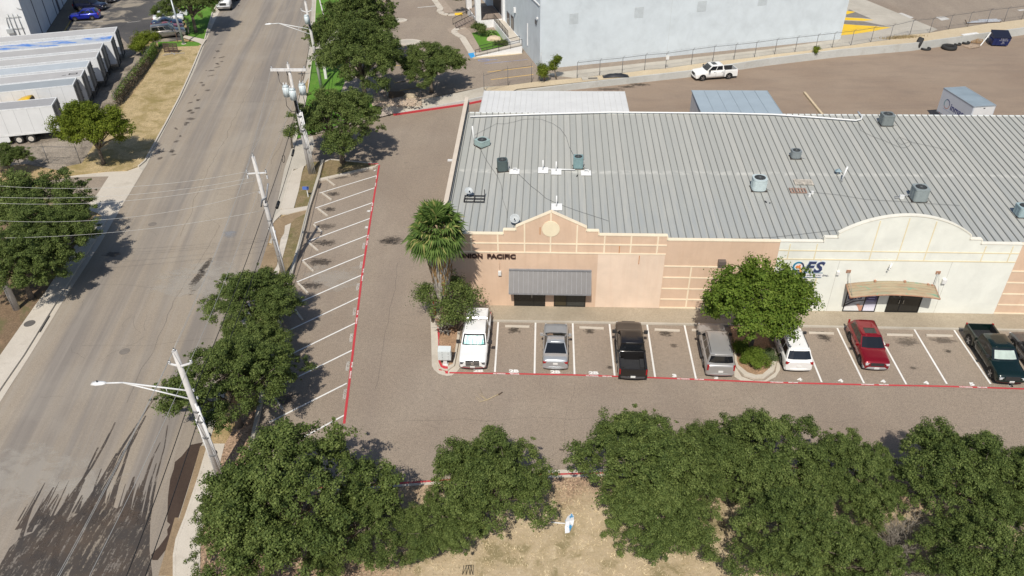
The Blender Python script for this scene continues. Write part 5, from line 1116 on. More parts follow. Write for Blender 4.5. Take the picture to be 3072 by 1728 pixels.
def quadpatch(g, A, B, C, D, off, mi=0):
    A, B, C, D = map(Vector, (A, B, C, D)); n = (B-A).cross(D-A).normalized()*off
    V = [A+n, B+n, C+n, D+n, A, B, C, D]; g.add(V, [(0, 1, 2, 3), (0, 4, 5, 1), (1, 5, 6, 2), (2, 6, 7, 3), (3, 7, 4, 0)], mi)
def car(name, label, loc, rz, P, col, group='vehicles', cat='car', paint_m=None, extras=()):
    L, W_c, H = P['L'], P['W'], P['H']; hw = W_c/2; t = thing(name, label, cat, (loc[0], loc[1], loc[2] if len(loc) > 2 else 0), rz, group)
    pmn = paint_m or paint('paint_'+name+'_'+str(len(bpy.data.materials)), col)
    zs = P.get('sill', .24); y0 = -L/2; hood = P['hood']; cowl = y0+P['cowl']; zc = P['belt']; tail = P.get('tail', zc-.02); yr = L/2
    fz = P.get('front_z', hood-.16)
    trk = P.get('kind') == 'pickup'
    st = [(y0, zs+.14, fz-.12, .86), (y0+.06, zs+.04, fz, .92), (y0+.22, zs, hood-.04, .965), (y0+.55, zs, hood, .995), (cowl-.15, zs, hood+.05, 1.0), (cowl+.1, zs, zc-.02, 1.0)]
    if trk:
        cabe = y0+P['cab_end']; st += [(cabe-.4, zs, zc, 1.0), (cabe, zs, zc, .998)]
    else:
        ge = y0+P['gh_end']; st += [((cowl+ge)/2, zs, zc, 1.0), (ge-.15, zs, zc+.01, 1.0)]
        if P.get('deck'): st += [(ge+.1, zs, P['deck']+.02, .985), (yr-.25, zs, P['deck'], .96), (yr-.06, zs+.04, P['deck']-.06, .93), (yr, zs+.14, P['deck']-.2, .89)]
        else: st += [(yr-.20, zs, zc, .985), (yr-.06, zs+.03, zc-.04, .95), (yr, zs+.10, zc-.16, .91)]
    g = MB(); g.loft([ring(y, a, b, hw*k, crown=P.get('crown', .03)) for y, a, b, k in st])
    # greenhouse: painted shell
    wb, wr = hw*.93, hw*P.get('roofw', .77); ya, yb, yc, yd = cowl, cowl+P['ws'], y0+P['roof_end'], (cabe-.02 if trk else ge)
    zr_ = H-.035
    def grl(y0_, y1_, w, z, bow=.03): return [(-w, y0_+bow, z), (-w*.5, y0_-bow*.3, z), (w*.5, y0_-bow*.3, z), (w, y0_+bow, z), (w, (y0_+y1_)/2, z), (w, y1_-bow, z), (w*.5, y1_+bow*.3, z), (-w*.5, y1_+bow*.3, z), (-w, y1_-bow, z), (-w, (y0_+y1_)/2, z)]
    R1_ = grl(ya, yd, wb, zc-.03, .07); R2_ = grl(yb, yc, wr, zr_); R3_ = grl(yb+.07, yc-.07, wr*.9, H); R4_ = grl(yb+.35, yc-.35, wr*.5, H+.02)
    g.loft([R1_, R2_], 0, False, False); g.loft([R2_, R3_, R4_], 0, True, True)
    if P.get('two'): pass
    body = g.build('body', pmn, t)
    # glass
    def lp(a, b, f): return tuple(a[i]+(b[i]-a[i])*f for i in range(3))
    g = MB(); A, B, C_, D = R1_[0], R1_[3], R2_[3], R2_[0]; cb = (R1_[1], R1_[2], R2_[2], R2_[1])
    bl_, br_, tl_, tr_ = lp(R1_[0], R2_[0], .12), lp(R1_[3], R2_[3], .12), lp(R1_[0], R2_[0], .93), lp(R1_[3], R2_[3], .93); ml, mr, nl_, nr_ = lp(R1_[1], R2_[1], .12), lp(R1_[2], R2_[2], .12), lp(R1_[1], R2_[1], .93), lp(R1_[2], R2_[2], .93)
    quadpatch(g, lp(bl_, ml, .12), ml, nl_, lp(tl_, nl_, .16), .012); quadpatch(g, ml, mr, nr_, nl_, .012); quadpatch(g, mr, lp(br_, mr, .12), lp(tr_, nr_, .16), nr_, .012)
    ws_ = g.build('windshield', P.get('shade_mat') or car_glass, t)
    if P.get('sunshade'):
        g = MB(); quadpatch(g, lp(ml, nl_, .08), lp(mr, nr_, .08), lp(mr, nr_, .86), lp(ml, nl_, .86), .018); L_b, L_t, R_b, R_t = lp(bl_, ml, .35), lp(tl_, nl_, .42), lp(br_, mr, .35), lp(tr_, nr_, .42)
        quadpatch(g, lp(L_b, L_t, .08), lp(ml, nl_, .08), lp(ml, nl_, .86), lp(L_b, L_t, .86), .018); quadpatch(g, lp(mr, nr_, .08), lp(R_b, R_t, .08), lp(R_b, R_t, .86), lp(mr, nr_, .86), .018); g.build('sunshade', P['sunshade'], t)
    rw0, rw1 = P.get('rw', (.18, .9)); E, F_ = R1_[5], R1_[8]; E2, F2_ = R2_[5], R2_[8]; m5, m6, n5, n6 = R1_[6], R1_[7], R2_[6], R2_[7]
    g = MB(); a5_, a8_ = lp(R1_[5], R2_[5], rw0), lp(R1_[8], R2_[8], rw0); b5_, b8_ = lp(R1_[5], R2_[5], rw1), lp(R1_[8], R2_[8], rw1); a6_, a7_ = lp(m5, n5, rw0), lp(m6, n6, rw0); b6_, b7_ = lp(m5, n5, rw1), lp(m6, n6, rw1)
    quadpatch(g, lp(a5_, a6_, .14), a6_, b6_, lp(b5_, b6_, .2), .012); quadpatch(g, a6_, a7_, b7_, b6_, .012); quadpatch(g, a7_, lp(a8_, a7_, .14), lp(b8_, b7_, .2), b7_, .012); g.build('rear_window', car_glass, t)
    # side windows
    zlo, zhi = .16, .90
    for s in (1, -1):
        def sp(f, h_):   # point on the side plane, f along length 0..1
            b = (s*wb, ya+.07+(yd-.14-ya)*f, zc-.03); u_ = (s*wr, yb+.03+(yc-.06-yb)*f, zr_); return lp(b, u_, h_)
        for f0, f1 in P['wins']:
            g = MB(); q = [sp(f0, zlo), sp(f1, zlo), sp(f1, zhi), sp(f0, zhi)]
            if f0 < .08: q[3] = sp(f0+.03, zhi)
            if s < 0: q = [q[1], q[0], q[3], q[2]]
            quadpatch(g, *q, .010); g.build('side_window', car_glass, t)
    # wheels
    wrd = P.get('wr', .36); fy, ry = y0+P['fa'], y0+P['ra']
    for s in (1, -1):
        for yy in (fy, ry):
            wheel(t, s*(hw-.115), yy, wrd, .24, P.get('rim', rim_m), s)
    for s in (1, -1):
        for yy in (fy, ry):
            g = MB()
            R_ = wrd*1.20; q = [(s*(hw+.006), yy+R_*math.cos(a), max(wrd+R_*math.sin(a), zs)) for a in np.linspace(-.35, PI+.35, 19)]; q2 = [(s*(hw-.16), a[1], a[2]) for a in q]
            g.add(q, [tuple(range(19))] if s < 0 else [tuple(reversed(range(19)))]); g.add(q+q2, [(i, i+1, 19+i+1, 19+i) for i in range(18)])
            g.build('wheel_arch', well_m, t)
    g = MB(); g.bx(-hw*.86, hw*.86, y0+.3, yr-.3, zs-.08, zs+.03); g.build('underbody', well_m, t)
    # front end
    for s in (1, -1):
        g = MB(); zl = fz-.13; g.box(s*hw*.70, y0+.075, zl, hw*.38, .16, P.get('lamp_h', .15), -s*.20); g.build('headlight', P.get('lamp', lamp_m), t)
        g = MB(); th = P.get('tail_h', .3); tz = P.get('tail_z', (P.get('deck') or zc)-.28); g.box(s*hw*P.get('tail_x', .86), yr-.055, tz, hw*P.get('tail_w', .17), .13, th, s*.2); g.build('taillight', red_m, t)
        g = MB(); mz = zc+.10; my = cowl+.42; mw = P.get('mir', .22); g.box(s*(hw+mw*.5+.02), my, mz, mw, .14, .19 if mw < .26 else .26, 0); g.beam((s*hw*.93, my, mz-.06), (s*(hw+.1), my, mz-.05), .05, .04); g.build('mirror', P.get('mir_m', trim_m) if P.get('mir_m') != 'body' else pmn, t)
    g = MB(); gh = P.get('grille_h', .24); g.box(0, y0+.035, fz-.15, hw*.98, .09, gh)
    g.build('grille', P.get('grille', trim_m), t)
    if P.get('grille_bars'):
        g = MB()
        for i in range(3): g.box(0, y0-.02, fz-.15-gh*.32+gh*.32*i, hw*.94, .03, .035)
        g.box(0, y0-.02, fz-.15, hw*.2, .05, gh*.7); g.build('grille_bar', chrome, t)
    for nm, yy, yn, m_ in (('bumper', y0+.05, -1, P.get('fb')), ('bumper', yr-.05, 1, P.get('rb'))):
        g = MB(); z_ = zs+.16; bh = P.get('bh', .2)
        V = []
        for x_ in np.linspace(-1, 1, 9): V.append((x_*hw*.97, yy+yn*(.08-.13*abs(x_)**3)))
        rgs = [[(x_, y_+yn*.0, z_-bh/2), (x_, y_+yn*.03, z_), (x_, y_, z_+bh/2), (x_, y_-yn*.25, z_+bh/2), (x_, y_-yn*.25, z_-bh/2)] for x_, y_ in V]
        g.loft(rgs, 0, False, True); g.build(nm, m_ or pmn, t)
    g = MB(); g.box(0, yr+P.get('pl_off', .035), P.get('plate_z', zs+.42), .33, .02, .16); g.build('number_plate', plate_m, t)
    if P.get('fplate', True): g = MB(); g.box(0, y0-.045, zs+.18, .33, .02, .15); g.build('number_plate', plate_m, t)
    if trk:
        zbd = zc-.0; g = MB(); yb0, yb1 = cabe+.04, yr-.04; th_ = .09; zb_ = .62
        if P.get('bed_cover') is None:
            for s in (1, -1):
                q = [(s*(hw*.998), zs+.05), (s*(hw*1.0), zbd-.15), (s*(hw*.97), zbd), (s*(hw*.86), zbd), (s*(hw*.86), zb_), (s*(hw*.80), zb_), (s*(hw*.80), zs+.05)]
                n_ = len(q); V = [(a, yb0, b) for a, b in q]+[(a, yb1, b) for a, b in q]; F = [tuple(range(n_)), tuple(reversed(range(n_, 2*n_)))]+[(i, n_+i, n_+(i+1) % n_, (i+1) % n_) for i in range(n_)]
                if s > 0: F = [f[::-1] for f in F]
                g.add(V, F)
            g.bx(-hw*.86, hw*.86, yb0, yb0+.07, zb_, zbd-.02); g.bx(-hw*.80, hw*.80, yb0, yb1, zs+.15, zb_-.01)
            g.build('bed', pmn, t)
            g = MB(); g.bx(-hw*.86, hw*.86, yb1-.03, yr, zs+.28, zbd-.01); g.bx(-hw*.5, hw*.5, yr, yr+.012, zbd-.22, zbd-.10); g.build('tailgate', pmn, t)
            g = MB(); g.bx(-hw*.855, hw*.855, yb0+.07, yb1-.04, zb_-.01, zb_+.012)
            for i in range(9): xx = -hw*.75+hw*1.5*i/8; g.bx(xx-.03, xx+.03, yb0+.1, yb1-.1, zb_+.012, zb_+.035)
            for s in (-1, 1): g.bx(s*hw*.70-.14, s*hw*.70+.14, ry-.45, ry+.45, zb_+.01, zb_+.20)
            g.bx(-hw*.858, -hw*.84, yb0+.07, yb1-.04, zb_, zbd-.02); g.bx(hw*.84, hw*.858, yb0+.07, yb1-.04, zb_, zbd-.02)
            g.build('bed_liner', P.get('liner', trim_m), t)
        else:
            g.loft([ring(yb0, zs+.05, zbd, hw*.995), ring(yb1, zs+.08, zbd, hw*.985), ring(yr, zs+.15, zbd-.03, hw*.96)]); g.build('bed', pmn, t)
            g = MB()
            if P['bed_cover'] == 'shell':
                A_ = [(-hw*.93, yb0, zbd-.02), (hw*.93, yb0, zbd-.02), (hw*.93, yb1, zbd-.02), (-hw*.93, yb1, zbd-.02)]; B_ = [(-wr, yb0, H-.10), (wr, yb0, H-.10), (wr, yb1-.25, H-.10), (-wr, yb1-.25, H-.10)]; C2_ = [(-wr*.9, yb0+.05, H-.05), (wr*.9, yb0+.05, H-.05), (wr*.9, yb1-.33, H-.05), (-wr*.9, yb1-.33, H-.05)]
                g.loft([A_, B_, C2_], 0, False, True); sh_ = g.build('bed_shell', pmn, t)
                for s in (1, -1):
                    g = MB(); q = [lp(A_[1], B_[1], .2), lp(A_[2], B_[2], .2), lp(A_[2], B_[2], .82), lp(A_[1], B_[1], .82)]
                    q = [lp(q[0], q[1], .08), lp(q[0], q[1], .92), lp(q[3], q[2], .92), lp(q[3], q[2], .08)]; q = [(s*abs(a[0]), a[1], a[2]) for a in q]
                    if s < 0: q = [q[1], q[0], q[3], q[2]]
                    quadpatch(g, *q, .01); g.build('shell_window', car_glass, t)
            else:
                g.bx(-hw*.88, hw*.88, yb0+.03, yb1-.04, zbd+.01, zbd+.045); g.build('bed_cover', trim_m, t)
    if 'rails' in extras:
        for s in (1, -1): g = MB(); g.tube([(s*wr*.9, yb+.25, H), (s*wr*.9, yb+.35, H+.06), (s*wr*.9, yc-.35, H+.06), (s*wr*.9, yc-.2, H)], .02, 6); g.build('roof_rail', trim_m, t)
    if 'sunroof' in extras: g = MB(); g.box(0, yb+.55, H+.020, wr*1.15, .62, .02); g.build('sunroof', car_glass, t)
    if 'steps' in extras:
        for s in (1, -1): g = MB(); g.tube([(s*(hw+.04), fy+.55, .38), (s*(hw+.04), ry-.55, .38)], .055, 8); g.build('side_step', P.get('step_m', trim_m), t)
    if 'rooflines' in extras:
        g = MB()
        for i in range(-3, 4): g.bx(i*wr*.24-.012, i*wr*.24+.012, yb+.3, yc-.25, H-.0+.018-abs(i)*.006, H+.028-abs(i)*.006)
        g.build('roof_ribs', pmn, t)
    # door seams and handles
    g = MB()
    for s in (1, -1):
        for f in P['seams']:
            yy = y0+f; g.bx(s*hw-.004 if s > 0 else s*hw-.004, s*hw+.004 if s > 0 else s*hw+.004, yy-.008, yy+.008, zs+.12, zc-.12)
    g.build('door_seam', trim_m, t)
    for s in (1, -1):
        for f in P['handles']: g = MB(); g.box(s*(hw+.012), y0+f, zc-.19, .03, .2, .035); g.build('door_handle', P.get('hd', trim_m), t)
    return t
SEDAN = dict(L=4.68, W=1.83, H=1.42, hood=.86, belt=.97, cowl=1.35, ws=.95, roof_end=3.05, gh_end=3.95, deck=1.04, fa=.92, ra=3.62, wr=.33, wins=[(.10, .47), (.50, .88)], seams=[1.6, 2.5, 3.3], handles=[2.35, 3.2], tail_w=.32, tail_x=.80, tail_h=.13, tail_z=.84, rw=(.10, .94), front_z=.76, roofw=.72, plate_z=.74, pl_off=.0, mir_m='body', sill=.2)
FULLSUV = dict(L=5.15, W=2.0, H=1.90, hood=1.08, belt=1.24, cowl=1.42, ws=.72, roof_end=4.88, gh_end=5.08, fa=.98, ra=3.95, wr=.39, wins=[(.08, .32), (.35, .58), (.62, .93)], seams=[1.65, 2.6, 3.5], handles=[2.4, 3.3], tail_h=.42, tail_z=1.02, tail_w=.13, tail_x=.90, rw=(.14, .88), roofw=.80, sill=.30, mir=.24, hd=None)
FULLSUV['hd'] = trim_m
MIDSUV = dict(L=4.95, W=1.95, H=1.76, hood=1.02, belt=1.14, cowl=1.38, ws=.82, roof_end=4.35, gh_end=4.80, fa=.95, ra=3.82, wr=.38, wins=[(.08, .34), (.37, .60), (.63, .90)], seams=[1.65, 2.55, 3.4], handles=[2.4, 3.25], tail_h=.18, tail_z=.98, tail_w=.24, tail_x=.85, rw=(.10, .88), roofw=.76, sill=.26)
CUV = dict(L=4.62, W=1.86, H=1.66, hood=.97, belt=1.08, cowl=1.28, ws=.86, roof_end=4.05, gh_end=4.48, fa=.90, ra=3.55, wr=.36, wins=[(.09, .38), (.41, .66), (.69, .90)], seams=[1.5, 2.45, 3.3], handles=[2.3, 3.15], tail_h=.4, tail_z=1.0, tail_w=.14, tail_x=.88, rw=(.14, .88), roofw=.76, sill=.24, mir_m='body', front_z=.86, fb=None)
TRUCK = dict(kind='pickup', L=5.75, W=2.0, H=1.92, hood=1.12, belt=1.26, cowl=1.36, ws=.80, cab_end=3.95, roof_end=3.78, fa=.98, ra=4.62, wr=.41, wins=[(.08, .50), (.54, .92)], seams=[1.65, 2.75, 3.75], handles=[2.55, 3.6], tail_h=.45, tail_z=1.0, tail_w=.10, tail_x=.93, rw=(.2, .88), roofw=.80, sill=.34, mir=.28, grille_h=.34, plate_z=.62, pl_off=.06)
def mid(n, x, y, z=.6): return CG(n, x, y, z)
sunsh = N('reflective_sunshade'); v = sunsh.co('Object'); q = sunsh.noise(sunsh.mp(v, (7, 1, 2)), 1, 4, .7); sunsh = sunsh.done(sunsh.mix(sunsh.rng(q, .4, .6), (.10, .42, .40), (.75, .85, .84)), .3)
# stall centres follow the painted lines
def stall(i): return (xs[i]+xs[i+1])/2
zero = G(1420, 1108)
wtr = dict(TRUCK, bed_cover='shell', grille_h=.42, lamp=pm('smoked_headlight', (.10, .10, .11), .15), grille_bars=True, fb=chrome, sunshade=sunsh, L=5.6)
fy_ = CG(DF, 330, 985, .4)[1]
car('pickup_truck', 'white pickup truck with white bed shell and teal windscreen shade parked beside the palm island', ((CG(DF, 130, 900, .7)[0]+CG(DF, 530, 900, .7)[0])/2-.0, fy_+2.8), .0, wtr, (.80, .80, .79), 'vehicles parked in front of the shops', 'pickup truck')
sr_ = CG(DF, 1535, 985, .35)
car('sedan', 'silver grey four door sedan parked nose to the shops', (CG(DF, 1535, 900, .7)[0]-.02, sr_[1]+2.34), PI-.01, SEDAN, (.42, .44, .47), 'vehicles parked in front of the shops', 'car', paint('silver_sedan_paint', (.46, .48, .50), .28, .45))
br_ = c((1780, 920, 5.51), 690, 1170); p = G(*br_, .5)
car('pickup_truck', 'black crew cab pickup with dark open bed and its tail over the red line', (G(*c((1780, 920, 5.51), 680, 1000), 1.1)[0]-.06, p[1]+2.9), PI-.015, dict(TRUCK, L=5.85, rb=pm('dark_chrome', (.16, .16, .17), .3, .05, 2, .7), liner=pm('bed_liner_charcoal', (.028, .028, .03), .75)), (.012, .011, .011), 'vehicles parked in front of the shops', 'pickup truck', None, ('steps', 'rooflines'))
p = CG(K2, 290, 1320, .45)
car('suv', 'silver grey large SUV parked left of the green tree', (CG(K2, 295, 1250, .8)[0]-.08, p[1]+2.62), PI-.02, dict(FULLSUV, L=5.3, rb=None), (.3, .3, .3), 'vehicles parked in front of the shops', 'SUV', paint('silver_suv_paint', (.40, .395, .39), .32, .35), ('rails', 'rooflines', 'steps'))
p = CG(K2, 1100, 1275, .4)
car('suv', 'white SUV with dark wraparound rear window partly under the green tree', (CG(K2, 1100, 1190, .8)[0]-.12, p[1]+2.5), PI+.0, dict(MIDSUV, rb=None), (.80, .80, .79), 'vehicles parked in front of the shops', 'SUV', None, ('rails',))
p = CG((2500, 920, 5.51), 770, 1030, .35)
car('suv', 'dark red compact SUV with sunroof facing the lane', (CG((2500, 920, 5.51), 770, 930, .7)[0]-.16, p[1]+2.32), -.035, dict(CUV, fb=pm('grey_lower_bumper', (.35, .35, .36), .4), rim=rim_d), (.27, .008, .014), 'vehicles parked in front of the shops', 'SUV', paint('red_metallic_paint', (.24, .006, .014), .22, .35), ('sunroof',))
p = CG((2840, 920, 5.51), 1060, 1262, .4)
car('pickup_truck', 'dark green older pickup with open black bed facing the lane', (CG((2840, 920, 5.51), 1145, 1150, .8)[0]-.25, p[1]+2.85), -.02, dict(TRUCK, L=5.7, H=1.80, hood=1.05, belt=1.18, sunshade=pm('pale_green_sunshade', (.42, .50, .45), .5), liner=trim_m, mir=.2), (.008, .035, .028), 'vehicles parked in front of the shops', 'pickup truck', paint('dark_green_paint', (.004, .016, .014), .22, .2))
car('suv', 'dark grey vehicle cut off by the right edge beside the green pickup', (stall(10)+2.75, p[1]+2.7), PI, dict(MIDSUV), (.10, .10, .105), 'vehicles parked in front of the shops', 'SUV', paint('grey_paint', (.10, .10, .105), .25, .5), ('rails',))
# white pickup in the yard
a = np.array(CG('A3', 1440, 612)); b = np.array(CG('A3', 1640, 597)); d = b-a
ang = math.atan2(d[1], d[0]); cxy = (a+b)/2+np.array([-math.sin(ang), math.cos(ang)])*.95
car('pickup_truck', 'white pickup with black open bed driving across the rear yard', (cxy[0]-.0, cxy[1]), ang-PI/2, dict(TRUCK, rb=None, liner=trim_m, L=5.8), (.80, .80, .78), 'vehicles in the rear yard', 'pickup truck', None, ('sunroof',))
# cars across the street
def by_wheels(name, label, n, w1, w2, front_first, spec, col, z=0, pmx=None, off=None, ex=(), grp='vehicles in the car park across the street', cat='SUV'):
    "w1, w2: ground contacts of the two near wheels, left to right"
    a = np.array(CG(n, *w1)); b = np.array(CG(n, *w2)); d = (b-a)/np.linalg.norm(b-a); nrm = np.array([-d[1], d[0]])
    m = (a+b)/2+nrm*(spec['W']/2)
    if off is not None: m = m+d*off[0]+nrm*off[1]
    ang = math.atan2(d[1], d[0]); mid_axle = (spec['fa']+spec['ra'])/2-spec['L']/2
    if front_first: rz = ang-PI/2; m = m-d*mid_axle
    else: rz = ang+PI/2; m = m+d*mid_axle
    return car(name, label, (m[0], m[1]), rz, spec, col, grp, cat, pmx, ex)
DS = (0, 0)
by_wheels('suv', 'bright blue crossover across the street facing the warehouse wall', DS, (1085, 312), (1358, 293), True, CUV, (.012, .03, .35), pmx=paint('vivid_blue', (.010, .022, .33), .2, .3), ex=('rails',))
by_wheels('suv', 'large navy SUV behind the bright blue crossover', DS, (1150, 165), (1440, 165), False, FULLSUV, (.01, .014, .04), pmx=paint('navy_paint', (.010, .013, .035), .2, .2), ex=('rails',))
by_wheels('suv', 'dark grey car at the top edge behind the navy SUV', DS, (1300, 30), (1560, 70), False, MIDSUV, (.06, .06, .07), pmx=paint('dark_grey_paint', (.05, .05, .06), .25, .4), off=(0, .5))
DT = (400, 0)
sv = by_wheels('suv', 'silver and grey SUV beside the steel light pole across the street', DT, (385, 572), (668, 542), False, FULLSUV, (.3, .28, .27), pmx=paint('pewter_paint', (.30, .28, .26), .3, .6), ex=('rails',))
for i, (lb, sp_, col, dx, dn) in enumerate((('red sedan parked just behind the silver and grey SUV', SEDAN, (.30, .008, .012), -.1, 3.0), ('dark blue sedan between the red and the white cars', SEDAN, (.010, .02, .06), -.3, 5.9), ('white sedan nearest the dark blue car in the row across the street', SEDAN, (.78, .78, .78), -.2, 8.8), ('white car at the far end of the row under the street tree', SEDAN, (.78, .78, .78), .4, 11.4))):
    by_wheels('sedan', lb, DT, (385, 572), (668, 542), False, sp_, col, off=(dx, dn), cat='car')
# ---- work truck coming down the street
p = CG(DT, 1300, 165); tk = thing('work_truck', 'white work truck with wide cab at the top of the street under the tree shadow', 'truck', (p[0]+.2, p[1], 0), .15, None)
wt = paint('truck_white', (.74, .75, .76)); 
g = MB(); g.loft([ring(.0, .55, 1.45, 1.05), ring(.15, .5, 1.62, 1.12), ring(1.1, .5, 1.75, 1.18), ring(1.6, .5, 1.8, 1.2)]); g.loft([[(-1.12, 1.5, 1.5), (1.12, 1.5, 1.5), (1.12, 3.3, 1.5), (-1.12, 3.3, 1.5)], [(-1.0, 1.95, 2.55), (1.0, 1.95, 2.55), (1.0, 3.3, 2.55), (-1.0, 3.3, 2.55)], [(-.9, 2.1, 2.65), (.9, 2.1, 2.65), (.9, 3.2, 2.65), (-.9, 3.2, 2.65)]], 0, False); g.build('cab', wt, tk)
g = MB(); quadpatch(g, (-.95, 1.58, 1.7), (.95, 1.58, 1.7), (.85, 1.90, 2.42), (-.85, 1.90, 2.42), .02); g.build('windshield', car_glass, tk)
g = MB(); g.bx(-1.2, 1.2, 3.5, 8.6, .95, 1.25); g.bx(-1.2, 1.2, 3.5, 3.62, 1.25, 2.5); g.bx(-1.2, -1.1, 3.6, 8.6, 1.25, 1.7); g.bx(1.1, 1.2, 3.6, 8.6, 1.25, 1.7); g.build('flat_bed', pm('truck_bed_dark', (.05, .05, .055), .7), tk)
g = MB(); g.bx(-.55, .55, -.03, .05, .95, 1.35); g.build('grille', trim_m, tk); g = MB(); g.bx(-1.1, 1.1, -.12, .1, .5, .8); g.build('bumper', chrome, tk)
for s in (1, -1):
    g = MB(); g.bx(s*.85-.18, s*.85+.18, -.03, .12, 1.0, 1.25); g.build('headlight', lamp_m, tk); wheel(tk, s*1.02, 1.05, .5, .3, rim_m, s); wheel(tk, s*1.0, 6.8, .5, .45, rim_m, s); g = MB(); g.box(s*1.4, 1.9, 1.95, .16, .15, .5); g.build('mirror', chrome, tk)

# ---- box trailers
def trailer(name, label, corner, dirv, Lt, Wt, Ht, roofc, sidec, group, floor=1.15, doors=True, wheels=True, extra=None):
    "corner: rear right roof corner on ground plan; dirv points from the rear to the nose"
    d = np.array(dirv)/np.linalg.norm(dirv); ang = math.atan2(d[1], d[0]); t = thing(name, label, 'trailer', (corner[0], corner[1], 0), ang, group)
    # local: x to the nose, y 0..Wt to the left of travel
    g = MB(); g.bx(0, Lt, 0, Wt, floor, Ht-.02); 
    t_rf = g.build('box', sidec, t)
    g = MB(); g.bx(.0, Lt, .10, Wt-.10, Ht-.02, Ht+.01); g.build('roof', roofc, t)
    g = MB()
    for y in (0, Wt-.10): g.bx(-.02, Lt, y-.01, y+.11, Ht-.12, Ht+.04)
    g.bx(-.02, .1, 0.11, Wt-.11, Ht-.1, Ht+.045); g.bx(-.02, Lt, -.015, 0, floor-.12, floor+.1); g.bx(-.02, Lt, Wt, Wt+.015, floor-.12, floor+.1); g.build('rail', pm('trailer_rail_white', (.72, .73, .73), .4), t)
    g = MB(); n_ = int(Lt/1.25)
    for i in range(1, n_): x = Lt*i/n_; g.bx(x-.02, x+.02, -.008, 0, floor+.1, Ht-.12); g.bx(x-.02, x+.02, Wt, Wt+.008, floor+.1, Ht-.12)
    g.build('side_seam', pm('seam_light', (.52, .53, .54), .5), t)
    if doors:
        g = MB()
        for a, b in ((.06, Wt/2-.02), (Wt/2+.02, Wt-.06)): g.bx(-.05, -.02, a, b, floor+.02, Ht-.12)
        dr = g.build('rear_door', pm('dark_shaded_trailer_door', (.26, .255, .25), .6, .2, 2), t)  # rear face's shade and its dark frames both put into this grey
        g = MB()
        for y in (.35, .75, Wt-.75, Wt-.35): g.tube([(-.08, y, floor), (-.08, y, Ht-.15)], .025, 6)
        for y in (.05, Wt-.05):
            for z in (floor+.4, floor+1.3, floor+2.2): g.bx(-.09, -.05, y-.06, y+.06, z, z+.12)
        g.build('lock_rod', pm('dark_lock_rod', (.10, .10, .10), .5), t)
    g = MB(); g.bx(-.1, .0, .2, Wt-.2, .45, .58); g.beam((-.05, .4, .5), (-.05, .4, floor), .08, .08); g.beam((-.05, Wt-.4, .5), (-.05, Wt-.4, floor), .08, .08); g.bx(.3, Lt-.4, .7, 1.0, floor-.35, floor-.05); g.bx(.3, Lt-.4, Wt-1.0, Wt-.7, floor-.35, floor-.05); g.build('chassis', pm('trailer_chassis', (.035, .035, .035), .8), t)
    if wheels:
        for x in (extra or (1.8, 3.05)):
            for y, s in ((.14, -1), (Wt-.14, 1)):
                g = MB(); R_ = .50; rgs = [[(x+rr_*math.cos(a), y+yy, .5+rr_*math.sin(a)) for a in np.linspace(0, 2*PI, 21)[:-1]] for yy, rr_ in ((-.14, .36), (-.14, .47), (-.1, R_), (.1, R_), (.14, .47), (.14, .36))]
                g.loft(rgs, 0, True, True); o = g.build('wheel', tyre_m, t)
                g = MB(); yy = y+s*.146; g.add([(x+.29*math.cos(a), yy, .5+.29*math.sin(a)) for a in np.linspace(0, 2*PI, 21)[:-1]], [tuple(range(20))]); g.tube([(x, yy, .5), (x, yy+s*.03, .5)], .09, 8); g.build('rim', pm('trailer_rim', (.60, .56, .50), .4), o)
        g = MB(); g.bx(Lt-3.2, Lt-3.05, .5, .62, .1, floor); g.bx(Lt-3.2, Lt-3.05, Wt-.62, Wt-.5, .1, floor); g.build('landing_gear', pm('landing_gear_grey', (.2, .2, .2), .6), t)
    return t
HT = 4.1
ends = [((1700, 390), (1650, 485)), ((1640, 515), (1605, 600)), ((1500, 620), (1440, 715)), ((1440, 740), (1385, 850)), ((1305, 875), (1245, 975)), ((1225, 1005), (1165, 1110)), ((1110, 1125), (1050, 1235))]
dirT = np.array(CG(DS, 0, 540, HT))-np.array(CG(DS, 1700, 390, HT)); dirT /= np.linalg.norm(dirT)
perp = np.array([dirT[1], -dirT[0]])   # towards the camera side
if perp[1] > 0: perp = -perp
rc = [(.47, .46, .45), (.44, .47, .50), (.43, .42, .41), (.47, .46, .445), (.46, .50, .53), (.46, .45, .44), (.34, .37, .39)]
lbl = ['far box trailer nearest the car park in the parked row', 'box trailer with blue stains on its roof', 'third box trailer from the far end, plain grey roof', 'fourth box trailer, pale grey roof, its rear set further out', 'fifth box trailer from the far end, bluish roof', 'sixth box trailer with black patched squares on its roof', 'box trailer with dark bluish roof and long clean white side, behind the small yellow fairing']
sidewhite = pm('trailer_white', (.72, .73, .74), .4, .04, .8)
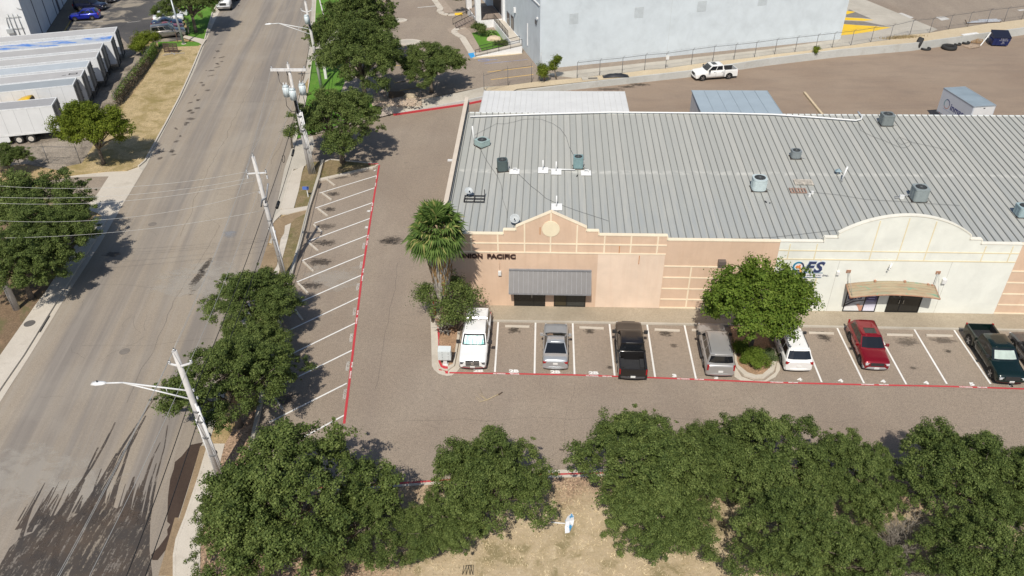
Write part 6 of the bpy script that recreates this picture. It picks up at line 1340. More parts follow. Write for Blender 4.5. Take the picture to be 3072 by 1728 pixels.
for i, ((ax, ay), (bx_, by_)) in enumerate(ends):
    a = np.array(CG(DS, ax, ay, HT)); b = np.array(CG(DS, bx_, by_, HT))
    if i == 1:
        n = N('blue_stained_roof'); P = n.co('World'); q = n.noise(n.mp(P, (.25, .9, 1)), 1, 5, .7); rmx = n.done(n.mix(n.rng(q, .47, .57), (.45, .48, .51), (.06, .20, .58)), .6)
    else: rmx = pm('trailer_roof_%d' % i, rc[i], .6, .06, .5)
    wid = min(2.75, max(2.45, np.linalg.norm(b-a)))
    # corner such that local y (left of travel, i.e. of dirT) is the far or near side
    left_of = np.array([-dirT[1], dirT[0]])
    corner = b if np.dot(left_of, a-b) > 0 else a
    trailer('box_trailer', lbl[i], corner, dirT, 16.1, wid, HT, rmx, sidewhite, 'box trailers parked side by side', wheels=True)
    if i == 5:
        mpt = corner+dirT*1.0+left_of*wid*.5
        g = MB()
        g.add([(-.5, -.3, 0), (.5, -.3, 0), (.5, .3, 0), (-.5, .3, 0), (-.35, -.15, 0), (.35, -.15, 0), (.35, .15, 0), (-.35, .15, 0)], [(0, 1, 5, 4), (1, 2, 6, 5), (2, 3, 7, 6), (3, 0, 4, 7)]); g.box(1.0, .3, 0, .5, .12, .01, .4); g.box(-3.4, .2, .0, .35, .15, .01)
        o = g.build('tar_patch', pm('tar', (.04, .04, .04), .9)); o.parent = [x for x in bpy.data.objects if x.get('label') == lbl[5]][0]; o.location = (1.1, wid*.5, HT+.018)
a = np.array(CG('A1', 430, 735, HT)); b = np.array(CG('A1', 395, 792, HT)); dd_ = np.array(CG('A1', 0, 775, HT))-a; dd_ /= np.linalg.norm(dd_); left_of = np.array([-dd_[1], dd_[0]])
wrear = CG('A1', 258, 1078)
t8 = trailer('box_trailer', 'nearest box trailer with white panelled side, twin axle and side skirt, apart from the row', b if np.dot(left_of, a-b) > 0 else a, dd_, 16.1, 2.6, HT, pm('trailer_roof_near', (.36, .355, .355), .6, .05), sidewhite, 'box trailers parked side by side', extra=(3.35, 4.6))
side_near = 2.615 if np.dot(left_of, b-a) > 0 else -.015
g = MB(); g.bx(5.5, 13, side_near-.02, side_near+.005, .35, 1.0); g.build('side_skirt', sidewhite, t8)
# yellow roof fairing of a tractor between the trailers
p = CG('A1', 250, 750, 3.6); t = thing('truck_tractor', 'yellow roof fairing of a tractor unit standing between the two nearest trailers', 'truck', (p[0]-.3, p[1]+.2, 0), math.atan2(dd_[1], dd_[0]))
yl = pm('yellow_cab_paint', (.75, .46, .02), .35); g = MB(); rgs = []
for x, h_, w_ in ((0, 3.85, 1.05), (.5, 3.82, 1.05), (1.2, 3.65, 1.05), (2.0, 3.25, .95), (2.6, 2.85, .85)): rgs.append([(x, -w_, 2.7), (x, -w_, h_-.35), (x, -w_*.6, h_), (x, w_*.6, h_), (x, w_, h_-.35), (x, w_, 2.7)])
g.loft(rgs, 0, True, True); g.build('fairing', yl, t); g = MB(); g.loft([[(q[0]-.02, q[1]*.9, 2.7+(q[2]-2.7)*.92) for q in rgs[0]], [(q[0]+.01-.02, q[1]*.9, 2.7+(q[2]-2.7)*.92) for q in rgs[0]]]); g.build('fairing_inside', pm('fairing_dark', (.10, .07, .04), .8), t)
g = MB(); g.bx(0, 2.6, -1.1, 1.1, .9, 2.72); g.build('cab', yl, t); g = MB(); g.bx(2.6, 4.2, -.9, .9, .8, 1.9); g.build('bonnet', yl, t)
for s in (1, -1):
    for x in (3.5, -1.5): g = MB(); g.tube([(x, s*.95-.13, .5), (x, s*.95+.13, .5)], .5, 18); g.build('wheel', tyre_m, t)
g = MB(); g.bx(-2.5, 3.8, -.5, .5, .6, .85); g.build('chassis', trim_m, t)
# ---- short box trailer with lettering in the yard
KV = (2650, 30, 4.585)
q0 = np.array(CG(KV, 832, 1072, 3.9)); q1 = np.array(CG(KV, 1245, 1330, 3.9)); q2 = np.array(CG(KV, 1520, 1312, 3.9)); q3 = np.array(CG(KV, 1105, 1030, 3.9))
dv = (q1-q0); Lv = np.linalg.norm(dv); dv /= Lv; wv = np.linalg.norm(q2-q1)
vt = thing('box_trailer', 'short pale box trailer with a ring logo standing alone in the rear yard', 'trailer', (q0[0], q0[1], 0), math.atan2(dv[1], dv[0]))
pale = pm('pale_van_side', (.58, .62, .68), .4, .03, .6); rfm = pm('blue_grey_van_roof', (.28, .34, .38), .45, .12, .6)
WV = 2.6; left_of = np.array([-dv[1], dv[0]]); 
g = MB(); g.bx(0, Lv, 0, WV, 1.15, 3.87); g.build('box', pale, vt); g = MB(); g.bx(0, Lv, .06, WV-.06, 3.87, 3.91); g.build('roof', rfm, vt)
g = MB(); g.bx(-.02, Lv+.02, -.02, .07, 3.80, 3.93); g.bx(-.02, Lv+.02, WV-.07, WV+.02, 3.80, 3.93); g.bx(Lv-.05, Lv+.03, .07, WV-.07, 3.80, 3.93); g.bx(-.03, .05, .07, WV-.07, 3.80, 3.93); g.bx(0, Lv, -.02, 0, 1.1, 1.25); g.build('rail', pm('van_rail', (.30, .34, .38), .4), vt)
g = MB(); g.bx(Lv, Lv+.03, .12, WV-.12, 1.2, 3.78); g.build('rear_door', sidewhite, vt); g = MB(); g.bx(Lv+.03, Lv+.05, WV/2-.1, WV/2+.1, 3.6, 3.7); g.build('door_latch', trim_m, vt)
g = MB()
for i in range(9): x = .5+i*(Lv-1)/8; g.bx(x, x+.14, -.03, -.02, 1.16, 1.21)
g.build('reflector', pm('red_reflector', (.5, .05, .05), .4), vt)
g = MB(); g.tube([(.35, .35, 0), (.35, .35, 1.15)], .12, 8); g.tube([(.35, WV-.35, 0), (.35, WV-.35, 1.15)], .12, 8); g.build('landing_leg', pm('leg_white', (.6, .6, .6), .5), vt)
for y in (.2, WV-.2): g = MB(); g.tube([(Lv-1.2, y-.14, .5), (Lv-1.2, y+.14, .5)], .5, 18); g.build('wheel', tyre_m, vt)
def vtext(s, x, z, size, mat, name='lettering', bold=0, flip=False):
    M4 = Matrix.Translation((x, -.012, z)) @ Matrix.Rotation(PI/2, 4, 'X'); return text_mesh(s, size, mat, name, M4, .002, vt, 'LEFT', bold)
navy2 = pm('navy_vehicle_lettering', (.03, .04, .18), .5)
vtext('inmar', 2.35*Lv/6.4, 2.45, 1.05, navy2, bold=.02)
for z, s_ in ((1.75, 'supply chain'), (1.5, 'www')): pass
g = MB()
for x0_, x1_, z in ((.9, 4.9, 1.83), (2.9, 4.9, 1.98)): g.bx(x0_, min(x1_, Lv-.4), -.006, 0, z, z+.05)
g.build('small_print', pm('faint_blue_print', (.36, .42, .55), .5), vt)
g = MB(); rx_, rz_ = 1.55*Lv/6.4, 2.5; K_ = 36
for i in range(K_):
    a0, a1 = 2*PI*i/K_, 2*PI*(i+.97)/K_; mi = 0 if i < 12 else (1 if i < 22 else 2)
    g.add([(rx_+.52*math.cos(a0), -.012, rz_+.55*math.sin(a0)), (rx_+.52*math.cos(a1), -.012, rz_+.55*math.sin(a1)), (rx_+.43*math.cos(a1), -.012, rz_+.46*math.sin(a1)), (rx_+.43*math.cos(a0), -.012, rz_+.46*math.sin(a0))], [(0, 1, 2, 3)], mi)
g.build('logo_ring', [navy2, pm('logo_teal', (.10, .30, .34), .5), pm('logo_salmon', (.55, .30, .25), .5)], vt)
# ------------------------------------------------------------------ trees
def leaf_mat(name, c1, c2, c3, trans=.22):
    n = N(name); a = n.nd('Attribute'); a.attribute_name = 'tint'; r = n.nd('ValToRGB'); n.ln(a.outputs['Fac'], r.inputs[0])
    e = r.color_ramp.elements; e[0].position = 0; e[0].color = (*c1, 1); e[1].position = 1; e[1].color = (*c3, 1); m_ = e.new(.5); m_.color = (*c2, 1)
    n.ln(r.outputs[0], n.b.inputs['Base Color']); n.b.inputs['Roughness'].default_value = .7; n.b.inputs['Specular IOR Level'].default_value = .22
    tl = n.nd('BsdfTranslucent'); n.ln(r.outputs[0], tl.inputs[0]); mx = n.nd('MixShader'); mx.inputs[0].default_value = trans
    n.ln(n.b.outputs[0], mx.inputs[1]); n.ln(tl.outputs[0], mx.inputs[2]); n.ln(mx.outputs[0], n.t.nodes['Material Output'].inputs[0]); return n.m
oak_leaf = leaf_mat('oak_leaf', (.052, .080, .020), (.108, .148, .036), (.200, .245, .072))
bright_leaf = leaf_mat('bright_leaf', (.085, .145, .018), (.15, .22, .030), (.24, .31, .055), .35)
lime_leaf = leaf_mat('lime_leaf', (.085, .12, .012), (.155, .20, .022), (.25, .29, .036), .35)
grey_leaf = leaf_mat('grey_twig_leaf', (.10, .10, .06), (.18, .165, .11), (.30, .27, .20), .1)
bark_m = pm('oak_bark', (.16, .13, .10), .95, .3, 6, bump=.5); twig_m = pm('grey_twig', (.28, .25, .21), .9, .2, 6)
def crown_mesh(name, seed, rx, ry, rz, ncl, per, leaf, clr, mat, shape=.5, hollow=.35, droop=0.):
    rg = np.random.RandomState(seed)
    # cauliflower hull: many separate foliage lobes round the limbs, leaf clusters on their upper shells, some straying out as sprays
    nl = max(5, min(46, int(ncl/8))); L = rg.normal(size=(nl, 3)); L /= np.linalg.norm(L, axis=1)[:, None]; L[:, 2] = np.abs(L[:, 2])*1.15-.45
    lob = L*rg.uniform(.42, .86, (nl, 1)); lr_ = rg.uniform(.12, .30, nl)*(1.0 if nl > 20 else 1.5); lt = rg.uniform(-.16, .16, nl)
    C = []; SZ = []; LT = []; pk_ = lr_**2/np.sum(lr_**2)
    while len(C) < ncl:
        k = rg.choice(nl, p=pk_); d = rg.normal(size=3); d /= np.linalg.norm(d); d[2] = d[2]*.8+.15; out = rg.rand(); f = rg.uniform(hollow+.4, 1.0) if out > .12 else rg.uniform(1.0, 1.32)
        p = lob[k]+d*lr_[k]*f
        if p[2] < -.85: continue
        C.append(p); SZ.append(1.0 if out > .12 else .5); LT.append(lt[k])
    C = np.array(C)*np.array([rx, ry, rz]); cr = clr*rg.uniform(.5, 1.3, ncl)*np.array(SZ)
    wt_ = np.clip(cr/clr, .3, 1.3)**1.6; wt_ /= wt_.sum(); n = ncl*per; ci = rg.choice(ncl, n, p=wt_)
    d = rg.normal(size=(n, 3)); d /= np.linalg.norm(d, axis=1)[:, None]
    ax = rg.normal(size=(ncl, 3))+C/np.linalg.norm(C, axis=1)[:, None]*1.2; ax /= np.linalg.norm(ax, axis=1)[:, None]
    rr_ = rg.uniform(.12, 1.0, (n, 1))**.5; off = d*rr_*cr[ci][:, None]; off += ax[ci]*(off*ax[ci]).sum(1)[:, None]*.75; off[:, 2] *= .75
    sp_ = rg.rand(n) < .08; off[sp_] *= 1.5
    P = C[ci]+off; P[:, 2] -= droop*np.linalg.norm(P[:, :2], axis=1)**2/(rx*rx)
    nr = off/np.linalg.norm(off, axis=1)[:, None]*.8+rg.normal(size=(n, 3))*.42+np.array([0, 0, .45]); nr /= np.linalg.norm(nr, axis=1)[:, None]
    t = np.cross(nr, rg.normal(size=(n, 3))); t /= np.linalg.norm(t, axis=1)[:, None]; b = np.cross(nr, t)
    s = leaf*rg.uniform(.6, 1.35, (n, 1)); w_ = s*.62
    V = np.empty((n, 4, 3)); V[:, 0] = P-t*s*.5; V[:, 1] = P+b*w_*.5-nr*s*.06; V[:, 2] = P+t*s*.5; V[:, 3] = P-b*w_*.5-nr*s*.06
    me = bpy.data.meshes.new(name); me.vertices.add(n*4); me.vertices.foreach_set('co', V.ravel()); me.loops.add(n*4); me.loops.foreach_set('vertex_index', np.arange(n*4, dtype=np.int32))
    me.polygons.add(n); me.polygons.foreach_set('loop_start', np.arange(0, n*4, 4, dtype=np.int32)); me.update(calc_edges=True)
    ct = rg.uniform(-.10, .10, ncl)+np.array(LT)
    tint = np.clip(.45+ct[ci]+rg.normal(size=n)*.24, 0, 1).astype(np.float32)
    at = me.attributes.new('tint', 'FLOAT', 'FACE'); at.data.foreach_set('value', tint); me.materials.append(mat); me.validate()
    return me, C
def trunk_mb(h0, C, r0, seed, nlimb=11, lean=(0, 0)):
    rg = random.Random(seed); g = MB(); top = Vector((lean[0], lean[1], h0))
    g.tube([(0, 0, -.1), (lean[0]*.3+.03, lean[1]*.3, h0*.35), (lean[0]*.7, lean[1]*.7, h0*.7), top], [r0*1.25, r0, r0*.86, r0*.78], 9)
    idx = list(range(len(C))); rg.shuffle(idx)
    for k in idx[:nlimb]:
        e = Vector(C[k]); e = e*.93; m_ = top.lerp(e, .5)+Vector((rg.uniform(-.25, .25), rg.uniform(-.25, .25), rg.uniform(-.1, .3)))
        g.tube([top-Vector((0, 0, .15)), top.lerp(m_, .5)+Vector((0, 0, .1)), m_, m_.lerp(e, .6)+Vector((rg.uniform(-.12, .12), rg.uniform(-.12, .12), 0)), e], [r0*.55, r0*.42, r0*.27, r0*.15, r0*.05], 6)
        for _ in range(3):
            f = Vector(C[rg.choice(idx)]); 
            if (f-m_).length < e.length*.8: g.tube([m_, m_.lerp(f, .55)+Vector((0, 0, .08)), f*.96], [r0*.20, r0*.11, r0*.03], 5)
    return g
def make_tree(name, label, cat, p, kind, sc_=(1, 1, 1), rz=0., group=None, z=0.):
    me, tm = kind; t = thing(name, label, cat, (p[0], p[1], z), rz, group); t.scale = sc_
    a = bpy.data.objects.new('crown', me); b = bpy.data.objects.new('trunk', tm)
    for o in (a, b): sc.collection.objects.link(o); o.parent = t
    return t
def kind(seed, rx, ry, rz, zc, ncl, per, leaf, clr, mat, r0, h0, nlimb=11, hollow=.35, droop=.0, bark=None):
    me, C = crown_mesh('crown_%d' % seed, seed, rx, ry, rz, ncl, per, leaf, clr, mat, hollow=hollow, droop=droop)
    me.transform(Matrix.Translation((0, 0, zc))); C2 = C+np.array([0, 0, zc]); tg = trunk_mb(h0, C2, r0, seed, nlimb); o = tg.build('trunk', bark or bark_m); tm = o.data; bpy.data.objects.remove(o); return me, tm
oak = [kind(11+i, 5.0, 5.0, 3.6, 4.7, 640, 150, .125, .335, oak_leaf, .24, 2.3, 14, droop=.5) for i in range(4)]
isle = kind(31, 4.2, 4.0, 4.3, 5.0, 520, 95, .19, .42, bright_leaf, .17, 2.4, 12)
lime = kind(32, 4.4, 4.3, 4.0, 4.8, 480, 95, .17, .42, lime_leaf, .20, 2.2, 12)
def at_h(x, y, zc, ax=1.1925): return G(x*ax, y*ax, zc)
# trees placed by their crown centre (view readings) at crown height, or by trunk base
n_ = 0
def oakat(vx, vy, rpx, k, label, zc=4.7, grp='live oaks round the car park', zg=0., rz=None, hz=1.0, base=None, cat='tree', name='oak_tree'):
    global n_; n_ += 1
    if base: p = G(base[0]*1.1925, base[1]*1.1925, zg)
    s = 1.0
    if not base: p = at_h(vx, vy, zg+zc)
    for _ in range(3):
        dist = math.sqrt(p[0]**2+p[1]**2+(CAMH-zg-zc*s*hz)**2); depth = float(np.dot(_fwd, [p[0], p[1], zg+zc*s*hz-CAMH])); s = rpx*1.1925/(FPX/depth)/4.75
        if not base: p = at_h(vx, vy, zg+zc*s*hz)
    return make_tree(name, label, cat, p, oak[k % 4] if isinstance(k, int) else k, (s, s, s*hz), rz if rz is not None else n_*1.3, grp, zg)
oakat(735, 1240, 250, 0, 'largest oak, at the lower left corner of the car park over the red line end', hz=.95)
oakat(610, 1300, 140, 1, 'oak filling the gap left of the largest lower oak, over the sidewalk', hz=1.0)
oakat(900, 1330, 145, 3, 'small oak between the two lower left crowns, below the red kerb', hz=.9)
oakat(1235, 1200, 168, 2, 'oak standing left of the fallen blue and white banner', hz=1.05)
oakat(1100, 1310, 120, 1, 'low oak at the foot of the one left of the fallen banner', hz=.9)
oakat(1600, 1140, 190, 3, 'oak immediately right of the fallen banner, reaching furthest into the lane', hz=1.0)
oakat(1650, 1285, 155, 0, 'oak lower right of the fallen banner over the dry grass', hz=1.0)
oakat(1780, 1165, 135, 2, 'oak between the fallen banner oak and the one below the white SUV', hz=.95)
oakat(1935, 1130, 175, 1, 'oak below the white SUV at the lane edge', hz=1.0)
oakat(1995, 1330, 172, 2, 'large oak at the bottom edge, second dense mass right of the straw patch', hz=1.0)
oakat(2160, 1190, 145, 0, 'oak below the red SUV between two larger crowns', hz=1.0)
oakat(2150, 1420, 140, 3, 'oak cut by the bottom edge left of the bare grey brush', hz=.9)
oakat(2420, 1190, 175, 2, 'oak below the dark green pickup at the lane edge', hz=1.0)
oakat(2500, 1385, 172, 1, 'oak in the bottom right corner right of the bare grey brush', hz=1.0)
oakat(2600, 1200, 140, 3, 'oak cut by the right edge below the pickup', hz=1.0)
oakat(635, 755, 135, 2, 'oak over the kerb between street and stalls, beside the leaning pole with wires', hz=.9)
oakat(567, 950, 176, 3, 'oak behind the nearest lamp pole, above the street edge', hz=1.0)
oakat(645, 880, 125, 1, 'oak shading the visitor stalls at the left', hz=.9)
oakat(865, 300, 130, 0, 'oak at the north end of the slanted stalls beside the transformer pole', base=(862, 410), zg=.05, hz=.98)
oakat(1085, 165, 98, 1, 'single oak on the rock bed by the upper car park', base=(1086, 233), zg=ZU, hz=.9, grp='oaks between street and upper car park')
oakat(915, 160, 124, 2, 'tall oak above the rock bed behind the transformer pole', base=(920, 258), zg=ZU, hz=1.08, grp='oaks between street and upper car park')
oakat(890, 45, 122, 3, 'oak at the top edge between street and upper car park', zg=ZU, hz=1.1, grp='oaks between street and upper car park')
oakat(475, 5, 88, 0, 'oak shading the parked cars and work truck at the top of the street', zc=4.2, grp='trees on the west side of the street')
oakat(75, 500, 150, 1, 'dark oak at the left edge, top of the group shading the sidewalk', grp='trees on the west side of the street', hz=.95)
oakat(120, 590, 130, 2, 'dark oak nearest the street in the left edge group', grp='trees on the west side of the street', hz=.95)
oakat(35, 650, 135, 3, 'dark oak at the left edge above the foot of the pole', grp='trees on the west side of the street', hz=.95)
oakat(15, 405, 60, 0, 'small pale green tree at the left edge above the dark oaks', zc=3.2, grp='trees on the west side of the street', hz=.9)
p = G(262*1.1925, 416*1.1925); s = .93; make_tree('mesquite_tree', 'yellow green tree beside the nearest box trailer, casting its shadow to the kerb', 'tree', p, lime, (s*1.06, s, s), .4, 'trees on the west side of the street')
p = G(1893*1.1925, 893*1.1925); make_tree('elm_tree', 'bright green tree on the front row island between the silver and white SUVs', 'tree', (p[0]-.15, p[1]+.3), isle, (.92, .92, 1.04), .7)
# shrubs
def shrub(label, p, rx, ry, rz, mat, seed, leaf=.10, ncl=40, per=110, z=0., clr=.35, grp=None, cat='shrub', name='shrub', stems=4, zc=None, hollow=.3):
    me, C = crown_mesh('foliage', seed, rx, ry, rz, ncl, per, leaf, clr, mat, hollow=hollow); zc = rz*.75 if zc is None else zc
    me.transform(Matrix.Translation((0, 0, zc))); t = thing(name, label, cat, (p[0], p[1], z), 0, grp); o = bpy.data.objects.new('foliage', me); sc.collection.objects.link(o); o.parent = t
    g = MB(); rg = random.Random(seed)
    for i in range(stems): e = Vector(C[rg.randrange(len(C))])+Vector((0, 0, zc)); g.tube([(rg.uniform(-.1, .1), rg.uniform(-.1, .1), -.05), e*.5+Vector((0, 0, .1)), e*.95], [.05, .035, .012], 6)
    g.build('stems', twig_m, t); return t
shrub('small leafy bush left of the palm trunk', CG('B2', 1330, 985), 1.15, 1.0, 1.1, oak_leaf, 51, .12, 60, 60, .1, .4, zc=2.6)
shrub('large open leafy bush between the palm and the white pickup', CG('B2', 1510, 1040), 2.1, 1.7, 2.7, oak_leaf, 52, .13, 130, 70, .1, .45, stems=12, zc=2.8)
for i, (q, r, h, lb) in enumerate((((475, 1085), .55, .55, 'round clipped shrub nearest the silver SUV tail'), ((565, 1165), .75, .65, 'round clipped shrub in the middle of the island group'), ((665, 1235), .85, .75, 'largest round clipped shrub at the front of the island'), ((765, 1180), .6, .5, 'wispy grey green shrub at the right of the island'))):
    shrub(lb, CG(K2, *q), r, r, h, bright_leaf if i < 3 else leaf_mat('olive_leaf', (.06, .09, .03), (.11, .15, .06), (.20, .24, .10)), 60+i, .07, 60, 130, .1, .24, 'island shrubs', hollow=.5)
shrub('left of two bushy saplings by the warehouse corner', U('A3', 245, 610), .95, .9, 1.1, lime_leaf, 71, .14, 40, 110, ZU, .4, 'saplings at the warehouse corner', zc=1.3)
shrub('right and taller of two saplings by the warehouse corner', U('A3', 335, 600), .85, .8, 1.5, lime_leaf, 72, .15, 36, 100, ZU, .4, 'saplings at the warehouse corner', zc=2.0)
shrub('small round weed bush on top of the retaining wall', U('A4', 345, 400), .62, .6, .75, lime_leaf, 73, .09, 36, 90, ZU, .25)
shrub('dark rounded bush beside the warehouse stairs', U(KB, 350, 690), 1.5, 1.3, 1.2, oak_leaf, 74, .12, 60, 130, ZU, .4, zc=1.0)
shrub('low spiky bush behind the ramp railing', U(KB, 800, 880), .9, .7, .5, oak_leaf, 75, .12, 30, 90, ZU, .3)
shrub('dark flowering tree at the top edge left of the warehouse entrance', U(DA, 960, 200), 2.0, 2.0, 2.2, oak_leaf, 76, .15, 70, 150, ZU, .5, zc=3.0, cat='tree', name='ornamental_tree')
shrub('bright green bushy hedge plant at the far end of the lawn fence', CG('A1', 1120, 400), 2.2, 2.6, 1.8, lime_leaf, 77, .15, 90, 150, .1, .55)
shrub('paler weed bush at the far corner of the trailer yard', CG('A1', 1040, 340), 1.3, 1.2, .9, grey_leaf, 78, .14, 40, 110, .1, .4)
shrub('tuft of green leaves sticking out below the transformer pole', CG('A2', 275, 1120), 1.0, .9, 1.0, oak_leaf, 79, .12, 36, 60, .1, .35, zc=1.6)
# fan plant (sago) in the garden
def frond_plant(label, p, z, n, L, mat, cat='plant', name='sago_plant'):
    t = thing(name, label, cat, (p[0], p[1], z)); rg = random.Random(5); g = MB()
    for i in range(n):
        a = 2*PI*i/n+rg.uniform(-.2, .2); el = rg.uniform(.3, 1.2); pts = []
        for k in range(6): f = k/5; pts.append(Vector((math.cos(a)*L*f*math.cos(el*.7), math.sin(a)*L*f*math.cos(el*.7), .35+L*f*math.sin(el)-L*.75*f*f)))
        for k in range(5):
            d = (pts[k+1]-pts[k]); sd = d.cross(Vector((0, 0, 1))).normalized()*(.16*(1-k/6)); g.add([pts[k]-sd, pts[k+1]-sd*.85, pts[k+1]+sd*.85, pts[k]+sd], [(0, 1, 2, 3)])
    g.build('fronds', mat, t); g = MB(); g.cyl(0, 0, 0, .4, .16, .12, 10); g.build('stem', bark_m, t); return t
sago = pm('sago_leaf', (.10, .17, .03), .6, .3, 3); frond_plant('small fan of arching fronds on the warehouse garden lawn', U(KB, 605, 690), ZU+.05, 34, 1.3, sago)
# bare brush
def brush(label, p, r, n, z=.1, seed=1):
    t = thing('bare_brush', label, 'brush', (p[0], p[1], z), 0, 'bare grey brush among the oaks'); rg = random.Random(seed); g = MB()
    for i in range(n):
        a = rg.uniform(0, 2*PI); el = rg.uniform(.1, 1.3); L = rg.uniform(.5, 1)*r; o = Vector((rg.uniform(-.3, .3)*r, rg.uniform(-.3, .3)*r, 0)); e = o+Vector((math.cos(a)*math.cos(el), math.sin(a)*math.cos(el), math.sin(el)))*L
        m_ = o.lerp(e, .5)+Vector((rg.uniform(-.1, .1), rg.uniform(-.1, .1), .1)); g.tube([o, m_, e], [.016, .011, .004], 4)
        for _ in range(3): f = m_.lerp(e, rg.random()); h = f+Vector((rg.uniform(-.35, .35), rg.uniform(-.35, .35), rg.uniform(-.1, .3)))*r*.5; g.tube([f, h], [.007, .003], 3)
    g.build('twigs', twig_m, t)
brush('bare grey brush showing through between the lower right oaks, upper patch', CG('C4', 1010, 1120, 2.0), 2.2, 150, 1.0, 3)
brush('bare grey brush near the bottom edge between the lower right oaks, lower patch', CG('C4', 1060, 1340, 1.0), 2.0, 130, .4, 4)
# ------------------------------------------------------------------ palm
pb = CG('B2', 1430, 1040); pb = (pb[0], pb[1])
palm = thing('fan_palm', 'tall fan palm with shaggy dead frond skirt at the corner of the front row', 'palm tree', (pb[0], pb[1], .1))
topz = Hgt(*c('B2', 1360, 250), c('B2', 1430, 1040)); zsk0 = Hgt(*c('B2', 1405, 780), c('B2', 1430, 1040)); zsk1 = topz-.6
rg = random.Random(9)
g = MB(); g.tube([(0, 0, -.1), (0, 0, .5), (-.02, 0, 2.0), (-.05, 0, zsk0), (-.08, 0, topz)], [.42, .34, .27, .24, .2], 14); g.build('trunk', pm('palm_bark', (.32, .24, .16), .95, .3, 9, bump=.6), palm)
g = MB()
for i in range(1500):
    f = rg.random(); z = zsk0+.2+(zsk1-zsk0-.2)*f; a = rg.uniform(0, 2*PI); r0_ = .34+.62*min(1, f*1.5+.08); L = rg.uniform(.7, 1.5); wd = rg.uniform(.03, .085)
    o = Vector((math.cos(a)*r0_, math.sin(a)*r0_, z+.3)); e = Vector((math.cos(a)*(r0_*rg.uniform(.66, .92)), math.sin(a)*(r0_*rg.uniform(.66, .92)), z+.3-L)); sd = Vector((-math.sin(a), math.cos(a), 0))*wd; o2 = Vector((math.cos(a), math.sin(a), 0))*rg.uniform(.0, .10)
    mi = 0 if rg.random() < .72-.4*f else 1
    g.add([o-sd, o+sd, (o+e)/2+sd*1.1+o2, e+sd*.3, e-sd*.3, (o+e)/2-sd*1.1+o2], [(0, 1, 2, 5), (5, 2, 3, 4)], mi)
g.build('dead_frond_skirt', [pm('dead_frond_grey', (.36, .325, .28), .95, .35, 5), pm('dead_frond_brown', (.27, .165, .07), .95, .35, 5)], palm)
fan_m = leaf_mat('palm_leaf', (.055, .10, .022), (.10, .165, .036), (.17, .25, .06), .3); tan_m = pm('dry_palm_tan', (.52, .42, .26), .9, .2, 5)
def fan(g, base, dr, R_, droop, seed, mi=0):
    rg = random.Random(seed); dr = Vector(dr).normalized(); up = Vector((0, 0, 1)); sd = dr.cross(up)
    if sd.length < .1: sd = Vector((1, 0, 0))
    sd.normalize(); nu = sd.cross(dr).normalized(); k = 26; start = base+dr*(R_*.95)
    g.tube([base, base+dr*R_*.5+up*.08, start], [.035, .028, .018], 5, mi+2)
    for i in range(k):
        a = (i/(k-1)-.5)*PI*1.35; d = (dr*math.cos(a)+sd*math.sin(a)).normalized(); L = R_*(1-.22*abs(a/2))*rg.uniform(.85, 1.05); w_ = R_*.052
        p1 = start+d*L*.55+nu*.03; p2 = start+d*L*.95-up*L*droop*rg.uniform(.3, 1); q = d.cross(nu)*w_; tw = nu*w_*.5*(1 if i % 2 else -1)
        g.add([start, p1-q+tw, p1+q-tw, p2], [(0, 1, 2), (1, 3, 2)], mi if rg.random() > .10 else mi+1)
lc = Vector((-.08, 0, topz-.35)); g = MB(); cnt = 0
for ring_, (el, m_) in enumerate(((1.35, 5), (1.0, 9), (.66, 11), (.32, 12), (.0, 12), (-.35, 10))):
    for i in range(m_):
        a = 2*PI*(i+.5*(ring_ % 2))/m_+rg.uniform(-.18, .18); e_ = el+rg.uniform(-.15, .15); d = Vector((math.cos(a)*math.cos(e_), math.sin(a)*math.cos(e_), math.sin(e_))); fan(g, lc+Vector((0, 0, -.12*ring_)), d, rg.uniform(1.15, 1.45), .22+.09*ring_, cnt); cnt += 1
o = g.build('fronds', [fan_m, pm('frond_yellowing', (.24, .24, .07), .8, .2, 4), pm('frond_stalk', (.22, .24, .07), .7)], palm)
at = o.data.attributes.new('tint', 'FLOAT', 'FACE'); rs_ = np.random.RandomState(2); at.data.foreach_set('value', rs_.uniform(.1, 1, len(o.data.polygons)).astype(np.float32))
g = MB()
for i in range(34):
    a = rg.uniform(PI*1.0, PI*2.0); z = topz-.2-rg.random()*1.3; r0_ = rg.uniform(.7, 1.25); o_ = Vector((math.cos(a)*r0_-.08, math.sin(a)*r0_, z)); pts = [Vector((0, 0, z+.3)), o_+Vector((0, 0, .35)), o_+Vector((math.cos(a)*.15, math.sin(a)*.15, -.1)), o_+Vector((math.cos(a)*.18, math.sin(a)*.2, -.75-rg.random()*.3))]
    g.tube(pts, [.03, .035, .045, .012], 5)
g.build('dry_flower_stalks', tan_m, palm)
# cut frond bases round the foot of the palm
t = thing('agave_clump', 'clump of grey dead frond boots and small spiky plants round the foot of the palm', 'plant', (pb[0]+.02, pb[1]-.5, .1)); g = MB()
for i in range(90):
    a = rg.uniform(0, 2*PI); el = rg.uniform(.2, 1.3); L = rg.uniform(.5, 1.0); o_ = Vector((rg.uniform(-.35, .35), rg.uniform(-.15, .5), rg.uniform(.0, .9))); d = Vector((math.cos(a)*math.cos(el), math.sin(a)*math.cos(el), math.sin(el)-.3)); sd = d.cross(Vector((0, 0, 1))).normalized()*.06
    g.add([o_-sd, o_+sd, o_+d*L*.6+sd*.8, o_+d*L, o_+d*L*.6-sd*.8], [(0, 1, 2, 4), (4, 2, 3)], i % 2)
g.build('leaves', [pm('grey_leaf', (.42, .39, .34), .9, .2, 4), pm('brown_leaf', (.16, .12, .09), .9, .2, 4)], t)

